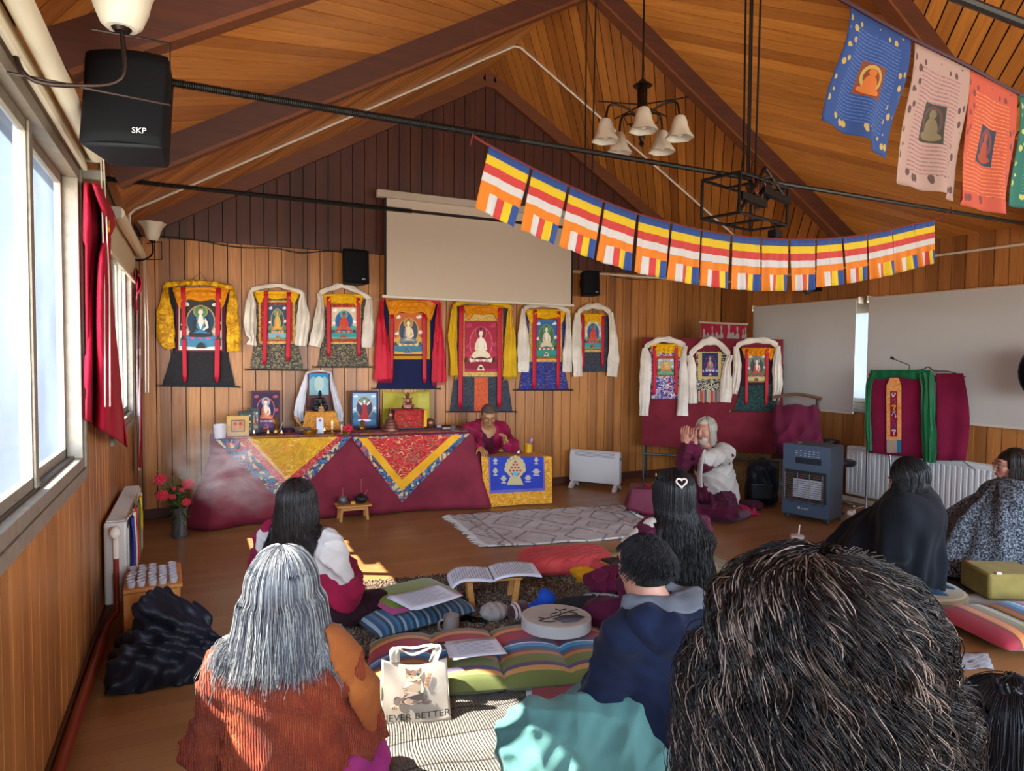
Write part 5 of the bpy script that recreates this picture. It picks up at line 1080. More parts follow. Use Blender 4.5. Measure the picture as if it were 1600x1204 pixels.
lathe_thing('frosted_cup', [(.045, 0), (.055, .12), (.052, .12), (.042, .006), (.001, .006)], tp(344, 684), mp('frosted_plastic', '#c2b8b8', .4), 'frosted plastic cup at the far left end of altar', 'cup', n=28)
p = tp(432, 675); t = thing('altar_ornament', p, 'small gilt deity ornament with vase before the plum-bordered picture', 'ornament')
mb = MB(); mb.lathe([(.035, 0), (.03, .02), (.012, .03), (.022, .06), (.03, .08), (.012, .11), (.016, .13), (.001, .155)], p, 14); mb.build('figure', GOLD, t); mb = MB(); mb.tube([p+(.03, 0, .02), p+(.075, .0, .13)], .006, 8); mb.build('feather_stick', mp('grey_feather', '#8f8478', .8), t)
lathe_thing('gilt_vase', [(.02, 0), (.03, .02), (.025, .04), (.012, .055), (.02, .08), (.01, .10), (.001, .105)], tp(566, 672), GOLD, 'small gilt vase below the standing-figure picture', 'vase')
lathe_thing('glass_ball', [(.001, 0), (.025, .01), (.033, .033), (.025, .056), (.001, .066)], tp(572, 668), mp('green_glass', '#5f7a58', .15, spec=.8), 'greenish glass ball beside the gilt vase', 'ball')
for x, y, s_, c_, lb in ((445, 670, (.11, .06, .025), '#31406a', 'folded blue cloth on altar left of the bowls'), (450, 673, (.10, .05, .02), '#3c2050', 'folded purple cloth in front of the blue one'), (686, 668, (.05, .03, .03), '#8fa0c0', 'small pale blue packet near the right end of altar'), (700, 670, (.12, .05, .02), '#b0a49a', 'crumpled paper at the right end of altar')):
    mb = MB(); mb.box(tp(x, y)+np.array([0, 0, s_[2]/2]), s_); tag(mb.build('folded_cloth' if 'cloth' in lb else 'paper_packet', fabric('cloth_'+c_[1:], c_), bevel=.008), lb, 'cloth' if 'cloth' in lb else 'paper')
p = tp(708, 672); mb = MB(); mb.lathe([(.028, 0), (.03, .05), (.027, .05), (.025, .004), (.001, .004)], p, 18); tag(mb.build('drinking_glass', mp('clear_glass_solid', '#c9cdd0', .1, trans=.9, spec=.6)), 'small clear glass at the right end of altar', 'glass')
# ================================================================== LAMA'S TABLE, HEATER, STOOL, VASE
LP = Plane((2.60, 6.02), (3.24, 5.91)); lt = thing('low_table', (2.95, 6.12, 0), 'small black-legged table in front of the seated lama', 'table')
A2 = np.array([2.60, 6.035]); B2 = np.array([3.24, 5.925]); nb_ = np.array([.17, .985])*.34; Cn = [A2, B2, B2+nb_, A2+nb_]
mb = MB(); mb.add([(*p, z) for z in (.46, .485) for p in Cn], [(3, 2, 1, 0), (4, 5, 6, 7), (0, 1, 5, 4), (1, 2, 6, 5), (2, 3, 7, 6), (3, 0, 4, 7)]); mb.build('tabletop', DARKW, lt)
for p in Cn: q = p+(np.mean(Cn, 0)-p)*.08; mb = MB(); mb.cyl((*q, 0), (*q, .46), .012); mb.build('leg', STEEL, lt)
tcl = thing('brocade_table_cloth', (2.92, 5.98, .49), 'royal blue brocade cloth with golden border over the lama\'s table', 'tablecloth')
GY = brocade('golden_yellow_brocade', '#c4861a', ['#d69c2c', '#b87614', '#e2b658', '#a8680f'], 42, .8, lo=.03); RBL = fabric('royal_blue_silk', '#1a2c8c', '#2238a4', rough=.5); LAV = fabric('lavender_edge', '#5f5a96')
mb = MB(); plate(mb, LP, [(752, 713), (862, 713), (863, 786), (812, 788), (757, 793)], .004, .010); mb.build('gold_border', GY, tcl, smooth=False)
mb = MB(); V = [(*p, z) for z in (.487, .492) for p in Cn]; mb.add(V, [(3, 2, 1, 0), (4, 5, 6, 7), (0, 1, 5, 4), (1, 2, 6, 5), (2, 3, 7, 6), (3, 0, 4, 7)]); mb.build('top', GY, tcl, smooth=False)
mb = MB(); plate(mb, LP, [(763, 713), (850, 713), (852, 766), (765, 771)], .010, .012, 0); plate(mb, LP, [(766, 713), (848, 713), (849, 762), (767, 766)], .012, .013, 1); mb.build('blue_centre', [LAV, RBL], tcl, smooth=False)
mb = MB(); cx, cy = 805, 735
for i in range(9):
    a = PI*(1+i/8); plate(mb, LP, oval(cx+13*math.cos(a), cy-2+17*math.sin(a), 4, 5, 12), .013, .0138, 0)
plate(mb, LP, oval(cx, cy-3, 14, 15, 24), .0138, .0145, 0); plate(mb, LP, [(cx-8, cy+10), (cx+8, cy+10), (cx+13, cy+22), (cx-13, cy+22)], .0138, .0145, 0)
for i in range(4):
    for j in range(i+1): plate(mb, LP, oval(cx+(j-i/2)*5.4, cy-14+i*4.6, 2, 1.8, 8), .0145, .0152, 1)
plate(mb, LP, [(cx-4, cy+2), (cx+4, cy+2), (cx+2.5, cy+9), (cx-2.5, cy+9)], .0145, .0152, 2); plate(mb, LP, [(cx-8, cy+3), (cx-4, cy+4), (cx-3, cy+9)], .0145, .0152, 1); plate(mb, LP, [(cx+8, cy+3), (cx+4, cy+4), (cx+3, cy+9)], .0145, .0152, 1)
for (x, y, w, h) in ((774, 719, 5, 6), (774, 735, 5, 8), (787, 747, 6, 8), (825, 746, 7, 7), (838, 736, 8, 7), (838, 718, 4.5, 7)):
    plate(mb, LP, oval(x, y, w*.6, h*.6, 12), .013, .0138, 3); plate(mb, LP, [(x-w, y), (x+w, y), (x+w*.4, y+h*.3), (x-w*.4, y+h*.3)], .0138, .0142, 3); plate(mb, LP, rect(x-w*.6, y+h*.7, x+w*.6, y+h), .013, .0138, 3)
mb.build('embroidery', [flatm('#b0a070'), flatm('#9c2a3c'), flatm('#3f9cc0'), flatm('#a59a88')], tcl, smooth=False)
def lt_(px, py, z=.493): return fl(px, py, z)
c = lt_(808, 707); bl_ = thing('ritual_bell', c, 'silver ritual bell with brass handle on the lama\'s table', 'bell'); mb = MB(); mb.lathe([(.045, 0), (.04, .02), (.034, .05), (.02, .065), (.001, .068)], c, 20); mb.build('bell', SILV, bl_); mb = MB(); mb.lathe([(.006, .066), (.01, .075), (.006, .085), (.012, .10), (.007, .115), (.012, .13), (.004, .145), (.001, .148)], c, 12); mb.build('handle', GOLD, bl_)
c = lt_(825, 706); cu_ = thing('yellow_cup', c, 'yellow cup with a lilac spoon on the lama\'s table', 'cup'); mb = MB(); mb.lathe([(.042, 0), (.045, .085), (.041, .085), (.038, .006), (.001, .006)], c, 24); mb.build('cup', mp('yellow_ceramic', '#d29a12', .35), cu_)
mb = MB(); mb.tube([c+(0, 0, .03), c+(.03, 0, .10)], .004, 6); mb.ball(c+(.042, 0, .125), (.014, .006, .024), rot=rotm(0, .4, 0)); mb.build('spoon', mp('lilac_plastic', '#8f80c8', .4), cu_)
for px, py, w, d_, h_, c_, lb in ((765, 707, .20, .09, .02, '#c2701c', 'long loose-leaf prayer book with orange cover under lama\'s hands'), (781, 705, .14, .08, .012, '#e0c890', 'open prayer pages beside the orange book'), (793, 706, .05, .05, .02, '#14141a', 'small black case beside the prayer pages')):
    q = lt_(px, py); mb = MB(); mb.box(q+np.array([0, .04, h_/2]), (w, d_, h_), rotm(0, 0, -.17)); tag(mb.build('prayer_book' if 'book' in lb and 'case' not in lb and 'pages' not in lb else ('paper_pages' if 'pages' in lb else 'small_case'), mp('book_'+c_[1:], c_, .7), bevel=.003), lb, 'book' if c_ != '#14141a' else 'case')
# convector heater
HW = mp('heater_white', '#c3c1c0', .4); HP = Plane((3.95, 6.60), (4.28, 6.17))
ch_ = thing('convector_heater', (4.12, 6.4, 0), 'white convector heater on feet by the back wall', 'heater'); ang_h = math.atan2(6.17-6.60, 4.28-3.95); R_ = rotm(0, 0, ang_h); cH = np.array([4.13, 6.43, 0])
def hf(x, y, z): return cH+R_@np.array([x, y, z])
Lh = .60; mb = MB(); prof = [(-.045, .07), (-.05, .12), (-.05, .36), (-.03, .42), (.0, .44), (.03, .42), (.04, .36), (.04, .08)]
V = [hf(x, y, z) for x in (-Lh/2, Lh/2) for y, z in prof]; n = len(prof); mb.add(V, [tuple(range(n)), tuple(range(n, 2*n))[::-1]]+[(i, n+i, n+(i+1) % n, (i+1) % n) for i in range(n)]); mb.build('body', HW, ch_, bevel=.008)
mb = MB()
for i in range(4): z = .372+i*.013; mb.box(hf(0, -.047+.006*i, z), (Lh*.8, .008, .005), R_@rotm(-.4))
mb.build('outlet_grille', mp('heater_grey', '#6f7076', .5), ch_, smooth=False)
mb = MB(); mb.box(hf(Lh/2+.004, -.01, .36), (.008, .03, .03), R_); mb.build('dial', mp('heater_grey', '#6f7076', .5), ch_)
for x in (-Lh/2+.04, Lh/2-.04): mb = MB(); V = [(-.12, 0), (-.10, .04), (-.04, .075), (.04, .075), (.09, .04), (.11, 0), (.07, 0), (.0, .04), (-.07, 0)]; mb.add([hf(x+dx, y, z) for dx in (-.02, .02) for y, z in V], [tuple(range(9)), tuple(range(9, 18))[::-1]]+[(i, 9+i, 9+(i+1) % 9, (i+1) % 9) for i in range(9)]); mb.build('foot', HW, ch_)
# small offering stool in front of the altar
c0, c1 = fl(531, 815), fl(576, 811); ux_ = (c1-c0); Ls = np.linalg.norm(ux_); ux_ /= Ls; R_ = rotm(0, 0, math.atan2(ux_[1], ux_[0])); cS = (c0+c1)/2+R_@np.array([0, .07, 0])
so_ = thing('small_wooden_stool', cS, 'tiny pine stool in front of the maroon altar cloth', 'stool'); mb = MB(); mb.box(cS+(0, 0, .133), (Ls+.05, .20, .018), R_); mb.build('seat', WOODL, so_, bevel=.005)
for sx_ in (-1, 1):
    for sy_ in (-1, 1): mb = MB(); a = cS+R_@np.array([sx_*Ls*.42, sy_*.06, .125]); b = cS+R_@np.array([sx_*Ls*.47, sy_*.075, 0]); mb.cyl(b, a, .014, .016, 8); mb.build('leg', WOODL, so_)
mb = MB()
for sy_ in (-1, 1): mb.box(cS+R_@np.array([0, sy_*.062, .108]), (Ls*.86, .012, .03), R_)
mb.build('apron', WOODL, so_)
c = cS+R_@np.array([-.09, 0, .143]); j = thing('incense_jar', c, 'glass jar of sand with incense stick on tiny stool', 'jar'); CLR = mp('clear_glass_solid', '#c9cdd0', .1, trans=.9)
mb = MB(); mb.lathe([(.03, 0), (.045, .02), (.046, .04), (.032, .065), (.034, .072), (.028, .07), (.041, .04), (.04, .022), (.001, .006)], c, 24); mb.build('glass', CLR, j); mb = MB(); mb.lathe([(.036, .008), (.039, .03), (.001, .032)], c, 20); mb.build('sand', mp('pale_sand', '#cfc09a', .9), j); mb = MB(); mb.cyl(c+(0, 0, .03), c+(.0, 0, .15), .0022, n=5); mb.build('incense_stick', mp('incense_brown', '#a8604a', .8), j)
c = cS+R_@np.array([.075, 0, .143]); j = thing('incense_pot', c, 'round black pot with incense stick on tiny stool', 'pot'); mb = MB(); mb.lathe([(.035, 0), (.05, .015), (.06, .045), (.057, .055), (.03, .075), (.012, .082), (.012, .09), (.001, .095)], c, 24); mb.build('pot', mp('black_iron', '#1c2026', .35, .3), j)
mb = MB(); mb.cyl(c+(0, 0, .08), c+(0, 0, .22), .002, n=5); mb.build('incense_stick', mp('incense_brown', '#a8604a', .8), j); mb = MB(); mb.cyl(c+(.03, 0, .07), c+(.055, 0, .115), .004, n=6); mb.build('spoon_handle', mp('incense_brown', '#a8604a', .8), j)
mb = MB(); mb.box(cS+R_@np.array([-.005, -.02, .155]), (.04, .03, .022), R_); tag(mb.build('match_box', mp('yellow_card', '#c99a2c', .6), bevel=.002), 'small yellow match box between jar and pot', 'box')
# vase with red flowers
vc = np.array([-.13, 6.02, 0]); va = thing('flower_vase', vc, 'clear glass vase of red flowers on floor left of altar', 'vase')
mb = MB(); mb.lathe([(.06, 0), (.062, .02), (.052, .12), (.055, .2), (.065, .25), (.061, .25), (.05, .2), (.047, .12), (.055, .022), (.001, .015)], vc, 32, ripple=lambda t, th: .02*math.cos(16*th)); mb.build('glass', CLR, va)
GRN = mp('leaf_green', '#33542a', .5, var=.35, nsc=12); GRN2 = mp('leaf_olive', '#5a6a2c', .5, var=.3, nsc=12)
mb = MB(); lv = MB(); bl = MB(); r_ = random.Random(12)
def leaf(m_, p, d, ln, w, mi=0):
    d = np.array(d)/np.linalg.norm(d); s_ = np.cross(d, (0, 0, 1.)); s_ /= np.linalg.norm(s_)+1e-6; up_ = np.cross(s_, d)
    V = []; K = 5
    for i in range(K+1):
        t = i/K; ww = w*math.sin(PI*min(.97, t*.95+.03))**.8; c_ = p+d*ln*t+up_*(-.25*ln*t*t); V += [c_-s_*ww+up_*ww*.3, c_, c_+s_*ww+up_*ww*.3]
    m_.add(V, [f for i in range(K) for f in ((3*i, 3*i+1, 3*i+4, 3*i+3), (3*i+1, 3*i+2, 3*i+5, 3*i+4))], mi)
for i in range(16):
    a = r_.uniform(0, 2*PI); sp_ = r_.uniform(.04, .20); e = vc+np.array([sp_*math.cos(a)-.02, sp_*math.sin(a)*.7, r_.uniform(.36, .56)]); P = catmull([vc+(.02*math.cos(a+3), .02*math.sin(a+3), .02), vc+(0, 0, .22), e], 10); mb.tube(P, .003, 5)
    for q in range(9): t = r_.uniform(.35, 1); b_ = P[int(t*9)]; aa = r_.uniform(0, 2*PI); leaf(lv, b_, (math.cos(aa), math.sin(aa), r_.uniform(-.3, .7)), r_.uniform(.05, .10), r_.uniform(.012, .022), r_.randint(0, 1))
for q in range(10): aa = r_.uniform(0, 2*PI); leaf(lv, vc+(.02*math.cos(aa), .02*math.sin(aa), r_.uniform(.04, .16)), (.3*math.cos(aa), .3*math.sin(aa), 1), .09, .016, 1)
mb.build('stems', GRN2, va); lv.build('leaves', [GRN, GRN2], va, ang=180); PET = mp('red_petals', '#b8122c', .55, var=.2, nsc=30)
for (px, py, r) in ((250, 749, .042), (294, 756, .038), (254, 774, .042), (291, 784, .03), (270, 776, .022), (284, 765, .018), (272, 763, .014)):
    p = onp(px, py, 1, 5.93); b = MB()
    for ring in range(4):
        m_ = 5+2*ring
        for q in range(m_):
            a = 2*PI*q/m_+ring*.4; rr_ = r*(.18+.24*ring); c_ = p+np.array([rr_*math.cos(a), -r*.25*(3-ring)*.5, rr_*math.sin(a)*.8]); b.ball(c_, (r*.34, r*.10, r*.34), 8, 6, rot=rotm(.4*math.sin(a), 0, -.5*math.cos(a)))
    b.build('blossom', PET, va)
# box of votive glasses and the dark jacket
bx = np.array([-.215, 4.02, 0]); R_ = rotm(0, 0, .04); bo = thing('pine_crate', bx, 'pine box beside the left radiator carrying small glasses', 'box')
mb = MB(); mb.box(bx+(0, -.19, .14), (.25, .016, .28), R_); mb.box(bx+(0, .0, .292), (.27, .40, .018), R_); mb.box(bx+(-.118, 0, .14), (.016, .37, .28), R_); mb.box(bx+(.118, 0, .14), (.016, .37, .28), R_); mb.build('carcass', wood('pine_box_wood', '#b8702c', '#d08c40', 2, rough=.5), bo, bevel=.003)
VG = mp('votive_glass', '#b4b0b4', .15, .0, spec=.9); VW = mp('votive_wax', '#c9c0a8', .6); k_ = 0; proto = None
for i in range(5):
    for j in range(6):
        if r_.random() < .1: continue
        p = bx+R_@np.array([-.10+.048*i+r_.uniform(-.004, .004), -.16+.055*j+r_.uniform(-.004, .004), .302])
        if proto is None:
            proto = thing('votive_glass', p, 'small candle glass among many on the pine box', 'candle holder', 'small candle glasses on the pine box'); mb = MB(); mb.lathe([(.017, 0), (.021, .03), (.019, .03), (.015, .004), (.001, .004)], p, 14); mb.build('glass', VG, proto); mb = MB(); mb.lathe([(.015, .005), (.0165, .014), (.001, .016)], p, 12); mb.build('wax', VW, proto); p_proto = p
        else: copy_thing(proto, p-p_proto, r_.uniform(0, 3))
JK = fabric('black_nylon', '#15171f', '#1f222c', rough=.38, sheen=.1, wsc=60, bump=.4)
jc = np.array([-.145, 3.52, 0]); s = Solid((-.30, -.32, -.01), (.34, .30, .40), .008)
s.cap((-.06, .06, .08), (-.02, .04, .27), .15, .075, .1).cap((.05, -.02, .06), (.10, .0, .16), .15, .10, .1).cap((-.12, -.12, .05), (.1, -.14, .06), .12, .10, .1).cap((.14, -.02, .04), (.23, -.02, .07), .08, .05, .08).ell((-.03, .03, .28), (.11, .08, .05), .06)
s.disp(lambda x, y, z: .016*np.sin(28*(x+.5*z)+9*np.sin(7*y+5*z))*np.clip(z*6+.3, 0, 1)+.010*np.sin(47*(y-.7*x)+6*np.sin(11*z))+.006*np.sin(90*x+40*z*np.sin(9*y))).cutz(.003)
tag(s.build('jacket_pile', JK, None, lambda p: p+jc, 2), 'black puffy jacket heaped on the floor at left', 'jacket')
# ================================================================== BOARD WITH CLOTH AND THREE SCROLLS
bd = thing('display_board', (5.4, 6.0, 0), 'board covered in dark red cloth on metal legs in the right corner', 'board')
mb = MB(); plate(mb, BOARD, [(1003, 527), (1224, 530), (1222, 710), (1003, 695)], -.03, 0); mb.build('red_cloth', fabric('board_red_cloth', '#6e1f2c', '#7c2834', rough=.9), bd, smooth=False, bevel=.004)
LG = mp('grey_leg_metal', '#5a5a58', .4, .6)
for x, y in ((1006, 690), (1219, 706)): p = BOARD.at(x, y, -.05); mb = MB(); mb.cyl((p[0], p[1], 0), (p[0], p[1], p[2]+1.0), .014); mb.build('leg', LG, bd); q = p-BOARD.n*.28; mb = MB(); mb.cyl((q[0], q[1], 0), (p[0], p[1], 1.2), .012); mb.build('rear_strut', LG, bd)
a, b = BOARD.at(1006, 690, -.05), BOARD.at(1219, 706, -.05); mb = MB(); mb.cyl((a[0], a[1], .34), (b[0], b[1], .34), .014); mb.build('crossbar', LG, bd)
thangka(BOARD, 'white and blue brocade scroll with golden figure, left of three on the red board', [(1016, 538), (1068, 537), (1066, 622), (1018, 623)], [FLORB], [((1025, 556, 1056, 588), REDB)], (1028, 560, 1053, 586), dict(sky='#9ab8c8', land='#3f8a5a', aur='#c8b05a', halo='#d8c890', skin='#e0b088', robe='#d88a3c', robe2='#e0a050', water='#5fa88a'), [(1023, 540, 1022, 617, 5.5), (1056.5, 540, 1056.5, 617, 5)], (1016, 537, 1068, 560), d=.006, dowel=False)
scarf(BOARD, 'white silk scarf over the left scroll on the red board', [(1007, 543), (1026, 532), (1048, 531), (1071, 540)], [(1009, 560, 17), (1008, 600, 18), (1006, 649, 14)], [(1068, 560, 10), (1068, 600, 16), (1066, 649, 18)], CREAM, d=.02, barw=9, seed=31)
t = thangka(BOARD, 'small black and cream brocade scroll with navy centre, middle of three on the red board', [(1088, 549), (1134, 549), (1131, 611), (1090, 611)], [CREB], [((1091, 550, 1127, 592), fabric('pale_yellow_brocade', '#c9b070'))], (1097, 551, 1122, 588), dict(sky='#1c1a5a', land='#241c60', water='#2a2468', aur='#3c1c5c', rim='#2c2464', halo='#4a2460', skin='#c8a060', robe='#c8502c', robe2='#3f7ab0', lotus='#d8d8d0', base='#c0c0c8', cloud='#2c2868', hair='#9aa8c0'), [], None, d=.006, dowel=False)
mb = MB(); n = 10
for i in range(n): plate(mb, BOARD, rect(1091+i*3.3, 610, 1094+i*3.3, 627+(i*7 % 3)), .008, .011, i % 5)
mb.build('rainbow_tassels', [flatm(c) for c in ('#b0a08c', '#a84048', '#c87a4a', '#4a5a8c', '#c8b070')], t, smooth=False)
scarf(BOARD, 'white silk scarf over the middle scroll on the red board', [(1077, 555), (1092, 540), (1103, 534), (1119, 534), (1141, 554)], [(1081, 572, 13), (1081, 600, 15), (1083, 630, 15)], [(1136, 572, 12), (1135, 600, 19), (1133, 628, 20)], CREAM, d=.02, barw=12, seed=33)
thangka(BOARD, 'dark scroll with green lower panel and white-faced figure, right of three on the red board', [(1156, 544), (1209, 542), (1207, 600), (1217, 643), (1147, 642), (1158, 600)], [fabric('near_black_cloth', '#1f1a26')], [((1161, 546, 1202, 600), fabric('wine_cloth', '#5a1424'))], (1168, 553, 1197, 597), dict(sky='#8a8a7c', land='#6a8a4a', aur='#3c4a4a', halo='#8f9a8a', rim='#5a5a50', skin='#e8d4c4', robe='#a83a30', robe2='#b8584a', lotus='#8a3a4a', water='#c8b87a'), [(1167, 545, 1166, 632, 4.5), (1199, 545, 1197.5, 633, 5)], (1159, 543, 1211, 563), apron=([(1158, 602), (1207, 600), (1217, 643), (1147, 642)], GREENB), veilm=OSILK, d=.006)
scarf(BOARD, 'white silk scarf over the right scroll on the red board', [(1150, 541), (1168, 533), (1197, 532), (1216, 540)], [(1152, 570, 13), (1150, 598, 13), (1148, 615, 8)], [(1214, 570, 15), (1215, 600, 16), (1212, 626, 11)], CREAM, d=.02, barw=9, seed=35)
bn = thing('flame_banner', BOARD.at(1131, 560, -.05), 'red banner with pale flame shapes rising behind the red board', 'banner')
mb = MB(); plate(mb, BOARD, [(1096, 504), (1167, 507), (1167, 600), (1096, 600)], -.052, -.048, 0)
for x, w, h in ((1100, 3, 14), (1106, 4, 8), (1113, 2.5, 19), (1120, 4.5, 9), (1127, 3, 20), (1139, 4, 21), (1145, 5, 9), (1152, 3, 18), (1161, 2.5, 14), (1165, 2, 17)):
    plate(mb, BOARD, [(x-w, 532), (x-w*.7, 524), (x-w*.25, 532-h*.75), (x-w*.5, 530-h), (x, 527-h), (x+w*.5, 530-h), (x+w*.3, 532-h*.7), (x+w, 522), (x+w, 532)], -.048, -.046, 1)
plate(mb, BOARD, rect(1096, 529, 1167, 600), -.048, -.046, 1)
mb.build('cloth', [fabric('banner_red', '#8c1c30'), fabric('banner_grey', '#8f8a84')], bn, smooth=False); mb = MB(); mb.cyl(BOARD.at(1093, 503.5, -.05), BOARD.at(1169, 506.5, -.05), .012); mb.build('top_rod', mp('pale_rod', '#a89a88', .5), bn)
# plywood / osb panel behind the man
OSB = mp('chipboard', '#7a5a32', .8, var=.35, nsc=30, bump=.3)
op = thing('chipboard_panel', (5.45, 6.2, 0), 'chipboard panel leaning under the red board', 'panel'); mb = MB(); plate(mb, BOARD, [(1140, 700), (1203, 704), (1203, 770), (1140, 765)], -.12, -.10); mb.build('panel', OSB, op, smooth=False)
# ================================================================== GAS HEATER, BACKPACK, CHAIR, STOOLS
GP = Plane((5.02, 4.55), (5.14, 4.13)); gR = math.atan2(4.13-4.55, 5.14-5.02); R_ = rotm(0, 0, gR); gc = np.array([5.08, 4.34, 0])
def gf(x, y, z): return gc+R_@np.array([x, y, z])
gh = thing('gas_heater', gf(0, .17, 0), 'blue-grey portable gas heater on castors', 'heater'); GM = mp('heater_blue_grey', '#46586c', .4, .2); GD = mp('heater_dark_side', '#33383f', .5)
V = [gf(x, y, z) for z in (.045, .71) for (x, y) in ((-.22, 0), (.22, 0), (.20, .34), (-.20, .34))]; mb = MB(); mb.add(V, [(3, 2, 1, 0), (0, 1, 5, 4)], 0); mb.add(V, [(4, 5, 6, 7), (1, 2, 6, 5), (2, 3, 7, 6), (3, 0, 4, 7)], 1); mb.build('casing', [GM, GD], gh, bevel=.012)
mb = MB(); mb.box(gf(0, -.004, .33), (.395, .012, .285), R_); mb.build('grille_recess', mp('heater_recess', '#16181c', .6), gh, bevel=.012)
mb = MB(); mb.box(gf(.02, -.012, .31), (.26, .006, .17), R_); mb.build('ceramic_plaque', mp('ceramic_white', '#a9b0b8', .7), gh, smooth=False)
CHR = mp('chrome', '#b4b8bc', .2, .95); mb = MB()
for i in range(13): z = .205+i*.0195; mb.cyl(gf(-.185, -.03, z), gf(.185, -.03, z), .0026, n=6)
for x in (-.18, -.06, .05, .17): mb.cyl(gf(x, -.032, .20), gf(x, -.032, .45), .003, n=6)
mb.build('wire_guard', CHR, gh)
mb = MB()
for i in range(26): mb.box(gf(-.095+i*.0092, -.002, .565+.0*i), (.004, .006, .055), R_)
mb.build('vent_slots', mp('heater_recess', '#16181c', .6), gh, smooth=False)
mb = MB(); r_ = random.Random(4)
for row in range(3):
    for i in range(6): mb.box(gf(-.09+i*.04, -.002, .655-row*.022), (.026*r_.uniform(.6, 1), .003, .005), R_)
mb.build('warning_print', mp('print_grey', '#a9b4c0', .5), gh, smooth=False)
mb = MB()
for (x, w) in ((-.13, .06), (-.05, .07), (.02, .03), (.09, .05), (.155, .05)): mb.box(gf(x, -.002, .172), (w, .004, .007), R_)
mb.build('lower_slots', mp('heater_recess', '#16181c', .6), gh, smooth=False)
mb = MB(); text_mesh(mb, 'LENNOX' if False else 'ursus', lambda x, y, z: gf(x+.0, -.003-z, y+.112), .035); mb.box(gf(-.055, -.003, .122), (.018, .004, .022), R_); mb.build('maker_mark', mp('print_grey', '#a9b4c0', .5), gh, smooth=False)
mb = MB(); mb.cyl(gf(-.13, .12, .712), gf(-.13, .12, .725), .03, n=20); mb.build('control_knob', mp('brown_knob', '#6a3020', .5), gh)
for x in (-.19, .19):
    for y in (.04, .30): mb = MB(); mb.ball(gf(x, y, .024), (.012, .024, .024)); mb.box(gf(x, y, .045), (.02, .03, .02), R_); mb.build('castor', GD, gh)
bp = thing('black_backpack', (5.27, 5.05, 0), 'black backpack standing on the floor beside the gas heater', 'backpack'); s = Solid((-.22, -.2, -.01), (.22, .2, .50), .008)
[s.cap((sx_*.075, sy_*.03, .09), (sx_*.06, sy_*.03, .36), .085, .075, .05) for sx_ in (-1, 1) for sy_ in (-1, 1)]; s.ell((0, 0, .38), (.11, .09, .08), .05); s.cutz(.004); s.disp(lambda x, y, z: .004*np.sin(40*z+9*np.sin(10*x)))
Rb = rotm(0, 0, -.75); BPM = fabric('backpack_nylon', '#0e1219', '#151a24', rough=.5, sheen=.1); pc_ = np.array([5.27, 5.05, 0]); s.build('bag', BPM, bp, lambda p: p@Rb.T+pc_, 2)
mb = MB(); mb.box(pc_+Rb@np.array([0, -.145, .16]), (.22, .05, .17), Rb); mb.build('front_pocket', BPM, bp, bevel=.02); mb = MB(); mb.tube(catmull([pc_+Rb@np.array([x, 0, z]) for x, z in ((-.04, .44), (-.02, .475), (.02, .475), (.04, .44))], 12), .008, 8); mb.build('top_loop', BPM, bp)
mb = MB(); mb.tube([pc_+Rb@np.array([x, -.172, .235]) for x in (-.10, .10)], .003, 6); mb.build('zip', mp('grey_zip', '#4a5058', .4), bp); mb = MB(); mb.ball(pc_+Rb@np.array([.10, -.13, .10]), (.012, .006, .012)); mb.build('badge', mp('grey_zip', '#4a5058', .4), bp)
cr0 = thing('wooden_chair', (5.72, 5.04, 0), 'dark wooden chair with curved top rail behind the gas heater', 'chair'); cc_ = np.array([5.72, 5.04, 0]); Rc = rotm(0, 0, -.9)
def cf(x, y, z): return cc_+Rc@np.array([x, y, z])
for x in (-.2, .2):
    mb = MB(); mb.cyl(cf(x, -.2, 0), cf(x, -.2, .44), .02); mb.build('leg', DARKW, cr0); mb = MB(); mb.tube([cf(x, .2, 0), cf(x, .2, .45), cf(x, .26, 1.08)], [.02, .02, .016]); mb.build('back_post', DARKW, cr0)
mb = MB(); mb.box(cf(0, 0, .45), (.44, .44, .03), Rc); mb.build('seat', DARKW, cr0, bevel=.008); mb = MB(); mb.tube(catmull([cf(-.24, .25, 1.08), cf(0, .29, 1.12), cf(.24, .25, 1.08)], 14), .028, 8, flat=.6); mb.build('top_rail', mp('worn_rail_wood', '#6a4c34', .6), cr0)
s = Solid((-.32, -.2, .40), (.32, .42, 1.08), .009); s.cap((-.17, .23, .93), (.17, .23, .93), .075, .075, .05); s.ell((0, .16, .74), (.25, .11, .27), .08).ell((.03, .08, .60), (.26, .13, .16), .08)
s.disp(lambda x, y, z: .020*np.abs(np.sin(17*x+3*np.sin(5*z)))-.008+.006*np.sin(47*x+9*z)); tag(s.build('maroon_robe_pile', [fabric('maroon_robe_pile', '#5a1530', '#6c1c3a')], None, lambda p: p@Rc.T+cc_, 3), 'maroon robe hung over the wooden chair back', 'robe')
for i, (x, y, z, r, lb) in enumerate(((6.13, 4.98, .62, .13, 'taller round black stool in the right corner'), (5.93, 4.66, .46, .16, 'lower round black stool behind the gas heater'))):
    t = thing('round_stool', (x, y, 0), lb, 'stool'); mb = MB(); mb.lathe([(.001, -.03), (r*.9, -.03), (r, -.01), (r, .01), (r*.9, .022), (.001, .025)], (x, y, z), 28); mb.build('seat', mp('black_vinyl', '#0d0c0d', .35), t)
    mb = MB(); mb.cyl((x, y, .06), (x, y, z-.03), .018); mb.build('column', BLKM, t)
    for q in range(4): a = PI/2*q+.5; e = np.array([x+math.cos(a)*min(r+.0, .13), y+math.sin(a)*.15, .035]); mb = MB(); mb.cyl((x, y, .07), e, .011); mb.ball(e+(0, 0, -.015), .018); mb.build('castor_leg', CHR, t)
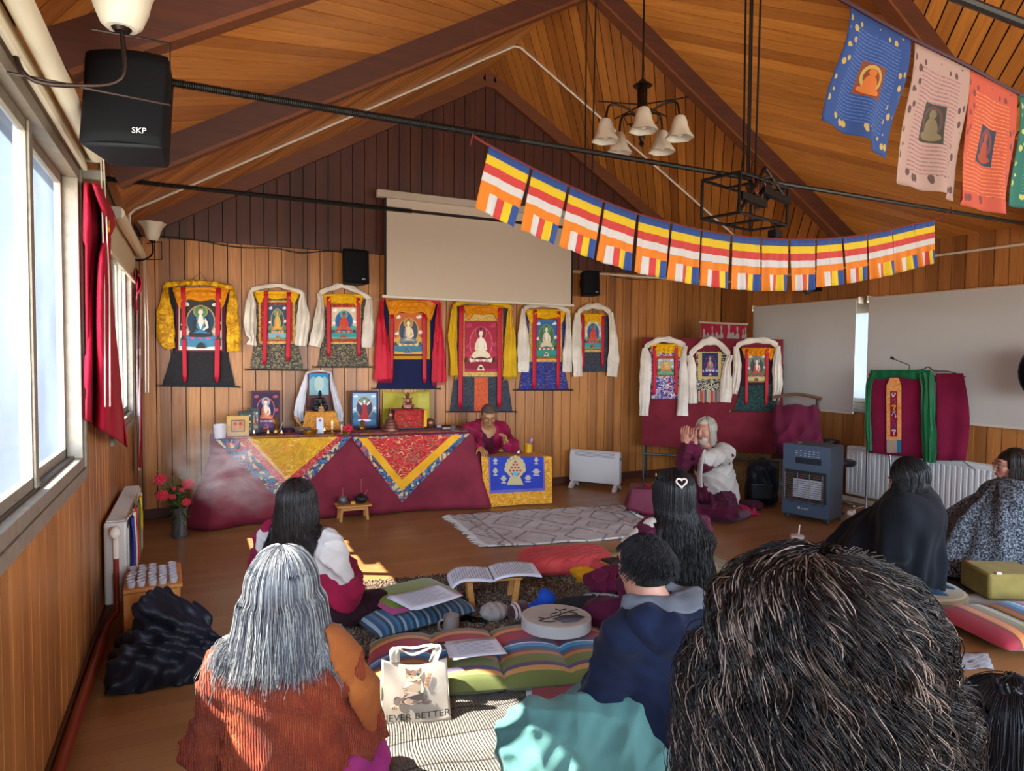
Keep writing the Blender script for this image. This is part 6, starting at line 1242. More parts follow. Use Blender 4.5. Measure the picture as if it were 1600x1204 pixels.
mb = MB(); p = fl(1330, 803); mb.box(p+(0, 0, .02), (.12, .05, .04), rotm(0, 0, .4)); tag(mb.build('power_strip', WHITE, bevel=.006), 'white power adapter on the floor right of the gas heater', 'power adapter')
cable([(5.40, 4.34, .012), (5.55, 4.42, .008), (5.68, 4.40, .012)], .004, 'black cord from gas heater to the white adapter'); cable([(5.81, 4.40, .015), (6.0, 4.5, .008), (6.24, 4.55, .01)], .0035, 'white cord from the adapter to the right wall', m=WHITE)
# ================================================================== LECTERN
LA, LB, LC, LD = np.array([5.88, 4.33]), np.array([6.02, 3.80]), np.array([6.19, 3.52]), np.array([6.24, 4.30]); ZL = 1.36
le = thing('lectern', (6.05, 3.95, 0), 'lectern on chrome legs draped with crimson and green cloth', 'lectern')
mb = MB(); Q = [LA+(.01, 0), LB+(.01, .02), (6.2, 3.62), (6.24, 4.28)]; mb.add([(*p, z) for z in (ZL-.05, ZL-.006) for p in Q], [(3, 2, 1, 0), (4, 5, 6, 7), (0, 1, 5, 4), (1, 2, 6, 5), (2, 3, 7, 6), (3, 0, 4, 7)]); mb.build('desk', DARKW, le)
for a, b in (((5.93, 4.36, .66), fl(1353, 800)), ((5.94, 4.22, .66), (6.02, 4.1, 0)), ((6.05, 3.86, .7), (6.13, 3.95, 0)), ((6.12, 3.72, .7), fl(1491, 822))): a = np.array(a); b = np.array(b); b[0] = min(b[0], 6.2); mb = MB(); mb.cyl(b, (a[0], a[1], ZL-.05), .011); mb.build('leg', CHR, le)
MAG = fabric('crimson_cotton', '#6a0a2e', '#780f36', rough=.85); GVEL = fabric('green_velvet', '#06502c', '#0a6a3c', rough=.5, sheen=.8, wsc=80)
FPl = Plane(tuple(LA), tuple(LB)); SPl = Plane(tuple(LB), tuple(LC))
lc = thing('crimson_lectern_cloth', (6.0, 3.9, ZL), 'crimson cloth hanging down the front and side of the lectern', 'cloth')
mb = MB(); mb.grid(lambda u, v: FPl.at(1358+92*u, 583+(124+10*u)*v, .008+.008*math.sin(u*15)*v), 30, 10); mb.build('front', MAG, lc, thick=.004)
mb = MB(); mb.grid(lambda u, v: SPl.at(1463+(42+10*math.sin(PI*v*.9)*(v > 0))*u, 583+136*v, .004+.012*math.sin(u*9+v)*v), 20, 10); mb.build('side', MAG, lc, thick=.004)
mb = MB(); Q2 = [LA, LB, (6.2, 3.6), (6.245, 4.3)]; mb.add([(*p, z) for z in (ZL-.004, ZL+.004) for p in Q2], [(3, 2, 1, 0), (4, 5, 6, 7), (0, 1, 5, 4), (1, 2, 6, 5), (2, 3, 7, 6), (3, 0, 4, 7)]); mb.build('top', MAG, lc)
lg = thing('green_velvet_cloth', (5.95, 4.0, ZL), 'green velvet cloth draped along the top and front edges of the lectern', 'cloth')
mb = MB(); sleeve(mb, FPl, [(1366, 581, 8), (1358, 600, 10), (1356, 640, 9), (1357, 680, 10), (1359, 704, 8)], .02, .03, seed=41); mb.build('left_fall', GVEL, lg)
mb = MB(); sleeve(mb, FPl, [(1446, 582, 26), (1449, 600, 22), (1450, 650, 23), (1452, 690, 24), (1452, 722, 20)], .02, .04, seed=43); mb.build('right_fall', GVEL, lg)
mb = MB(); mb.grid(lambda u, v: FPl.at(1360+95*u, 578+12*v+2*math.sin(u*11)*v, .02+.012*math.sin(v*PI)+.003*math.sin(u*40)), 40, 8); mb.build('top_fall', GVEL, lg, thick=.004)
ORB = brocade('orange_stole_brocade', '#d0803c', ['#dc9450', '#c46c30', '#e0a868'], 46); sb = thing('embroidered_stole', FPl.at(1397, 640, .03), 'narrow orange banner with embroidered letters on the lectern front', 'banner')
mb = MB(); plate(mb, FPl, [(1391, 590), (1404, 590), (1408, 602), (1408, 687), (1385, 687), (1385, 602)], .022, .027, 0); mb.build('orange_band', ORB, sb, smooth=False)
mb = MB(); plate(mb, FPl, rect(1391, 611, 1402, 682), .027, .029, 0); mb.build('crimson_panel', fabric('crimson_panel', '#8c1430'), sb, smooth=False)
mb = MB(); cols_ = ['#c8c8d8', '#8a4a5a', '#d8a820', '#8a90b8', '#6a1c3a', '#3c3c80', '#c0bcc8']
def stroke(cx, cy, k_, mi):
    base = [[(-3, -3), (-1, 2), (1, -1), (3, -4)], [(-3, 0), (0, -3), (3, 0), (0, 3)], [(-3, -3), (3, -3), (0, 0), (1, 4)], [(-3, 2), (0, -3), (3, 2), (3, 5)]][k_ % 4]
    P = catmull([FPl.at(cx+a, cy+b, .031) for a, b in base], 10); mb.tube(P, .004, 5, mi)
    mb.tube([FPl.at(cx-3, cy-4.2, .031), FPl.at(cx+3.2, cy-4.2, .031)], .003, 5, mi)
for i in range(7): stroke(1396.5, 618+i*9.6, i, i)
mb.build('embroidered_letters', [flatm(c) for c in cols_], sb)
mb = MB()
for i, m_ in enumerate((0, 0, 0, 0, 0, 1, 1)): plate(mb, FPl, rect(1385.5+i*3.2, 686, 1388.5+i*3.2, 707), .022, .026, m_)
mb.build('fringe', [flatm('#a08c7c'), flatm('#1c6a8c')], sb, smooth=False)
mc = thing('gooseneck_microphone', FPl.at(1420, 580, -.03), 'black gooseneck microphone on top of the lectern', 'microphone'); A = FPl.at(1420, 579, -.02); mb = MB(); mb.tube(catmull([A, A+(0, 0, .05), FPl.at(1410, 566, -.02), FPl.at(1395, 560, -.02)], 16), .004, 6); mb.build('neck', CABLE, mc); mb = MB(); mb.tube([FPl.at(1397, 561, -.02), FPl.at(1392, 558, -.02)], [.010, .013], 10); mb.build('capsule', CABLE, mc); mb = MB(); mb.cyl((A[0], A[1], ZL+.005), (A[0], A[1], ZL+.02), .03); mb.build('base', CABLE, mc)
cable([FPl.at(x, y, -.05) for x, y in ((1425, 579), (1442, 577), (1450, 573), (1460, 579), (1480, 580), (1497, 584))], .005, 'black microphone cable lying on the lectern')
cable([(6.10, 3.55, .62), (6.17, 3.4, .5), (6.15, 3.25, .45), (6.14, 3.05, .42)], .004, 'grey cord hanging across the right radiator')
# ================================================================== RUGS, CUSHIONS AND THINGS ON THE FLOOR
def flatrug(name, C, label, mat, h=.012, cat='rug', amp=.003, nu=70, nv=40, fringe=None, seed=0):
    """C = four floor corners: far left, far right, near right, near left"""
    C = [np.array([*c[:2], 0.]) for c in C]; t = thing(name, sum(C)/4, label, cat); r_ = np.random.default_rng(seed); ph = r_.uniform(0, 6, 4)
    def fn(u, v): p = (C[3]*(1-u)+C[2]*u)*(1-v)+(C[0]*(1-u)+C[1]*u)*v; return p+np.array([.006*math.sin(v*19+ph[0]), .008*math.sin(u*15+ph[1]), h+amp*(math.sin(u*23+ph[2]+v*5)+math.sin(v*17+ph[3]-u*6))])
    uvgrid(fn, nu, nv, 'woven_field', mat, t, h)
    if fringe:
        n = 46
        for e in (0, 1):
            mb = MB()
            for i in range(n):
                v = (i+.5)/n; a = fn(e, v); d = (fn(e, v)-fn(.5, v)); d /= np.linalg.norm(d); b = a+d*r_.uniform(.05, .08)+np.array([0, r_.uniform(-.02, .02), -h*.4]); mb.tube([a, (a+b)/2+(0, r_.uniform(-.006, .006), .003), b], [.005, .006, .003], 5)
            mb.build('fringe', fringe, t)
    return t
k = N('diamond_rug'); t = k.n('TexCoord').outputs['UV']; sp_ = k.n('SeparateXYZ'); k.put(sp_, 0, t); u, v = sp_.outputs[0], sp_.outputs[1]
def tri(x, sc, o=0.): return k.math('ABSOLUTE', k.math('SUBTRACT', k.math('FRACT', k.math('MULTIPLY_ADD', x, sc, o+10)), .5))
s1 = k.math('ADD', tri(u, 3.6), tri(v, 2., .25)); jag = k.math('MULTIPLY', tri(k.math('ADD', u, v), 40), .04); s1 = k.math('ADD', s1, jag)
l1 = k.math('LESS_THAN', k.math('ABSOLUTE', k.math('SUBTRACT', s1, .60)), .030); l2 = k.math('LESS_THAN', k.math('ABSOLUTE', k.math('SUBTRACT', s1, .27)), .022); l3 = k.math('LESS_THAN', s1, .10)
eu = k.math('MINIMUM', u, k.math('SUBTRACT', 1., u)); l4 = k.math('LESS_THAN', k.math('ABSOLUTE', k.math('SUBTRACT', eu, .12)), .006); l5 = k.math('MULTIPLY', k.math('LESS_THAN', k.math('ABSOLUTE', k.math('SUBTRACT', eu, .07)), .012), k.math('GREATER_THAN', tri(v, 16), .30))
m_ = k.math('MAXIMUM', k.math('MAXIMUM', l1, l2), k.math('MAXIMUM', l4, l5)); m_ = k.math('MULTIPLY', m_, k.math('GREATER_THAN', k.noise(t, 55, 2), .42))
k.col(k.mix(k.math('MULTIPLY', m_, .8), k.ramp(k.noise(t, 9, 3), [(.3, '#a8a4a2'), (.7, '#c4c0bc')]), '#5c5c66')).set(Roughness=.95); k.bump(k.noise(t, 220, 2), .5, .004); DRUG = k.m
IVORY = fabric('ivory_fringe', '#bcb6ae')
flatrug('patterned_rug', [(2.13, 5.84), (3.82, 5.56), (3.62, 4.42), (2.06, 4.73)], 'pale rug with grey diamond pattern and fringe on open floor', DRUG, fringe=IVORY, seed=2)
k = N('shaggy_pile'); t = k.coord(); n1 = k.noise(t, 95, 3, 0, .7); n2 = k.noise(t, 11, 2); c = k.ramp(n1, [(.36, '#2e211b'), (.5, '#6a5444'), (.62, '#a08c78')]); k.col(c).set(Roughness=1.); k.bump(n1, 1., .02); SHAG = k.m
sg = thing('shaggy_rug', (1.75, 3.7, 0), 'mottled brown shaggy rug under the book stand and cushions', 'rug')
rs = np.random.default_rng(8); SC_ = [np.array([.62, 4.34, 0]), np.array([2.80, 4.02, 0]), np.array([2.45, 3.02, 0]), np.array([.45, 3.25, 0])]
def shg(u, v): p = (SC_[3]*(1-u)+SC_[2]*u)*(1-v)+(SC_[0]*(1-u)+SC_[1]*u)*v; e = min(u, v, 1-u, 1-v); return p+np.array([rs.normal()*.004, rs.normal()*.006, .008+.016*min(1, e*30)+abs(rs.normal())*.006])
uvgrid(shg, 240, 130, 'pile_base', SHAG, sg)
m = 26000; uu, vv = rs.uniform(.003, .997, m), rs.uniform(.005, .995, m); B = (SC_[3]*(1-uu)[:, None]+SC_[2]*uu[:, None])*(1-vv)[:, None]+(SC_[0]*(1-uu)[:, None]+SC_[1]*uu[:, None])*vv[:, None]
B[:, 2] = .012; d = np.stack([rs.normal(0, .010, m), rs.normal(0, .010, m), rs.uniform(.012, .026, m)], 1); P = np.stack([B, B+d*.6, B+d*(1.1, 1.1, 1.)], 1)
pile = strand_mesh('pile', P, np.tile([.0045, .004, .002], (m, 1)), [mp('pile_dark', '#36271f', 1.), mp('pile_mid', '#6e5847', 1.), mp('pile_light', '#a39079', 1.)], sg, 3, rs.integers(0, 3, m)); pile['kind'] = 'stuff'
KNIT = None
k = N('grey_knit_rug'); t = k.n('TexCoord').outputs['UV']; sp_ = k.n('SeparateXYZ'); k.put(sp_, 0, t); wv = k.math('ADD', sp_.outputs[1], k.math('MULTIPLY', k.noise(t, 3, 2), .03))
def tri(x, sc, o=0.): return k.math('ABSOLUTE', k.math('SUBTRACT', k.math('FRACT', k.math('MULTIPLY_ADD', x, sc, o+10)), .5))
ln = k.math('GREATER_THAN', tri(wv, 6.), .475); zig = k.math('GREATER_THAN', k.noise(t, 130, 1, 1.), .5); band = k.math('GREATER_THAN', k.math('FRACT', k.math('MULTIPLY', wv, 3.)), .35)
c = k.mix(k.math('MULTIPLY', zig, band), '#766f64', '#554f47'); c = k.mix(ln, c, '#332f2c'); k.col(c).set(Roughness=1.)
rib = k.n('TexWave', wave_type='BANDS'); k.put(rib, 'Vector', t); rib.inputs['Scale'].default_value = 34; rib.inputs['Distortion'].default_value = .6; k.bump(rib.outputs[1], .7, .01); KNIT = k.m
flatrug('knitted_rug', [(.55, 2.78), (1.62, 2.66), (1.72, 1.45), (.30, 1.75)], 'grey-beige ribbed wool rug in the foreground under the tote bag', KNIT, .014, amp=.005, seed=4)
FLR = brocade('faded_floral_rug', '#a8a39c', ['#8a9a50', '#a8707c', '#b8b4ae', '#7c8a70', '#8f8c86'], 12, 1.)
flatrug('floral_rug', [(2.72, 4.28), (3.55, 4.02), (3.45, 2.6), (2.55, 2.9)], 'faded floral rug beneath the long-haired seated woman', FLR, .008, seed=5)
flatrug('grey_wool_rug', [(3.75, 2.66), (5.55, 2.30), (5.35, 1.95), (3.62, 2.33)], 'pale grey wool rug at right below the yellow box cushion', fabric('grey_wool', '#7d7874', '#9a948c', rough=1., wsc=90), .012, seed=6)
flatrug('dark_rug', [(3.75, 3.15), (5.9, 3.05), (5.7, 2.45), (3.72, 2.68)], 'dark grey patterned rug under the kneeling woman in black', brocade('dark_rug_weave', '#2c2a2c', ['#3c3a3c', '#4e4a48', '#343234'], 16, .5), .006, seed=7)
flatrug('paper_mat', [(3.34, 2.10), (3.66, 1.98), (3.50, 1.86), (3.2, 1.98)], 'small grey striped mat on bare floor at right', stripes('grey_striped_mat', 1, 60, [(0, '#8a8688'), (.5, '#6c686c')]), .004, nu=12, nv=8)
# striped floor cushions
def ser(name, rot, sc=1.): 
    k = N(name); v = k.coord(rot=(0, 0, rot)); sp_ = k.n('SeparateXYZ'); k.put(sp_, 0, v); f = k.math('FRACT', k.math('MULTIPLY_ADD', sp_.outputs[1], 2.1*sc, 10.42))
    k.col(k.ramp(f, [(0, '#5f6626'), (.13, '#a86a34'), (.19, '#6a3c20'), (.23, '#1c4a7c'), (.29, '#2a86b0'), (.36, '#c0c4c8'), (.39, '#4c3058'), (.47, '#9c1830'), (.64, '#7a2a20'), (.68, '#c87c3c'), (.76, '#8c4a24'), (.80, '#5a6228'), (.9, '#a87c44'), (.95, '#4a3a5c')], 'CONSTANT')).set(Roughness=.75)
    k.b.inputs['Sheen Weight'].default_value = .2; k.bump(k.noise(v, 220, 2), .2, .003); return k.m
SER = ser('serape_stripe', 0.); SER2 = ser('serape_stripe_right', PI/2)
fc = np.array([1.26, 2.80, .0]); mb = pillow(MB(), 1.20, .56, .13, segs=4, nu=110, nv=40); o = mb.build('striped_floor_cushion', SER, loc=(0, 0, 0), ang=180); place(o, (1.28, 2.83, .014), -.28); tag(o, 'long striped floor cushion under the drum and papers', 'cushion')
mb = pillow(MB(), .90, .50, .12, segs=3, nu=90, nv=36); o = mb.build('striped_floor_cushion', SER2, loc=(0, 0, 0), ang=180); place(o, (4.16, 1.99, .014), -.30); tag(o, 'striped floor cushion at the right edge of the photo', 'cushion')
PLAID = stripes('blue_plaid', 0, 14, [(0, '#2a4a68'), (.3, '#3a6a8a'), (.55, '#22384c'), (.8, '#8aa0a8')]); GP_ = stripes('green_pink_cloth', 2, 22, [(0, '#6a7a1c'), (.5, '#a83a6c')], off=.1)
mb = pillow(MB(), .62, .46, .085, nu=40, nv=30); o = mb.build('plaid_cushion', PLAID, loc=(0, 0, 0), ang=180); place(o, (1.08, 3.58, .035), .22); tag(o, 'blue plaid cushion under the papers by the dark-haired woman', 'cushion')
mb = pillow(MB(), .46, .36, .06, nu=40, nv=30); o = mb.build('folded_green_pink_cloth', GP_, loc=(0, 0, 0), ang=180); place(o, (1.10, 3.60, .118), .25); tag(o, 'folded olive and pink cloth on the plaid cushion', 'cloth')
def sheets(label, c, w, h, rz, n, mat=None, lines=9, tilt=(0, 0), curl=.0, cat='paper', name='paper_sheets', seed=0):
    c = np.asarray(c, float); r_ = random.Random(seed); t = thing(name, c, label, cat); PW = mat or mp('white_paper', '#c9ccd4', .8)
    for i in range(n):
        R_ = rotm(tilt[0], tilt[1], rz+r_.uniform(-.10, .10)*(n > 1)); dx, dy = (r_.uniform(-.012, .012), r_.uniform(-.012, .012)) if n > 1 else (0, 0)
        mb = MB(); f = lambda u, v, z=0.: c+R_@np.array([(u-.5)*w+dx, (v-.5)*h+dy, .0022*i+curl*(2*u-1)**2+z+.004*math.sin(u*4)]); mb.grid(f, 14, 8); mb.build('sheet', PW, t, thick=.0015, off=0)
    mb = MB()
    for q in range(lines):
        v = .88-.76*q/lines; e = .85-r_.uniform(0, .25)*(q % 3 == 2)
        mb.grid(lambda a, b: f(.12+(e-.12)*a, v+.018*b, .0022), 12, 1)
    mb.build('text_lines', mp('grey_print', '#7c8088', .8), t, smooth=False); return t
c_ = fl(655, 942, .19); sheets('open booklet on the green and pink cloth by the dark-haired woman', c_+(0.03, 0.02, .015), .32, .24, .35, 3, lines=10, curl=.012, seed=3)
c_ = fl(740, 1018, .155); sheets('loose printed sheets on the striped floor cushion', c_+(0, 0, .012), .24, .17, -.15, 4, lines=10, seed=5)
c_ = fl(705, 1003, .16); mb = MB(); mb.cyl(c_+(-.06, .02, .0), c_+(.02, -.04, .012), .005, n=8); tag(mb.build('black_pen', CABLE), 'black pen beside the loose sheets', 'pen')
# book stand with the open book
bs0, bs1 = fl(712, 948), fl(800, 938); bc = np.array([1.60, 3.62, .02]); Rb = rotm(0, 0, -.25)
def bf(x, y, z): return bc+Rb@np.array([x, y, z])
bst = thing('book_stand', bc, 'little pine stand holding an open book on the shaggy rug', 'stand')
mb = MB(); mb.box(bf(0, 0, .165), (.34, .20, .016), Rb); mb.build('top', WOODL, bst, bevel=.004)
for x in (-.13, .13):
    for y in (-.075, .075): mb = MB(); mb.box(bf(x*1.04, y, .08), (.035, .022, .16), Rb@rotm(0, .12*np.sign(x), 0)); mb.build('leg', WOODL, bst, bevel=.003)
ob = thing('open_book', bf(0, 0, .175), 'open white book draped over the little pine stand', 'book'); PGW = mp('white_paper', '#c9ccd4', .8)
def bk(u, v, z=0.):   # u along the spread, v across the page height
    s_ = (u-.5)*.56; a = abs(s_)
    if s_ < -.17: th = min(1.25, (-.17-s_)/.10); x = -.17-.10*math.sin(th)-(max(0, a-.17-.125))*math.cos(1.25); zz = .18-.10*(1-math.cos(th))-(max(0, a-.17-.125))*math.sin(1.25)
    else: x = s_; zz = .18+.012*math.exp(-((s_+.02)/.05)**2)*-1+.016*math.sin(min(1, max(0, (s_+.02)/.3))*PI)
    return bf(x, (v-.5)*.27, zz+z)
for i in range(3): mb = MB(); mb.grid(lambda u, v: bk(u, v, .003*i), 40, 8); mb.build('pages', PGW, ob, thick=.002, ang=180)
mb = MB()
for side in (0, 1):
    for q in range(15):
        uu_ = (.06 if side == 0 else .54)+.026*q*1.05
        mb.grid(lambda a, b: bk(uu_+.007*b, .12+(.76-.2*(q % 4 == 3))*a, .0085), 12, 1)
mb.build('text_lines', mp('grey_print', '#7c8088', .8), ob, smooth=False); mb = MB(); mb.grid(lambda a, b: bk(.48+.012*b, a, .009), 8, 1); mb.build('spine_binding', mp('grey_binding', '#4a4c52', .5), ob, thick=.003)
# small things around the stand
c_ = fl(705, 988, .02); mg = thing('ceramic_mug', c_, 'grey ceramic mug on the shaggy rug', 'mug'); MUG = mp('taupe_ceramic', '#8f847e', .35)
mb = MB(); mb.lathe([(.030, 0), (.042, .02), (.045, .06), (.042, .095), (.038, .095), (.040, .06), (.036, .012), (.001, .010)], c_, 28); mb.tube(catmull([c_+(-.040, .0, .08), c_+(-.068, 0, .07), c_+(-.068, 0, .035), c_+(-.042, 0, .022)], 12), .006, 8); mb.build('cup', MUG, mg)
mb = MB(); mb.lathe([(.038, .080), (.02, .083), (.001, .084)], c_, 20); mb.build('drink_foam', mp('milk_foam', '#b8a898', .6), mg)
c_ = fl(742, 968, .035); mb = MB(); mb.box(c_, (.075, .155, .009), rotm(0, 0, .75)); tag(mb.build('smartphone', mp('phone_glass', '#08090c', .12), bevel=.004), 'black smartphone lying on the shaggy rug', 'phone')
def lump(name, label, cat, c, r, mat, rz=0., fn=None, vox=.007, extra=()):
    c = np.asarray(c, float); m_ = max(r)*1.35+.03; s = Solid((-m_, -m_, -.01), (m_, m_, r[2]*2.3+.03), vox); R_ = rotm(0, 0, rz)
    s.ell((0, 0, r[2]), r, 0.)
    for (p, q, k_) in extra: s.ell(p, q, k_)
    if fn: s.disp(fn)
    s.cutz(.002); return tag(s.build(name, mat, None, lambda p: p@R_.T+c, 2), label, cat)
WOOLG = fabric('fluffy_grey_wool', '#8f8a86', '#aaa49e', rough=1., wsc=140, bump=.8); KNM = stripes('maroon_nordic_knit', 0, 9, [(0, '#3a121c'), (.45, '#3a121c'), (.5, '#b0a8a4'), (.62, '#3a121c'), (.68, '#b8b0ac'), (.8, '#3a121c')])
lump('wool_hat', 'fluffy grey woollen hat on the shaggy rug below book stand', 'hat', fl(772, 968, .02), (.085, .075, .048), WOOLG, .1, lambda x, y, z: .003*np.sin(150*x)+.002*np.sin(170*y))
lump('knitted_mitten', 'maroon and white patterned knit between grey hat and blue cloth', 'knitwear', fl(812, 966, .02), (.085, .065, .048), KNM, .2, lambda x, y, z: .002*np.sin(130*x))
lump('blue_cloth', 'bright blue crumpled cloth beside the patterned knit', 'cloth', fl(848, 962, .02), (.085, .07, .06), fabric('bright_blue_cloth', '#0c3a9c', '#1450b8', rough=.5), .3, lambda x, y, z: .016*np.sin(30*x+25*z)+.008*np.sin(50*y-20*z), extra=(((.02, 0, .09), (.03, .03, .035), .04),))
def wrap(x, y, z): return .011*np.sin(34*y+9*np.sin(13*x)+5*np.sin(21*z))+.006*np.sin(70*z+30*x*np.sin(9*y))+.004*np.sin(90*(x+y)+12*np.sin(20*x))
lump('folded_dark_jacket', 'dark charcoal jacket folded on the rug behind the drum', 'jacket', fl(915, 968, .02), (.19, .13, .06), fabric('charcoal_fleece', '#191d20', '#23282c'), -.2, wrap)
lump('maroon_shawl_pile', 'maroon shawl heaped on the floor left of the hooded man', 'shawl', fl(955, 925, .02), (.17, .12, .075), fabric('wine_wool', '#5c1434', '#6c1c40'), -.3, wrap, extra=(((.1, .02, .10), (.08, .07, .05), .05),))
lump('yellow_cloth', 'golden yellow cloth at the left end of the maroon shawl heap', 'cloth', fl(915, 912, .02), (.055, .11, .055), fabric('golden_cloth', '#c0800c', '#d09418'), .3, wrap)
lump('pale_blue_scarf', 'pale blue speckled scarf lying before the maroon shawl heap', 'scarf', fl(938, 940, .03), (.13, .05, .025), brocade('speckled_blue', '#9aa8b4', ['#6a8aa8', '#c0c4c8', '#8fa0b0'], 60), -.45, None)
c_ = fl(962, 890, .10)+np.array([0, 0, .04]); mb = MB(); mb.box(c_+(.02, .05, -.01), (.16, .11, .012), rotm(.05, .1, .2)); mb.box(c_+(.02, .05, .004), (.15, .10, .016), rotm(.05, .1, .2), mi=1); tag(mb.build('dark_book', [WOODL, CABLE], bevel=.003), 'small black book on the maroon shawl heap', 'book')
CORAL = fabric('coral_quilt', '#b03a3c', '#c24a48', rough=.8); mb = pillow(MB(), .66, .40, .135, nu=110, nv=70, quilt=3.2, p=6); o = mb.build('coral_cushion', CORAL, loc=(0, 0, 0), ang=180); c_ = (fl(805, 905)+fl(955, 885))/2; place(o, (2.34, 3.98, .02), -.28); tag(o, 'coral red quilted cushion on the shaggy rug', 'cushion')
# frame drum
dc = fl(863, 1012, .15); dc = np.array([1.62, 2.86, .150]); dr_ = thing('frame_drum', dc, 'round hide frame drum painted with a branch, on the striped cushion', 'drum'); Rd = rotm(-.04, .03, 0)
mb = MB(); mb.lathe([(.172, 0), (.175, .002), (.175, .055), (.170, .058), (.165, .055), (.165, .002)], dc, 56, rot=Rd); mb.build('frame', mp('drum_hide_side', '#b3b0ac', .6, var=.05), dr_)
mb = MB(); mb.lathe([(.172, .057), (.10, .0575), (.001, .058)], dc, 56, rot=Rd); mb.build('drumhead', mp('drum_hide', '#a9a79c', .6, var=.08, nsc=14), dr_)
mb = MB(); df = lambda x, y: dc+Rd@np.array([x, y, .0600])
for P in ([(-.12, -.04), (-.04, -.02), (.03, .0), (.08, .02), (.14, .03)], [(-.04, -.02), (-.02, .02), (.02, .03)], [(.03, .0), (.05, .05), (.09, .06)], [(-.12, -.04), (-.09, -.07), (-.05, -.08)], [(-.08, -.03), (-.10, .0)], [(.08, .02), (.11, -.02)], [(.0, -.01), (.02, -.05)], [(.05, .05), (.04, .08)]): mb.tube([df(*p) for p in catmull(np.array([[*p, 0] for p in P], float), 12)[:, :2]], .0026, 5)
mb.build('painted_branch', mp('ink_black', '#1d2420', .7), dr_); mb = MB(); V = [df(*p)-(0, 0, .0008) for p in ((-.05, -.045), (.02, -.02), (.10, -.03), (.12, -.08), (.05, -.12), (-.02, -.11))]; mb.add(V, [tuple(range(6))]); mb.build('painted_shape', mp('slate_paint', '#4a4e5c', .7), dr_, thick=.001)
# tote bag
TB = Plane(tuple(fl(585, 1144)[:2]+(0, -.0)), tuple(fl(698, 1130)[:2])); CANV = fabric('natural_canvas', '#b5ab9c', '#c4baaa', rough=.9)
tb = thing('tote_bag', TB.at(640, 1136, -.05), 'natural canvas tote bag with two cartoon cats reading NEVER BETTER', 'bag')
def tbf(u, v, d): # u across, v up
    bot = (593+112*u, 1144-14*u); top = (597+101*u, 1030-3*u+10*math.sin(u*PI)); x = bot[0]*(1-v)+top[0]*v; y = bot[1]*(1-v)+top[1]*v
    return TB.at(x, y, d-.10*v)+np.array([0, 0, .016*(1-v)])
mb = MB(); mb.grid(lambda u, v: tbf(u, v, .012*math.sin(u*PI)*math.sin(v*2.5)+.004*math.sin(u*13+v*9)), 30, 24); mb.grid(lambda u, v: tbf(1-u, v, -.06*math.sin(u*PI)**.5*(1-.5*v)-.003), 30, 24); mb.build('bag', CANV, tb, thick=.003, ang=180)
for (xa, xb, dd) in ((614, 676, .0), (620, 670, -.04)):
    mb = MB(); P = catmull([TB.at(xa, 1034, dd-.10), TB.at(xa+2, 1012, dd-.12), TB.at((xa+xb)/2, 1022 if dd == 0 else 1012, dd-.15), TB.at(xb+8, 1008, dd-.12), TB.at(xb+4, 1034, dd-.10)], 24); mb.tube(P, .013, 8, flat=.25, up=(0, 0, 1)); mb.build('handle', CANV, tb)
mb = MB(); cols_ = []
def tp_poly(pts, c, lay):
    if c not in cols_: cols_.append(c)
    V = []; 
    for (x, y) in pts:
        v = min(1, max(0, (1143-y)/112)); u = (x-585)/112; V.append(tbf(u, v, .012*math.sin(u*PI)*math.sin(v*2.5)+.004*math.sin(u*13+v*9)+.003+.0008*lay))
    mb.add(V, [tuple(range(len(V)))] , cols_.index(c))
T1, T2, T3, PK, GRc, DK, EY = '#b08a6a', '#c4aa90', '#7a5a48', '#b08a84', '#6f625a', '#2a2624', '#3f6a6c'
tp_poly(oval(640, 1052, 14, 11, 20), T1, 1); tp_poly([(627, 1048), (625, 1037), (634, 1042)], T3, 1); tp_poly([(645, 1043), (653, 1036), (653, 1048)], T3, 1)
tp_poly([(620, 1094), (622, 1075), (628, 1060), (652, 1060), (656, 1078), (652, 1094)], T2, 0); tp_poly([(620, 1092), (616, 1100), (628, 1104), (650, 1100), (652, 1090)], T1, 0)
tp_poly(oval(636, 1057, 8, 5, 14), T2, 2); tp_poly(oval(647, 1049, 3.5, 3.5, 12), EY, 3); tp_poly(oval(633, 1049, 3, 1, 10), DK, 3); tp_poly(oval(636, 1054, 1.3, 1, 8), DK, 3); tp_poly(oval(647, 1049, 1.3, 1.8, 8), DK, 4)
tp_poly([(656, 1075), (658, 1060), (664, 1048), (670, 1050), (668, 1062), (663, 1078)], T1, 1); 
for q in range(4): tp_poly([(657.5+q*1.8, 1071-q*6), (664.5+q*1.5, 1072-q*6), (665+q*1.4, 1070-q*6), (658+q*1.8, 1069-q*6)], T3, 2)
for q in range(4): tp_poly([(621+q*.8, 1074+q*4), (628, 1075+q*4), (628, 1076.5+q*4), (621+q*.8, 1076+q*4)], T3, 2)
tp_poly(oval(641, 1094, 20, 12, 22), GRc, 2); tp_poly(oval(638, 1099, 15, 6.5, 18), T2, 3); tp_poly(oval(648, 1083, 4, 4, 12), '#8a9a6c', 4); tp_poly(oval(648, 1083, 1.6, 2, 8), DK, 5); tp_poly(oval(640, 1097, 1.6, 1.2, 8), PK, 4); tp_poly([(634, 1101), (640, 1099.5), (647, 1102), (640, 1101.2)], DK, 5)
tp_poly(oval(608, 1110, 8, 5, 14), T2, 3); tp_poly(oval(613, 1098, 7, 8, 14), GRc, 2); tp_poly(oval(660, 1104, 8, 4, 14), GRc, 2); tp_poly([(655, 1090), (656, 1078), (660, 1088)], GRc, 3)
for q in range(3): tp_poly([(604+q*3, 1112), (605+q*3, 1108), (605.7+q*3, 1112)], DK, 4)
mb.build('cat_print', [flatm(c) for c in cols_], tb, smooth=False)
mb = MB()
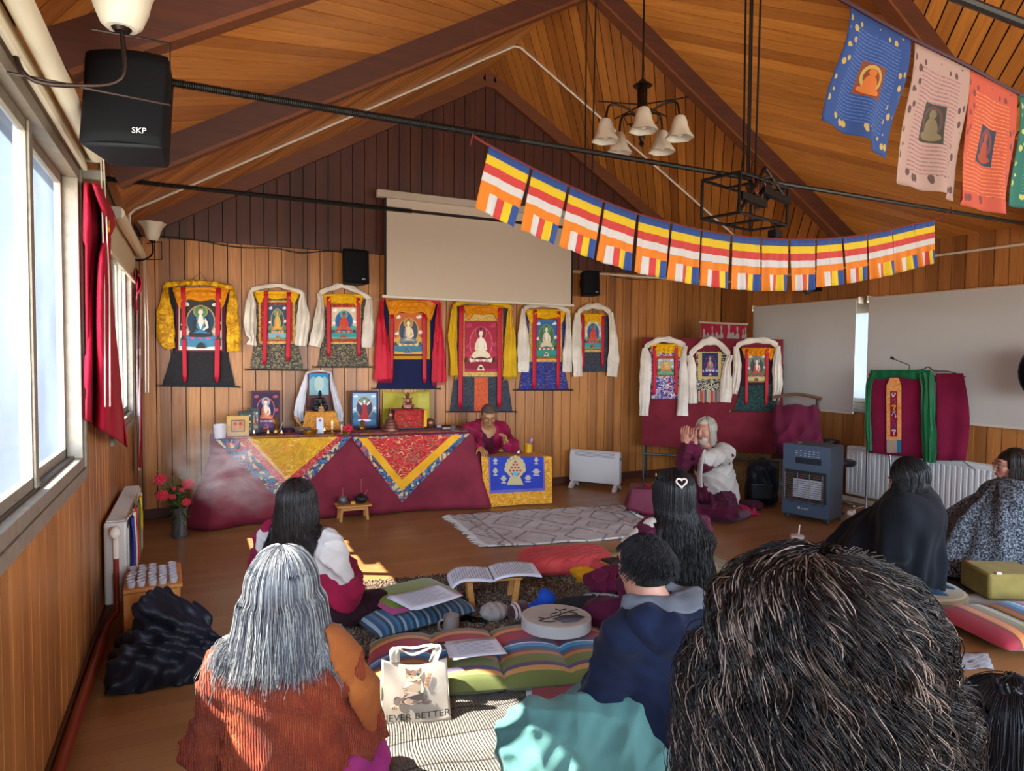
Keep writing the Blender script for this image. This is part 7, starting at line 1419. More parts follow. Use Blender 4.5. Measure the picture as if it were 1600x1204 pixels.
def tx(x, y, z): u = .50+x; v = .085+y; return tbf(u, v, .012*math.sin(u*PI)*math.sin(v*2.5)+.004*math.sin(u*13+v*9)+.0035+z)
text_mesh(mb, 'NEVER BETTER', tx, .150, .001, space=1.0); Vv = np.vstack(mb.v); mb.build('lettering', mp('ink_black', '#1d2420', .7), tb, smooth=False)
c_ = fl(870, 1072, .06); nb0 = sheets('dusty red notebook on the floor left of the hooded man', c_+np.array([.02, 0, -.035]), .28, .20, -.5, 3, lines=3, seed=9, cat='notebook', name='notebook')
mb = MB(); R_ = rotm(0, 0, -.5); mb.box(c_+np.array([.03, 0, -.015]), (.27, .19, .012), R_); mb.build('cover', mp('dusty_rose_cover', '#8a4a50', .7), nb0, bevel=.002); 
# pink tumbler behind the curly head
c_ = fl(1245, 862, .01); c_ = at(1245, 878, 4.8); c_[2] = .0; tm = thing('insulated_tumbler', c_, 'pink insulated tumbler with handle and straw standing on the floor', 'cup')
mb = MB(); mb.lathe([(.032, 0), (.034, .06), (.045, .10), (.047, .215), (.001, .215)], c_, 24); mb.build('body', mp('pink_steel', '#b08088', .35), tm); mb = MB(); mb.lathe([(.048, .213), (.049, .235), (.03, .24), (.001, .24)], c_, 24); mb.build('lid', mp('clear_lid', '#c0b8b0', .3), tm)
mb = MB(); mb.tube([c_+(.01, 0, .23), c_+(.018, 0, .31)], .005, 8); mb.build('straw', WHITE, tm); mb = MB(); dd = CR*np.array([1, 1, 0]); mb.tube(catmull([c_+dd*.045+(0, 0, .19), c_+dd*.085+(0, 0, .185), c_+dd*.085+(0, 0, .10), c_+dd*.045+(0, 0, .09)], 12), .008, 8); mb.build('handle', WHITE, tm)
# right-hand seats
STRAW = stripes('coiled_straw', 2, 60, [(0, '#6f5c3c'), (.5, '#8f7a54')]); c_ = np.array([4.12, 2.62, .012]); mb = MB(); mb.lathe([(.001, .0), (.22, .0), (.25, .02), (.25, .05), (.22, .07), (.001, .07)], c_, 40, ripple=lambda t, th: .01*math.sin(60*th)); tag(mb.build('straw_cushion', STRAW), 'round woven straw seat under the kneeling woman in black', 'cushion')
ZAF = fabric('red_zafu', '#7c2020', '#8c2a28'); c_ = np.array([5.02, 2.80, .012]); mb = MB(); mb.lathe([(.001, 0), (.24, .0), (.30, .04), (.30, .09), (.2, .14), (.001, .16)], c_, 44, ripple=lambda t, th: .012*math.sin(36*th)); tag(mb.build('red_round_cushion', ZAF), 'red round cushion under the woman in the grey shawl', 'cushion')
YBX = fabric('straw_yellow_canvas', '#8a7c44', '#a08f52', rough=.9); a_, b_ = fl(1510, 928), fl(1560, 940); mb = MB(); mb.box((4.66, 2.44, .10), (.36, .30, .17), rotm(0, 0, -.50)); t = thing('box_cushion', (4.66, 2.44, .014), 'mustard canvas box cushion right of the straw seat', 'cushion'); mb.build('cushion', YBX, t, bevel=.02); mb = MB(); mb.box(fl(1560, 895, .19), (.03, .02, .012), rotm(0, 0, -.5)); mb.build('white_tag', WHITE, t)
# white-haired man's low table and dropped shawl
tc0 = np.array([3.98, 5.18, 0]); R_ = rotm(0, 0, -.55); wt = thing('low_offering_table', tc0, 'small low table in front of the white-haired man', 'table'); 
mb = MB(); mb.box(tc0+(0, 0, .25), (.36, .26, .02), R_); mb.build('tabletop', DARKW, wt)
for x in (-.15, .15):
    for y in (-.1, .1): mb = MB(); mb.box(tc0+R_@np.array([x, y, .12]), (.025, .025, .24), R_); mb.build('leg', DARKW, wt)
def lc_(u, v):
    a = 2*PI*u; sx_ = max(-1, min(1, 1.5*math.cos(a))); sy_ = max(-1, min(1, 1.5*math.sin(a))); fl_ = .0 if v < .3 else (v-.3)/.7
    if v < .3: q = v/.3; return tc0+R_@np.array([.19*sx_*q, .14*sy_*q, .265])
    return tc0+R_@np.array([(.19+.05*fl_)*sx_+.012*math.sin(a*9)*fl_, (.14+.05*fl_)*sy_+.012*math.cos(a*8)*fl_, .265-.22*fl_*(1+.12*math.cos(4*a))])
wc = thing('satin_table_cloth', tc0+(0, 0, .26), 'shiny maroon satin cloth over the small low table', 'tablecloth'); mb = MB(); mb.grid(lc_, 72, 12); mb.build('cloth', fabric('maroon_satin', '#58122c', '#701a38', rough=.5), wc, thick=.004)
c_ = tc0+R_@np.array([.03, -.04, .27]); bl2 = thing('ritual_bell', c_, 'silver ritual bell with brass handle on the maroon satin cloth', 'bell'); mb = MB(); mb.lathe([(.04, 0), (.036, .02), (.028, .045), (.001, .055)], c_, 18); mb.build('bell', SILV, bl2); mb = MB(); mb.lathe([(.006, .053), (.010, .07), (.006, .085), (.011, .10), (.004, .13), (.001, .135)], c_, 10); mb.build('handle', GOLD, bl2)
mb = MB(); mb.lathe([(.03, 0), (.045, .022), (.04, .022), (.001, .006)], tc0+R_@np.array([-.05, -.06, .27]), 16); tag(mb.build('red_dish', mp('red_lacquer', '#8c2a1c', .4)), 'small red dish beside the bell on the satin cloth', 'dish')
lump('crimson_shawl_heap', 'crimson shawl dropped on the floor right of the white-haired man', 'shawl', fl(1150, 806), (.13, .10, .055), fabric('crimson_wool', '#8c1238', '#9c1c44'), -.3, wrap, extra=(((.16, .03, .03), (.12, .08, .035), .04),))
lump('plum_shawl_heap', 'dark plum shawl end beside the crimson heap', 'shawl', fl(1172, 797), (.12, .09, .05), fabric('plum_wool', '#3c0f26', '#4a162e'), -.3, wrap)
# ================================================================== PEOPLE
def nrm(v): v = np.asarray(v, float); return v/(np.linalg.norm(v)+1e-9)
SKIN = {}
def skin(c):
    n = 'skin_'+c.lstrip('#')
    if n in _M: return _M[n]
    k = N(n); t = k.coord(); a = srgb(c); k.col(k.ramp(k.noise(t, 22, 3), [(.3, tuple(x*.86 for x in a)), (.7, tuple(min(1, x*1.08) for x in a))])).set(Roughness=.5)
    k.b.inputs['Subsurface Weight'].default_value = .08; k.b.inputs['Subsurface Radius'].default_value = (.02, .008, .004); k.bump(k.noise(t, 300, 2), .12, .001); _M[n] = k.m; return k.m
def hairm(name, c, rough=.38, spec=.6):
    if name in _M: return _M[name]
    k = N(name); k.col(c).set(Roughness=rough+.08); k.b.inputs['Specular IOR Level'].default_value = spec*.6; _M[name] = k.m; return k.m
class Fig:
    """a seated figure: H = head centre in the room, rz = turn (0 faces the altar wall), s = seat height"""
    def __init__(f, label, H, rz, s, base, hp=0., hy=0., hr=0., size=1., sh=.17, kneel=False, sk='#b07c5c', vox=.010, name='person', J=None):
        f.H = np.asarray(H, float); f.R = rotm(0, 0, rz); f.base = np.array([base[0], base[1], 0.]); f.s = s; f.k = size; f.sh = sh; f.kneel = kneel; f.sk = skin(sk); f.vox = vox
        f.HR = rotm(0, 0, rz+hy)@rotm(-hp, hr, 0)
        f.t = thing(name, f.base, label, 'person'); f.neck = f.H+f.HR@np.array([0, -.02, -.09])
        f.pel = f.w(0, 0, s+.10); f.up = nrm(f.neck-f.pel); f.ch = f.neck-f.up*.165*size; f.nb = f.neck-f.up*.045
        f.J = {}
        for sd, nm in ((-1, 'l'), (1, 'r')):
            f.J['s'+nm] = f.ch+f.R@np.array([sd*sh, 0, .040]); f.J['e'+nm] = f.ch+f.R@np.array([sd*(sh+.06), .05, -.22]); f.J['w'+nm] = f.w(sd*.09, .26, s+.20)
            f.J['h'+nm] = f.w(sd*.10, 0, s+.08)
            if kneel: f.J['k'+nm] = f.w(sd*.13, .36, .08); f.J['a'+nm] = f.w(sd*.09, -.10, .06); f.J['t'+nm] = f.w(sd*.08, -.26, .035)
            else: f.J['k'+nm] = f.w(sd*.31, .22, .10); f.J['a'+nm] = f.w(-sd*.06, .32, .06); f.J['t'+nm] = f.w(-sd*.17, .27, .05)
        if J: f.J.update(J(f))
    def w(f, x, y, z): return f.base+f.R@np.array([x*f.k, y*f.k, 0])+np.array([0, 0, z])
    def h(f, x, y, z): return f.H+f.HR@np.array([x, y, z])
    def solid(f, vox=None, pad=.62, ztop=None):
        lo = np.minimum(f.base-(pad, pad, 0.), f.H-(.3, .3, .3)); hi = np.maximum(f.base+(pad, pad, .2), f.H+(.3, .3, .32)); lo[2] = -.01
        return Solid(lo, hi, vox or f.vox)
    def hand(f, S, W, d, pn, curl=.4, side=1, k=.008, sc=1.):
        """palm, five bent fingers and a thumb; d = towards the fingertips, pn = palm side"""
        d = nrm(d); pn = nrm(np.asarray(pn, float)-d*(np.asarray(pn)@d)); sv = np.cross(d, pn)*side; R_ = np.stack([sv, pn, d], 1); c = W+d*.045*sc
        S.ell(c, (.040*sc, .015*sc, .050*sc), k, R_); S.cap(W-d*.03, W+d*.01, .024*sc, .024*sc, k*2)
        for o, L_ in ((-.030, .060), (-.010, .070), (.010, .074), (.029, .066)):
            p = W+d*.085*sc+sv*o*sc; a = .10+curl*.3; dd = d*math.cos(a)+pn*math.sin(a)+sv*o*1.5; r = .0088*sc
            for seg in range(3): l = L_*sc*(.45, .32, .25)[seg]; q = p+nrm(dd)*l; S.cap(p, q, r, r*.9, .004); p = q; r *= .9; a += curl*(.55+.25*seg); dd = d*math.cos(a)+pn*math.sin(a)+sv*o*.6
        p = W+d*.025*sc+sv*.028*sc; dd = nrm(d*.75+sv*.75+pn*.25)
        for seg in range(2): q = p+dd*(.036, .030)[seg]*sc; S.cap(p, q, (.012, .0098)[seg]*sc, (.010, .0085)[seg]*sc, .006); p = q; dd = nrm(dd+pn*.35-sv*.35)
    def body(f, hands=None, vox=None, beard=False, arms=True, long_neck=0.):
        S = f.solid(vox); c = f.h
        S.ell(c(0, -.012, .022), (.074, .092, .086), 0., f.HR); S.ell(c(0, .018, -.035), (.060, .066, .082), .03, f.HR); S.ell(c(0, .048, -.085), (.034, .032, .028), .03, f.HR)
        S.ell(c(0, .068, .036), (.052, .022, .020), .02, f.HR)                                                  # brow
        for sd in (-1, 1):
            S.ell(c(sd*.031, .092, .006), (.017, .016, .011), .01, f.HR, cut=True); S.ell(c(sd*.036, .058, -.022), (.024, .026, .024), .02, f.HR)   # socket, cheek
            S.ell(c(sd*.077, -.008, -.008), (.010, .021, .033), .008, f.HR); S.ell(c(sd*.088, -.004, -.006), (.006, .011, .018), .004, f.HR, cut=True)
        S.cap(c(0, .086, .018), c(0, .104, -.022), .010, .013, .012); S.ell(c(0, .098, -.027), (.018, .012, .009), .008, f.HR)
        S.ell(c(0, .080, -.058), (.025, .013, .011), .010, f.HR); S.cap(c(-.018, .0935, -.058), c(.018, .0935, -.058), .0022, .0022, 0.) if False else None
        S.cap(c(0, -.022, -.06), f.nb, .052, .056, .03); S.cap(f.nb, f.ch, .06, .10, .05)
        S.ell(f.ch, (.16, .10, .13), .05, f.R); S.cap(f.ch, f.pel, .12, .13, .08); S.ell(f.pel, (.17, .13, .11), .05, f.R)
        for nm, sd in (('l', -1), ('r', 1)):
            J = f.J; S.cap(f.ch+(0, 0, .04), J['s'+nm], .06, .052, .05); S.cap(J['s'+nm], J['e'+nm], .046, .037, .03); S.cap(J['e'+nm], J['w'+nm], .036, .024, .02)
            S.cap(J['h'+nm], J['k'+nm], .085, .058, .04); S.cap(J['k'+nm], J['a'+nm], .052, .033, .03); S.cap(J['a'+nm], J['t'+nm], .034, .026, .02)
            if hands and nm in hands: f.hand(S, J['w'+nm], *hands[nm])
            else: f.hand(S, J['w'+nm], J['w'+nm]-J['e'+nm], (0, 0, -1), .5, sd)
        S.cutz(.004); f.bodyo = S.build('body', f.sk, f.t, None, 1); return f.bodyo
    def face(f, brow='#2a1d18', eye='#1c1512', lip='#8a4a44', closed=False):
        mb = MB()
        for sd in (-1, 1):
            mb.ball(f.h(sd*.031, .076, .005), (.0125, .0115, .0085), 14, 10, 0, f.HR)
            if not closed: mb.ball(f.h(sd*.031, .0845, .004), (.0055, .004, .0055), 10, 8, 1, f.HR)
            mb.tube([f.h(sd*.044, .076, .010), f.h(sd*.031, .088, .0125), f.h(sd*.018, .084, .009)], [.0016, .0026, .0016], 6, 3 if closed else 1)
        mb.build('eyes', [mp('eye_white', '#c9bdb0', .3) if not closed else f.sk, mp('eye_dark', eye, .2), None or mp('eye_white', '#c9bdb0', .3), f.sk], f.t)
        mb = MB()
        for sd in (-1, 1): mb.tube(catmull([f.h(sd*.014, .091, .030), f.h(sd*.032, .090, .037), f.h(sd*.052, .072, .030)], 8), [.003, .004, .0045, .0045, .004, .004, .003, .002], 6, flat=.6)
        mb.build('eyebrows', mp('brow_'+brow[1:], brow, .8), f.t)
        mb = MB(); mb.tube(catmull([f.h(-.024, .083, -.058), f.h(-.010, .094, -.055), f.h(0, .095, -.057), f.h(.010, .094, -.055), f.h(.024, .083, -.058)], 14), [.002, .003, .004, .0045, .0045, .004, .004, .004, .004, .0045, .0045, .004, .003, .002], 8); mb.tube(catmull([f.h(-.018, .086, -.063), f.h(0, .0955, -.065), f.h(.018, .086, -.063)], 8), .0042, 8); mb.build('lips', mp('lip_'+lip[1:], lip, .5), f.t)
    def glasses(f, c='#1c1c20'):
        mb = MB()
        for sd in (-1, 1):
            mb.tube([f.h(sd*.032+.024*math.cos(a), .100-.10*abs(.024*math.cos(a)*sd+.0), .004+.019*math.sin(a)) for a in np.linspace(0, 2*PI, 25)], .0016, 6)
            mb.tube([f.h(sd*.056, .096, .010), f.h(sd*.078, .05, .008), f.h(sd*.083, -.005, .006), f.h(sd*.082, -.02, -.015)], .0018, 6)
        mb.tube([f.h(-.008, .103, .006), f.h(0, .108, .009), f.h(.008, .103, .006)], .0016, 6); mb.build('glasses', mp('glasses_frame', c, .3), f.t)
    def cap_hair(f, m, grow=1.10, front=.035, zf=.045, low=-.06, vox=.005, name='hair', disp=.0, back=.0, ear=True):
        S = Solid(f.H-.19, f.H+.19, vox); S.ell(f.h(0, -.016-back, .026), (.074*grow+.004, .094*grow, .088*grow+.003), 0., f.HR)
        if low < -.05: S.ell(f.h(0, -.045-back, -.045), (.066*grow, .055*grow, .07), .03, f.HR)
        R_ = f.HR.T; x, y, z = S.X-f.H[0], S.Y-f.H[1], S.Z-f.H[2]; lx = R_[0, 0]*x+R_[0, 1]*y+R_[0, 2]*z; ly = R_[1, 0]*x+R_[1, 1]*y+R_[1, 2]*z; lz = R_[2, 0]*x+R_[2, 1]*y+R_[2, 2]*z
        S.D = np.maximum(S.D, np.minimum(ly-front, zf-lz+.0)); S.D = np.maximum(S.D, low-lz)
        if ear: S.D = np.maximum(S.D, np.minimum(ly-(-.010), (-.0)-lz))
        if disp: S.disp(lambda X, Y, Z: disp*np.sin(260*lx+60*ly)*np.sin(120*ly+20*lz))
        return S.build(name, m, f.t, None, 1)
    def long_hair(f, mats, n, env, zend, phimax=2.3, wave=0., wl=18., rad=.0016, seg=26, layers=.16, seed=0, mix=None, zvar=.03, grow=1.14, tip=.4, name='hair', ph0=0., clump=1, push=None, curl=None):
        """env rows (drop below the head centre, half width, half depth, centre behind head)"""
        r_ = np.random.default_rng(seed); env = np.array(env, float); t = np.linspace(0, 1, seg)[None, :]
        nc = n//clump; phi = np.repeat(r_.uniform(-phimax, phimax, nc), clump)[:, None]+ph0+r_.normal(0, .02, (nc*clump, 1)); m = nc*clump; lay = r_.uniform(1-layers, 1.0+.03, (m, 1)); th0 = r_.uniform(.03, .9, (m, 1))**1.0
        ze = zend-r_.normal(0, zvar, (m, 1)); dz_tot = (f.H[2]-ze); tt = .30
        a, b, c_ = (.074*grow+.005)*(1.27 if curl else 1), .094*grow+.004, .088*grow+.006-(.022 if curl else 0); th = th0+(PI/2-th0)*np.minimum(t/tt, 1); lf = np.clip(1-(1-lay)*.25, .93, 1.02)
        X = a*np.sin(th)*np.sin(phi)*lf; Y = -.016-b*np.sin(th)*np.cos(phi)*lf; Z = .026+c_*np.cos(th)*lf; v = np.clip((t-tt)/(1-tt), 0, 1)
        drop = v*(dz_tot+.026); ex = np.interp(drop, env[:, 0], env[:, 1]); ey = np.interp(drop, env[:, 0], env[:, 2]); ec = np.interp(drop, env[:, 0], env[:, 3])
        bl = smoothstep(0, .25, v); Xe = ex*np.sin(phi)*lay; Ye = -ec-ey*np.cos(phi)*lay
        wv = wave*np.sin(drop*wl+phi*7+np.repeat(r_.uniform(0, 6, nc), clump)[:, None])*smoothstep(0, .4, v); wv2 = wave*np.cos(drop*wl*1.3+phi*11+np.repeat(r_.uniform(0, 6, nc), clump)[:, None])*smoothstep(0, .4, v)
        X = X*(1-bl)+Xe*bl+wv*np.cos(phi); Y = Y*(1-bl)+Ye*bl+wv*np.sin(phi)+wv2*.6; Z = Z-drop
        if curl:
            tn = curl[1]*2*PI*np.repeat(r_.uniform(.6, 1.35, nc), clump)[:, None]*t+np.repeat(r_.uniform(0, 6.28, nc), clump)[:, None]+r_.normal(0, .22, (m, 1)); am = curl[0]*np.repeat(r_.uniform(.5, 1.5, nc), clump)[:, None]
            X += am*np.sin(tn)*np.cos(phi)+am*.8*np.cos(tn)*np.sin(phi); Y += am*np.sin(tn)*np.sin(phi)-am*.8*np.cos(tn)*np.cos(phi); Z += am*.7*np.cos(tn)*(1-v)
        jit = r_.normal(0, curl[2] if curl else .0022, (m, 1, 3)); hd = np.stack([X, Y, Z], 2)+jit*(1+2*v[..., None]); HRh = f.HR
        top_ = hd@HRh.T; flat = np.stack([X, Y, Z], 2)@(rotm(0, 0, math.atan2(HRh[1, 0], HRh[0, 0]))).T+jit; P = f.H+top_*(1-bl[..., None])+flat*bl[..., None]
        P[..., 2] = np.maximum(P[..., 2], .02)
        if push is not None:
            P = push.push(P, .004+r_.uniform(0, .012, (m, 1, 1)).repeat(seg, 1)[..., 0].reshape(-1))
        Rr = rad*(1-(1-tip)*t**3)*np.ones((m, 1)); return strand_mesh(name, P, Rr, mats, f.t, 3, r_.integers(0, len(mats), m) if mix is None else (np.where(r_.random(m) < .72, r_.choice(len(mats), nc, p=mix).repeat(clump), r_.integers(0, 2, m)) if curl else r_.choice(len(mats), m, p=mix)))
def cloth_disp(a=.008, k1=26, k2=15, seed=0):
    r_ = np.random.default_rng(seed); p = r_.uniform(0, 6, 6)
    def fn(x, y, z):
        w1 = np.sin(k1*(x*math.cos(p[0])+y*math.sin(p[0]))+3.2*np.sin(k2*.45*z+p[1]+3*x)+p[2]); w2 = np.sin(k2*2.1*(z+.7*x-.5*y)+3.5*np.sin(10*y+6*z+p[4])+p[5]); w3 = np.sin(58*(x-y*.6)+6*np.sin(14*z+p[3])+p[0])
        return -a*(1-np.abs(w1))**1.5*1.6-a*.9*(1-np.abs(w2))**1.6+a*.25*w3+a*.6
    return fn
def cape_disp(f, n=9, a=.02, z0=.15, z1=.75, seed=0):
    ph = seed*1.7; c = f.base+f.R@np.array([0, .05, 0])
    return lambda x, y, z: a*np.clip((z1-z)/(z1-z0), 0, 1)*(np.sin(n*np.arctan2(x-c[0], y-c[1])+ph+2.2*z)+.5*np.sin((2*n+1)*np.arctan2(x-c[0], y-c[1])+ph*2-3*z))+.003*np.sin(40*x+30*z)
def garment(f, name, m, parts, k=.05, disp=.007, seed=0, vox=None, cut=.003, smooth=1, pad=.62, keep=None, k1=26):
    S = f.solid(vox or max(.008, f.vox), pad)
    for p in parts:
        if p[0] == 'c': S.cap(p[1], p[2], p[3], p[4], p[5] if len(p) > 5 else k)
        else: S.ell(p[1], p[2], p[3] if len(p) > 3 else k, f.R if len(p) < 5 else p[4])
    if callable(disp): S.disp(disp)
    elif disp: S.disp(cloth_disp(disp*1.35, seed=seed, k1=k1))
    if keep is not None: S.D = np.maximum(S.D, keep(S.X, S.Y, S.Z))
    S.cutz(cut); f.S = S; return S.build(name, m, f.t, None, smooth)
def legs(f, g=1.12, add=()):
    P = [('e', f.pel-(0, 0, .02), (.19*g, .165*g, .12))]
    for nm in 'lr': J = f.J; P += [('c', J['h'+nm], J['k'+nm], .105*g, .078*g), ('c', J['k'+nm], J['a'+nm], .072*g, .05*g), ('c', J['a'+nm], J['t'+nm], .05*g, .04*g)]
    return P+list(add)
def torso(f, g=1.1, sleeves=True, arm=.058):
    P = [('e', f.ch-(0, 0, .02), (.185*g, .125*g, .15*g)), ('c', f.ch-f.up*.05, f.pel, .135*g, .15*g), ('c', f.J['sl'], f.J['sr'], .062*g, .062*g), ('c', f.ch+(0, 0, .05), f.nb-f.up*.01, .09*g, .062*g)]
    if sleeves:
        for nm in 'lr': J = f.J; P += [('c', J['s'+nm], J['e'+nm], arm*1.1*g, arm*g), ('c', J['e'+nm], J['e'+nm]+(J['w'+nm]-J['e'+nm])*.88, arm*g, arm*.82*g)]
    return P
BLACKH = [hairm('hair_black', '#0a0a0d'), hairm('hair_black_b', '#14141a')]; DKBR = [hairm('hair_dark_brown', '#120c0b'), hairm('hair_dark_brown_b', '#1d1512'), hairm('hair_brown_c', '#2a1d17')]
# ---- lama behind the brocade table
f = Fig('bald lama in maroon robes writing at the blue brocade table', at(763, 649, 6.78), PI-.17, .22, (2.74, 6.50), hp=.50, hy=-.05, sh=.18, sk='#a87850', vox=.007, J=lambda f: {'kr': f.w(.2, .2, .12), 'kl': f.w(-.24, .2, .12)})
f.J['wr'] = at(750, 700, 6.62); f.J['er'] = at(742, 690, 6.85); f.J['wl'] = at(790, 693, 6.60); f.J['el'] = at(799, 697, 6.72)
f.body(hands={'r': (nrm(at(757, 706, 6.52)-at(750, 700, 6.62)), (0, 0, -1), .5, -1), 'l': (np.array([-.25, -.25, .8]), (-.8, -.2, -.1), 1.2, 1)}, vox=.006); f.face(closed=True, lip='#7a4438'); f.glasses('#3a3a40')
f.cap_hair(mp('shaved_stubble', '#4c3a30', .9), 1.0, front=.03, zf=.060, low=-.045)
f.bodyo['label'] = 'weathered brown face and hands'
LAM = fabric('lama_maroon', '#5a0f2c', '#6c1436'); LAM2 = fabric('lama_crimson_jacket', '#7c0c34', '#8f123f', rough=.6)
garment(f, 'lower_robe', LAM, legs(f), seed=1); garment(f, 'inner_robe', fabric('lama_inner', '#451024', '#54142c'), torso(f, 1.02, False), seed=2)
garment(f, 'jacket', LAM2, torso(f, 1.08, True, .058)+[('c', f.J['sl']+(0, 0, .03), f.nb+f.R@np.array([-.04, -.02, .02]), .06, .045), ('c', f.J['sr']+(0, 0, .03), f.nb+f.R@np.array([.04, -.02, .02]), .06, .045)], seed=3, keep=lambda X, Y, Z: np.minimum(-(np.abs((X-f.ch[0])*f.R[0, 0]+(Y-f.ch[1])*f.R[1, 0])-.055-.0*Z), ((X-f.ch[0])*f.R[0, 1]+(Y-f.ch[1])*f.R[1, 1])-.02))
mb = MB(); mb.box((f.base[0], f.base[1]+.0, .10), (.5, .42, .2)); tag(mb.build('lama_seat', fabric('orange_seat_cloth', '#9c4a18'), bevel=.03), 'low orange cushion seat beneath the lama', 'seat')
# ---- white-haired man with raised hands
f = Fig('white-haired man in maroon robe and white shawl raising both hands', at(1102, 673, 6.25), 1.75, .10, (4.52, 4.92), hp=.05, hy=.12, sh=.17, sk='#b47c68', vox=.007)
f.J['wr'] = at(1071, 694, 5.90); f.J['er'] = at(1068, 724, 5.98); f.J['wl'] = at(1085, 697, 5.92); f.J['el'] = at(1100, 726, 5.92)
toF = nrm(f.H-f.J['wr'])
f.body(hands={'r': ((-.05, .1, 1), (.85, .3, 0), .45, -1, .008, 1.08), 'l': ((-.18, .1, 1), (.85, .3, 0), .45, 1, .008, 1.08)}, vox=.006); f.face('#c8c0b4', lip='#8a4640', closed=True)
WHH = [hairm('hair_white', '#b8b0a0', .5), hairm('hair_white_b', '#988f80', .5)]
f.cap_hair(WHH[0], 1.05, front=.020, zf=.072, low=-.09, ear=False)
f.long_hair(WHH, 900, [(0, .085, .10, .016), (.1, .082, .09, .03), (.2, .09, .08, .05)], f.H[2]-.17, 2.15, .006, 30, .002, seed=3)
S = Solid(f.H-.2, f.H+.2, .005); S.ell(f.h(0, .052, -.075), (.050, .040, .035), 0., f.HR); S.ell(f.h(0, .05, -.10), (.035, .034, .03), .02, f.HR); S.ell(f.h(0, .088, -.055), (.03, .02, .012), .01, f.HR, cut=True); S.disp(lambda x, y, z: .0015*np.sin(400*x+200*z)); S.build('white_beard', mp('beard_white', '#a89c90', .9), f.t, None, 1)
MR2 = fabric('robe_maroon_dark', '#45102a', '#541634')
garment(f, 'lower_robe', MR2, legs(f, 1.15), seed=4, disp=.009); garment(f, 'maroon_jacket', fabric('jacket_plum', '#4a1028', '#5a1634'), torso(f, 1.08), seed=5)
WSH = fabric('white_shawl', '#a8a098', '#b8b0a8', rough=.95, wsc=120); sl_, el_ = f.J['sl'], f.J['el']
garment(f, 'white_shawl', WSH, [('c', sl_+(0, 0, .03), f.ch-(0, 0, .10), .075, .14), ('c', f.ch-(0, 0, .10)+f.R@np.array([-.02, -.05, 0]), f.pel+f.R@np.array([-.03, -.05, -.02]), .17, .185), ('c', sl_, el_+(0, 0, .04), .084, .080), ('c', sl_+f.R@np.array([.0, -.05, 0]), f.ch+f.R@np.array([.02, -.07, -.08]), .06, .10)], seed=6, disp=.005, smooth=3, keep=lambda X, Y, Z: ((X-f.ch[0])*f.R[0, 0]+(Y-f.ch[1])*f.R[1, 0])-.07)
mb = MB(); P = catmull([at(1101, 708, 5.95), at(1097, 714, 5.86), at(1095, 725, 5.84), at(1093, 745, 5.84), at(1094, 757, 5.86)], 20); mb.tube(P, [.045]*6+[.05]*8+[.055]*6, 12, flat=.35, up=nrm(CR)); mb.build('shawl_end', WSH, f.t)
mb = MB()
for nm in 'rl': 
    c_ = f.J['w'+nm]+(f.J['e'+nm]-f.J['w'+nm])*.16
    for q in range(16): a = q*2*PI/16; mb.ball(c_+np.array([.031*math.cos(a), .031*math.sin(a), 0]), .007, 8, 6)
mb.build('bead_bracelets', mp('dark_beads', '#20141a', .4), f.t)
mb = MB(); mb.lathe([(.001, 0), (.30, 0), (.33, .03), (.3, .075), (.001, .09)], (4.52, 4.90, .004), 36); tag(mb.build('meditation_cushion', fabric('mauve_cushion', '#5a4450')), 'mauve round cushion beneath the white-haired man', 'cushion')
# ---- dark-haired woman in cream and crimson shawl
f = Fig('woman with straight dark hair and glasses, cream shawl with crimson border', at(467, 786, 3.5), -.62, .07, (.52, 3.62), hy=-.10, sh=.165, sk='#a8745a', vox=.010); f.body(); f.face(); f.glasses('#6a3a30')
f.cap_hair(DKBR[0], 1.17, front=.05, zf=.045, low=-.09, ear=False)
CRS = fabric('cream_shawl_wool', '#b0a8a2', '#c4bcb4', rough=.95); garment(f, 'plum_trousers', fabric('plum_trousers', '#24101a', '#301622'), legs(f, 1.08), seed=7, disp=.004); garment(f, 'cream_shawl', CRS, torso(f, 1.08, True, .056), seed=8, disp=.008); f.ST = f.S
CRM = fabric('crimson_shawl', '#7c0c30', '#8c1238'); zz = f.J['er'][2]+.01
garment(f, 'crimson_border', CRM, [('c', f.J['el']+(0, 0, .02), f.J['wl'], .098, .09), ('c', f.J['er']+(0, 0, .0), f.J['wr'], .098, .09), ('c', f.pel+(0, 0, .09), f.pel+(0, 0, .04), .20, .20), ('c', f.J['sl']+f.R@np.array([-.02, .03, .02]), f.J['el']+f.R@np.array([-.03, .02, 0]), .080, .095)], seed=9, disp=.008)
f.long_hair(DKBR, 3000, [(0, .10, .112, .016), (.1, .112, .115, .02), (.22, .105, .115, .03), (.3, .09, .11, .05)], at(470, 853, 3.5)[2], 1.95, .004, 26, .0016, seed=5, zvar=.025, push=f.ST, grow=1.2)
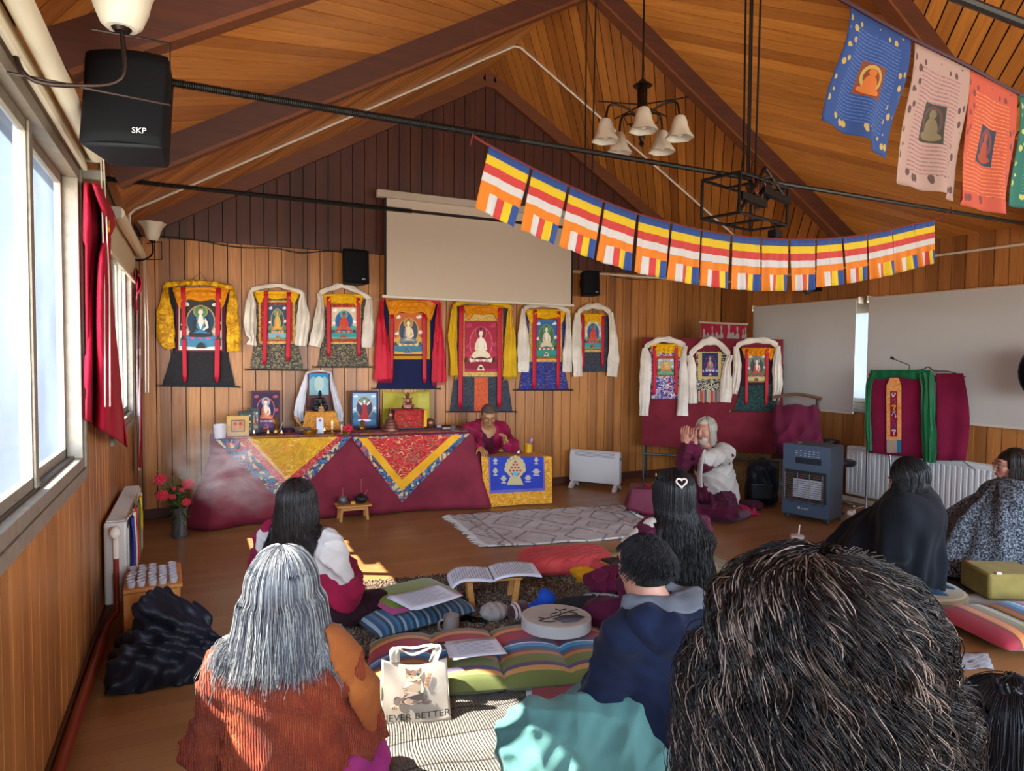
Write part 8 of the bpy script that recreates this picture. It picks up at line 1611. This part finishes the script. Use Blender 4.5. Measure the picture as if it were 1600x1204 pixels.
# ---- grey-haired woman in the rust sweater
f = Fig('grey-haired woman in a rust orange knitted sweater, back to the camera', at(442, 925, 2.14), -.30, .05, (.26, 2.18), sh=.165, hy=.05, sk='#a87c64', vox=.011, J=lambda f: {'el': f.ch+f.R@np.array([-.24, .06, -.25]), 'er': f.ch+f.R@np.array([.22, .08, -.24]), 'kr': f.w(.22, .16, .10), 'kl': f.w(-.24, .20, .10)}); f.body(); f.face()
GH = [hairm('hair_grey', '#5c5f66', .32, .8), hairm('hair_silver', '#a3a49f', .34, .8), hairm('hair_slate', '#2c2f36', .35, .7)]
f.cap_hair(GH[2], 1.37, front=.05, zf=.045, low=-.10, ear=False)
k = N('rust_chunky_knit'); t_ = k.coord(); n1 = k.noise(t_, 9, 4); n2 = k.noise(t_, 75, 2, .6); kn = k.n('TexWave', wave_type='BANDS'); k.put(kn, 'Vector', k.coord(scale=(1, .6, .45))); kn.inputs['Scale'].default_value = 44; kn.inputs['Distortion'].default_value = 4; kn.inputs['Detail'].default_value = 2
c = k.ramp(n1, [(.3, '#6e1a0c'), (.5, '#962e14'), (.7, '#a8481c')]); c = k.mix(k.math('MULTIPLY', n2, .5), c, '#4c1008'); k.col(c).set(Roughness=1.); k.b.inputs['Sheen Weight'].default_value = .5; k.b.inputs['Sheen Tint'].default_value = c4('#d07040')
k.bump(k.math('ADD', kn.outputs[1], k.math('MULTIPLY', n2, 1.4)), 1., .014); RUST = k.m
garment(f, 'magenta_skirt', fabric('magenta_print', '#7c1c58', '#9c2c70'), legs(f, 1.1), seed=10, disp=.008)
garment(f, 'knitted_sweater', RUST, [('e', f.ch-(0, 0, .02), (.21, .15, .18)), ('c', f.ch-(0, 0, .08), f.pel+(0, 0, .02), .17, .20), ('c', f.J['sl']-(0, 0, .02), f.J['sr']-(0, 0, .02), .070, .070), ('c', f.ch+(0, 0, .05), f.nb, .10, .07), ('c', f.J['sl']-(0, 0, .02), f.J['el'], .075, .085), ('c', f.J['sr']-(0, 0, .02), f.J['er'], .075, .088), ('c', f.J['el'], f.J['wl'], .082, .06), ('c', f.J['er'], f.J['wr'], .085, .06)], seed=11, disp=.007)
f.long_hair(GH, 7000, [(0, .125, .125, .016), (.1, .14, .13, .02), (.2, .16, .14, .04), (.3, .185, .155, .055), (.36, .19, .16, .06)], at(440, 1038, 2.05)[2], 2.3, .0045, 24, .0011, seg=30, seed=7, zvar=.022, mix=[.45, .38, .17], clump=5, push=f.S, grow=1.42)
q_ = lambda x, y, z: f.ch+f.R@np.array([x, y, z])
garment(f, 'ochre_scarf', fabric('ochre_scarf', '#7c3c18', '#9c5c2a', rough=.95, wsc=90, bump=.9), [('c', q_(.03, -.03, .13), q_(.14, -.02, .055), .07, .082), ('c', q_(.14, -.02, .04), q_(.19, .03, -.10), .084, .094), ('c', q_(.19, .03, -.10), q_(.215, .08, -.22), .094, .097)], disp=.006, seed=41, keep=lambda X, Y, Z: .185-((X-f.ch[0])*f.R[0, 0]+(Y-f.ch[1])*f.R[1, 0]+.35*(Z-f.ch[2])))
# ---- woman with very long wavy dark hair and heart clip
f = Fig('woman with very long wavy dark hair and heart-shaped clip, maroon shawl', at(1049, 772, 3.4), .02, .07, (2.28, 2.78), hy=.10, sh=.165, sk='#a8745a', vox=.010); f.body(); f.face()
f.cap_hair(BLACKH[0], 1.17, front=.05, zf=.045, low=-.09, ear=False)
garment(f, 'dark_skirt', MR2, legs(f, 1.15), seed=12); garment(f, 'maroon_shawl', fabric('shawl_maroon', '#3c0c22', '#4a122c'), torso(f, 1.05, True, .056), seed=13, disp=.009); f.ST = f.S
garment(f, 'cream_shoulder_stripe', CRS, [('c', f.J['sl']+(0, 0, .028)+f.R@np.array([.03, .0, 0]), f.J['sl']+f.R@np.array([-.05, .03, -.06]), .068, .078)], seed=14, disp=.004)
f.long_hair(BLACKH+[DKBR[2]], 4200, [(0, .096, .108, .016), (.1, .092, .10, .025), (.25, .15, .11, .07), (.45, .19, .11, .10), (.65, .18, .10, .12)], at(1060, 985, 3.25)[2], 2.2, .014, 30, .0015, seg=34, seed=9, zvar=.05, mix=[.45, .4, .15], clump=6, push=f.ST, grow=1.2)
hc = at(1064, 753, 3.262); rgt = f.HR@np.array([1, 0, 0]); upv = CU; bk_ = -CF; rg2 = CR
mb = MB(); mb.tube([hc+bk_*.012+rg2*.0016*16*math.sin(a)**3+upv*.0016*(13*math.cos(a)-5*math.cos(2*a)-2*math.cos(3*a)-math.cos(4*a)) for a in np.linspace(0, 2*PI, 33)], .0045, 6); mb.build('heart_clip', mp('pearl_clip', '#c4b4ac', .3), f.t)
# ---- man in the navy hooded jacket
f = Fig('man with short dark hair in a navy hooded jacket', at(1004, 884, 2.55), .20, .04, (1.60, 1.98), hp=.12, hy=.10, sh=.19, sk='#b07c66', vox=.009, J=lambda f: {'el': f.ch+f.R@np.array([-.22, .08, -.25]), 'kr': f.w(.2, .2, .1), 'kl': at(845, 1130, 2.35)*np.array([1, 1, 0])+(0, 0, .13)}); f.body(); f.face()
S_ = f.cap_hair(BLACKH[0], 1.085, front=.055, zf=.04, low=-.058, disp=.0, ear=True)
r_ = np.random.default_rng(3); m = 5200; th = np.arccos(r_.uniform(-.45, 1, m)); ph = r_.uniform(0, 2*PI, m); keepm = ~((np.cos(ph) > .35) & (th > 1.0)); th, ph = th[keepm], ph[keepm]; m = len(th)
base = np.stack([.082*np.sin(th)*np.sin(ph), -.018+.103*np.sin(th)*np.cos(ph), .028+.095*np.cos(th)], 1); low_ = ((base[:, 2] < -.03) & (base[:, 1] > -.03)) | ((base[:, 2] < .0) & (base[:, 1] > .0)); base = base[~low_]; m = len(base); nn = base/np.linalg.norm(base, axis=1)[:, None]
cw = np.stack([-(base[:, 0]-.01)*0+(base[:, 0])*8, (base[:, 1]+.06)*8, -np.ones(m)*.7], 1); cw /= np.linalg.norm(cw, axis=1)[:, None]; L_ = r_.uniform(.025, .045, m)[:, None]; tt_ = np.linspace(0, 1, 6)
P = np.stack([base+cw*L_*q+nn*(.004*math.sin(q*2.4)+.003)+r_.normal(0, .0015, (m, 3)) for q in tt_], 1); strand_mesh('hair_strands', f.H+P@f.HR.T, np.tile(.0015*(1-.6*tt_), (m, 1)), BLACKH, f.t, 3, r_.integers(0, 2, m))
NVY = fabric('navy_fleece', '#0c1428', '#121c36', rough=.95, sheen=.3); GRYH = fabric('grey_sweatshirt_hood', '#585d66', '#6a6f78', rough=.95)
garment(f, 'navy_jacket', NVY, [('e', f.ch-(0, 0, .02), (.205, .145, .18)), ('c', f.ch-(0, 0, .08), f.pel+(0, 0, .0), .165, .185), ('c', f.pel+f.R@np.array([0, -.05, 0]), f.pel+f.R@np.array([0, -.08, -.09]), .185, .20), ('c', f.J['sl']-(0, 0, .015), f.J['sr']-(0, 0, .015), .064, .064), ('c', f.J['sl']-(0, 0, .015), f.J['el'], .070, .070), ('c', f.J['sr']-(0, 0, .015), f.J['er'], .070, .070), ('c', f.J['el'], f.J['wl'], .075, .05), ('c', f.J['er'], f.J['wr'], .075, .05)], seed=15, disp=.006, k1=18)
b_ = lambda x, y, z: f.ch+f.R@np.array([x, y, z])
garment(f, 'navy_hood', NVY, [('c', b_(-.12, -.06, .09), b_(.0, -.135, .0), .07, .075), ('c', b_(.14, -.06, .09), b_(.03, -.15, -.02), .07, .07), ('c', b_(-.05, -.12, .06), b_(.05, -.12, .06), .08, .08)], seed=16, disp=.005)
garment(f, 'grey_hood', GRYH, [('c', b_(-.09, .03, .12), b_(-.05, -.08, .10), .048, .055), ('c', b_(-.05, -.08, .10), b_(.12, -.11, .085), .06, .08), ('c', b_(.09, .02, .13), b_(.17, -.08, .08), .05, .065)], seed=17, disp=.005)
garment(f, 'trousers', fabric('dark_trousers', '#1c2228', '#262c32'), legs(f, 1.05), seed=18, disp=.004)
MINT = fabric('mint_fleece', '#456f6b', '#56827d', rough=.95, sheen=.5)
bl_ = thing('mint_blanket', f.J['kl'], 'mint green fleece blanket over the knees of the hooded man', 'blanket'); lo = f.base-(.75, .5, 0); hi = f.base+(.45, .62, .4); lo[2] = -.01; S = Solid(lo, hi, .009)
S.cap(f.J['hl']+(0, 0, .04), f.J['kl']+(-.02, .0, .03), .11, .115, .06).cap(f.J['kl']+(-.02, 0, .02), f.J['kl']+(-.05, -.10, -.03), .12, .10, .06).cap(f.J['kl'], f.J['al'], .12, .10, .06).cap(f.J['kl']+(-.03, -.03, -.03), f.J['hl']+(-.10, -.12, -.06), .13, .12, .06)
S.disp(cloth_disp(.014, 16, 9, 4)); S.cutz(.016); S.build('fleece', MINT, bl_, None, 3)
# ---- kneeling woman in black
f = Fig('woman with a dark bob in a black cape kneeling on the straw seat', at(1418, 748, 4.05), .35, .17, (4.08, 2.74), hp=.35, hy=.15, sh=.17, kneel=True, sk='#a8745a', vox=.011); [f.J.update({'w'+q: f.w(g_*.06, .14, f.s+.18), 'e'+q: f.ch+f.R@np.array([g_*.17, .03, -.20])}) for q, g_ in (('l', -1), ('r', 1))]; f.body(); f.face()
f.cap_hair(BLACKH[0], 1.10, front=.05, zf=.045, low=-.10, ear=False)
f.long_hair(BLACKH, 1700, [(0, .09, .105, .016), (.1, .10, .10, .0), (.2, .09, .10, -.02)], f.H[2]-.13, 2.5, .004, 26, .0018, seed=11)
BLKC = fabric('black_cape_wool', '#0b0e14', '#10141c', rough=.9, sheen=.25); p_ = f.pel
garment(f, 'black_cape', BLKC, torso(f, 1.1, False)+[('c', f.J['sl']-(0, 0, .02), f.J['sr']-(0, 0, .02), .085, .085), ('c', f.J['sl'], f.J['el'], .085, .095), ('c', f.J['sr'], f.J['er'], .085, .095), ('c', f.ch-(0, 0, .02), f.w(0, .08, .20), .17, .31), ('c', f.w(0, .08, .20), f.w(0, .12, .05), .31, .33), ('c', f.w(0, .2, .12), f.w(-.05, .42, .06), .26, .16)], disp=cape_disp(f, 9, .022, .1, .75, 2), cut=.085, k=.09)
garment(f, 'collar', fabric('black_collar', '#050608', '#090a0e'), [('c', b_(0, 0, 0)*0+f.J['sl']+(0, 0, .05), f.nb+(0, 0, .0), .07, .08), ('c', f.nb, f.J['sr']+(0, 0, .06), .08, .085)], seed=21, disp=.004)
JEAN = fabric('blue_jeans', '#1c3048', '#263c56'); garment(f, 'jeans', JEAN, legs(f, .95, [('c', f.J['al'], f.J['tl'], .055, .05), ('c', f.J['ar'], f.J['tr'], .055, .05)]), seed=22, disp=.003, cut=.075)
# ---- woman in the speckled grey shawl
f = Fig('woman with short dark hair and glasses in a speckled grey shawl', at(1580, 728, 4.75), .72, .17, (5.18, 2.72), hy=.10, sh=.165, sk='#b8806c', vox=.010); [f.J.update({'w'+q: f.w(g_*.06, .14, f.s+.18), 'e'+q: f.ch+f.R@np.array([g_*.17, .03, -.20])}) for q, g_ in (('l', -1), ('r', 1))]; f.body(); f.face(); f.glasses('#8a8078')
f.cap_hair(DKBR[0], 1.10, front=.045, zf=.045, low=-.10, ear=False); f.long_hair(DKBR, 1500, [(0, .09, .105, .016), (.1, .095, .105, .01), (.2, .085, .10, .0)], f.H[2]-.12, 2.05, .003, 26, .0019, seed=13)
k = N('speckled_grey_wool'); t_ = k.coord(); n1 = k.noise(t_, 85, 2, .3, .7); k.col(k.ramp(n1, [(.42, '#15191f'), (.5, '#3c434d'), (.6, '#7c848c')])).set(Roughness=1.); k.bump(n1, .8, .006); SPK = k.m
garment(f, 'speckled_shawl', SPK, torso(f, 1.1, False)+[('c', f.J['sl']-(0, 0, .02), f.J['sr']-(0, 0, .02), .085, .085), ('c', f.ch-(0, 0, .02), f.w(0, .06, .20), .17, .32), ('c', f.w(0, .06, .20), f.w(0, .08, .05), .32, .34), ('c', f.w(0, .15, .12), f.w(-.30, .30, .05), .24, .16), ('c', f.w(0, .15, .12), f.w(.30, .25, .05), .24, .16)], disp=cape_disp(f, 7, .028, .1, .8, 4), cut=.03, k=.09)
garment(f, 'dark_trousers', fabric('dark_trousers', '#1c2228', '#262c32'), legs(f, 1.0), seed=31, disp=.003)
# ---- curls in the foreground
f = Fig('person with a large head of curly dark hair filling the right foreground', at(1278, 1020, 1.06), -.55, .52, (.90, .74), sh=.14, sk='#8f6450', vox=.013, kneel=True)
f.pel = f.w(0, 0, .60); f.body(vox=.012); garment(f, 'dark_top', fabric('dark_top', '#101218', '#171a22'), torso(f, 1.05), seed=24, vox=.012); garment(f, 'dark_trousers', fabric('dark_trousers', '#1c2228', '#262c32'), legs(f, 1.0)+[('c', f.w(-.1, 0, .6), f.J['kl'], .12, .09), ('c', f.w(.1, 0, .6), f.J['kr'], .12, .09)], seed=25, vox=.012)
CURL = [hairm('curl_black', '#08070a', .34, .7), hairm('curl_dark', '#120e0f', .34, .7), hairm('curl_brown', '#1d1614', .36, .7), hairm('curl_ash', '#4c3f36', .4, .6), hairm('curl_blond', '#86756a', .42, .5)]
lft = nrm(-CR+np.array([0, 0, -.25]))
S = Solid(f.H-.24, f.H+.24, .008); S.ell(f.H+(0, -.01, .005), (.115, .125, .112), 0.); S.cap(f.H-(0, 0, .03), f.H-(0, 0, .17), .13, .15, .06); fw_ = f.HR@np.array([0, 1, 0]); S.D = np.maximum(S.D, (S.X-f.H[0])*fw_[0]+(S.Y-f.H[1])*fw_[1]-.08); S.build('hair_mass', CURL[0], f.t, None, 2)
for q, (nn_, gr, ev, ms) in enumerate(((3600, 1.50, .175, [.45, .3, .2, .05, 0.]), (5400, 1.62, .20, [.30, .27, .23, .15, .05]), (4500, 1.70, .215, [.22, .22, .22, .20, .14]))):
    f.long_hair(CURL, nn_, [(0, .86*ev, .17, .0), (.1, .97*ev, .19, .0), (.2, ev, .2, .01), (.35, ev*1.02, .2, .02)], f.H[2]-.26, 3.0, 0., 26, .00095, seg=40, seed=60+q, zvar=.05, mix=ms, clump=15, grow=gr, layers=.22, name='curly_hair', curl=(.0135, 4.0, .0038))
# ---- dark wavy head at the bottom right
f = Fig('person with wavy black hair at the bottom right corner, back turned', at(1568, 1150, 1.36), -.3, .05, (1.50, .72), sh=.17, sk='#8f6450', vox=.013, J=lambda f: {'kr': f.w(.17, .2, .1), 'kl': f.w(-.17, .2, .1)}); f.body(vox=.012); f.face()
garment(f, 'dark_trousers', _M['dark_trousers'], legs(f, 1.05), seed=26, vox=.012); garment(f, 'black_sweater', fabric('black_sweater', '#0c0d12', '#13151c'), torso(f, 1.12), seed=27, vox=.012)
f.cap_hair(BLACKH[0], 1.10, front=.045, zf=.045, low=-.09, ear=False)
f.long_hair(BLACKH+[hairm('hair_blue_black', '#1a212b')], 3200, [(0, .094, .108, .016), (.1, .11, .11, .02), (.25, .12, .11, .04)], f.H[2]-.26, 2.4, .016, 34, .0012, seed=17, clump=6, seg=30)
mb = MB(); bnc = f.h(-.02, -.03, .115); r_ = random.Random(6)
for q in range(26): a = r_.uniform(0, 6.28); b2 = r_.uniform(-.6, .6); rr = r_.uniform(.022, .032); mb.tube([bnc+rotm(b2, r_.uniform(-.5, .5), a)@np.array([rr*math.cos(t), rr*.8*math.sin(t), .006*math.sin(3*t)]) for t in np.linspace(0, 5.6, 20)], .004, 5)
mb.build('hair_bun', BLACKH[1], f.t)
# ---- small head beyond the curls
f = Fig('person with brown hair mostly hidden behind the big curly head', at(1236, 893, 2.62), -.1, .05, (2.12, 1.84), sh=.155, sk='#8f6450', vox=.013, J=lambda f: {'kr': f.w(.17, .2, .1), 'kl': f.w(-.17, .2, .1)}); f.body(vox=.012); f.face()
garment(f, 'dark_trousers', _M['dark_trousers'], legs(f, 1.05), seed=28, vox=.012); garment(f, 'brown_sweater', fabric('brown_sweater', '#2a1c18', '#382620'), torso(f, 1.1), seed=29, vox=.012)
f.cap_hair(DKBR[1], 1.10, front=.045, zf=.045, low=-.09, ear=False); f.long_hair([DKBR[2], DKBR[1]], 900, [(0, .09, .105, .016), (.2, .09, .10, .02)], f.H[2]-.15, 2.4, .004, 26, .0018, seed=19)
# ================================================================== INCENSE SMOKE drifting in the sunlight left of the altar
k = N('incense_smoke'); k.t.nodes.remove(k.b); vs = k.n('VolumeScatter'); vs.inputs['Color'].default_value = (.85, .9, 1, 1); vs.inputs['Anisotropy'].default_value = .3
t_ = k.n('TexCoord').outputs['Generated']; ct = k.n('VectorMath', operation='SUBTRACT'); k.put(ct, 0, t_); ct.inputs[1].default_value = (.5, .5, .5); ln_ = k.n('VectorMath', operation='LENGTH'); k.put(ln_, 0, ct)
fall_ = k.n('MapRange'); k.put(fall_, 0, ln_.outputs['Value']); fall_.inputs[1].default_value = .12; fall_.inputs[2].default_value = .5; fall_.inputs[3].default_value = 1; fall_.inputs[4].default_value = 0
nz = k.math('MAXIMUM', k.math('SUBTRACT', k.noise(k.coord('Object', scale=(1.6, 1.6, 3)), 2.2, 4, 1.5, .6), .40), 0.)
k.put(vs, 'Density', k.math('MULTIPLY', k.math('MULTIPLY', nz, fall_.outputs[0]), 3.2)); k.t.links.new(vs.outputs[0], k.out.inputs['Volume'])
mb = MB(); mb.ball((.35, 5.6, .62), (.62, .50, .42), 20, 14); o = mb.build('incense_smoke', k.m); tag(o, 'thin blue incense smoke drifting in front of the left end of altar', 'smoke', kind='stuff')
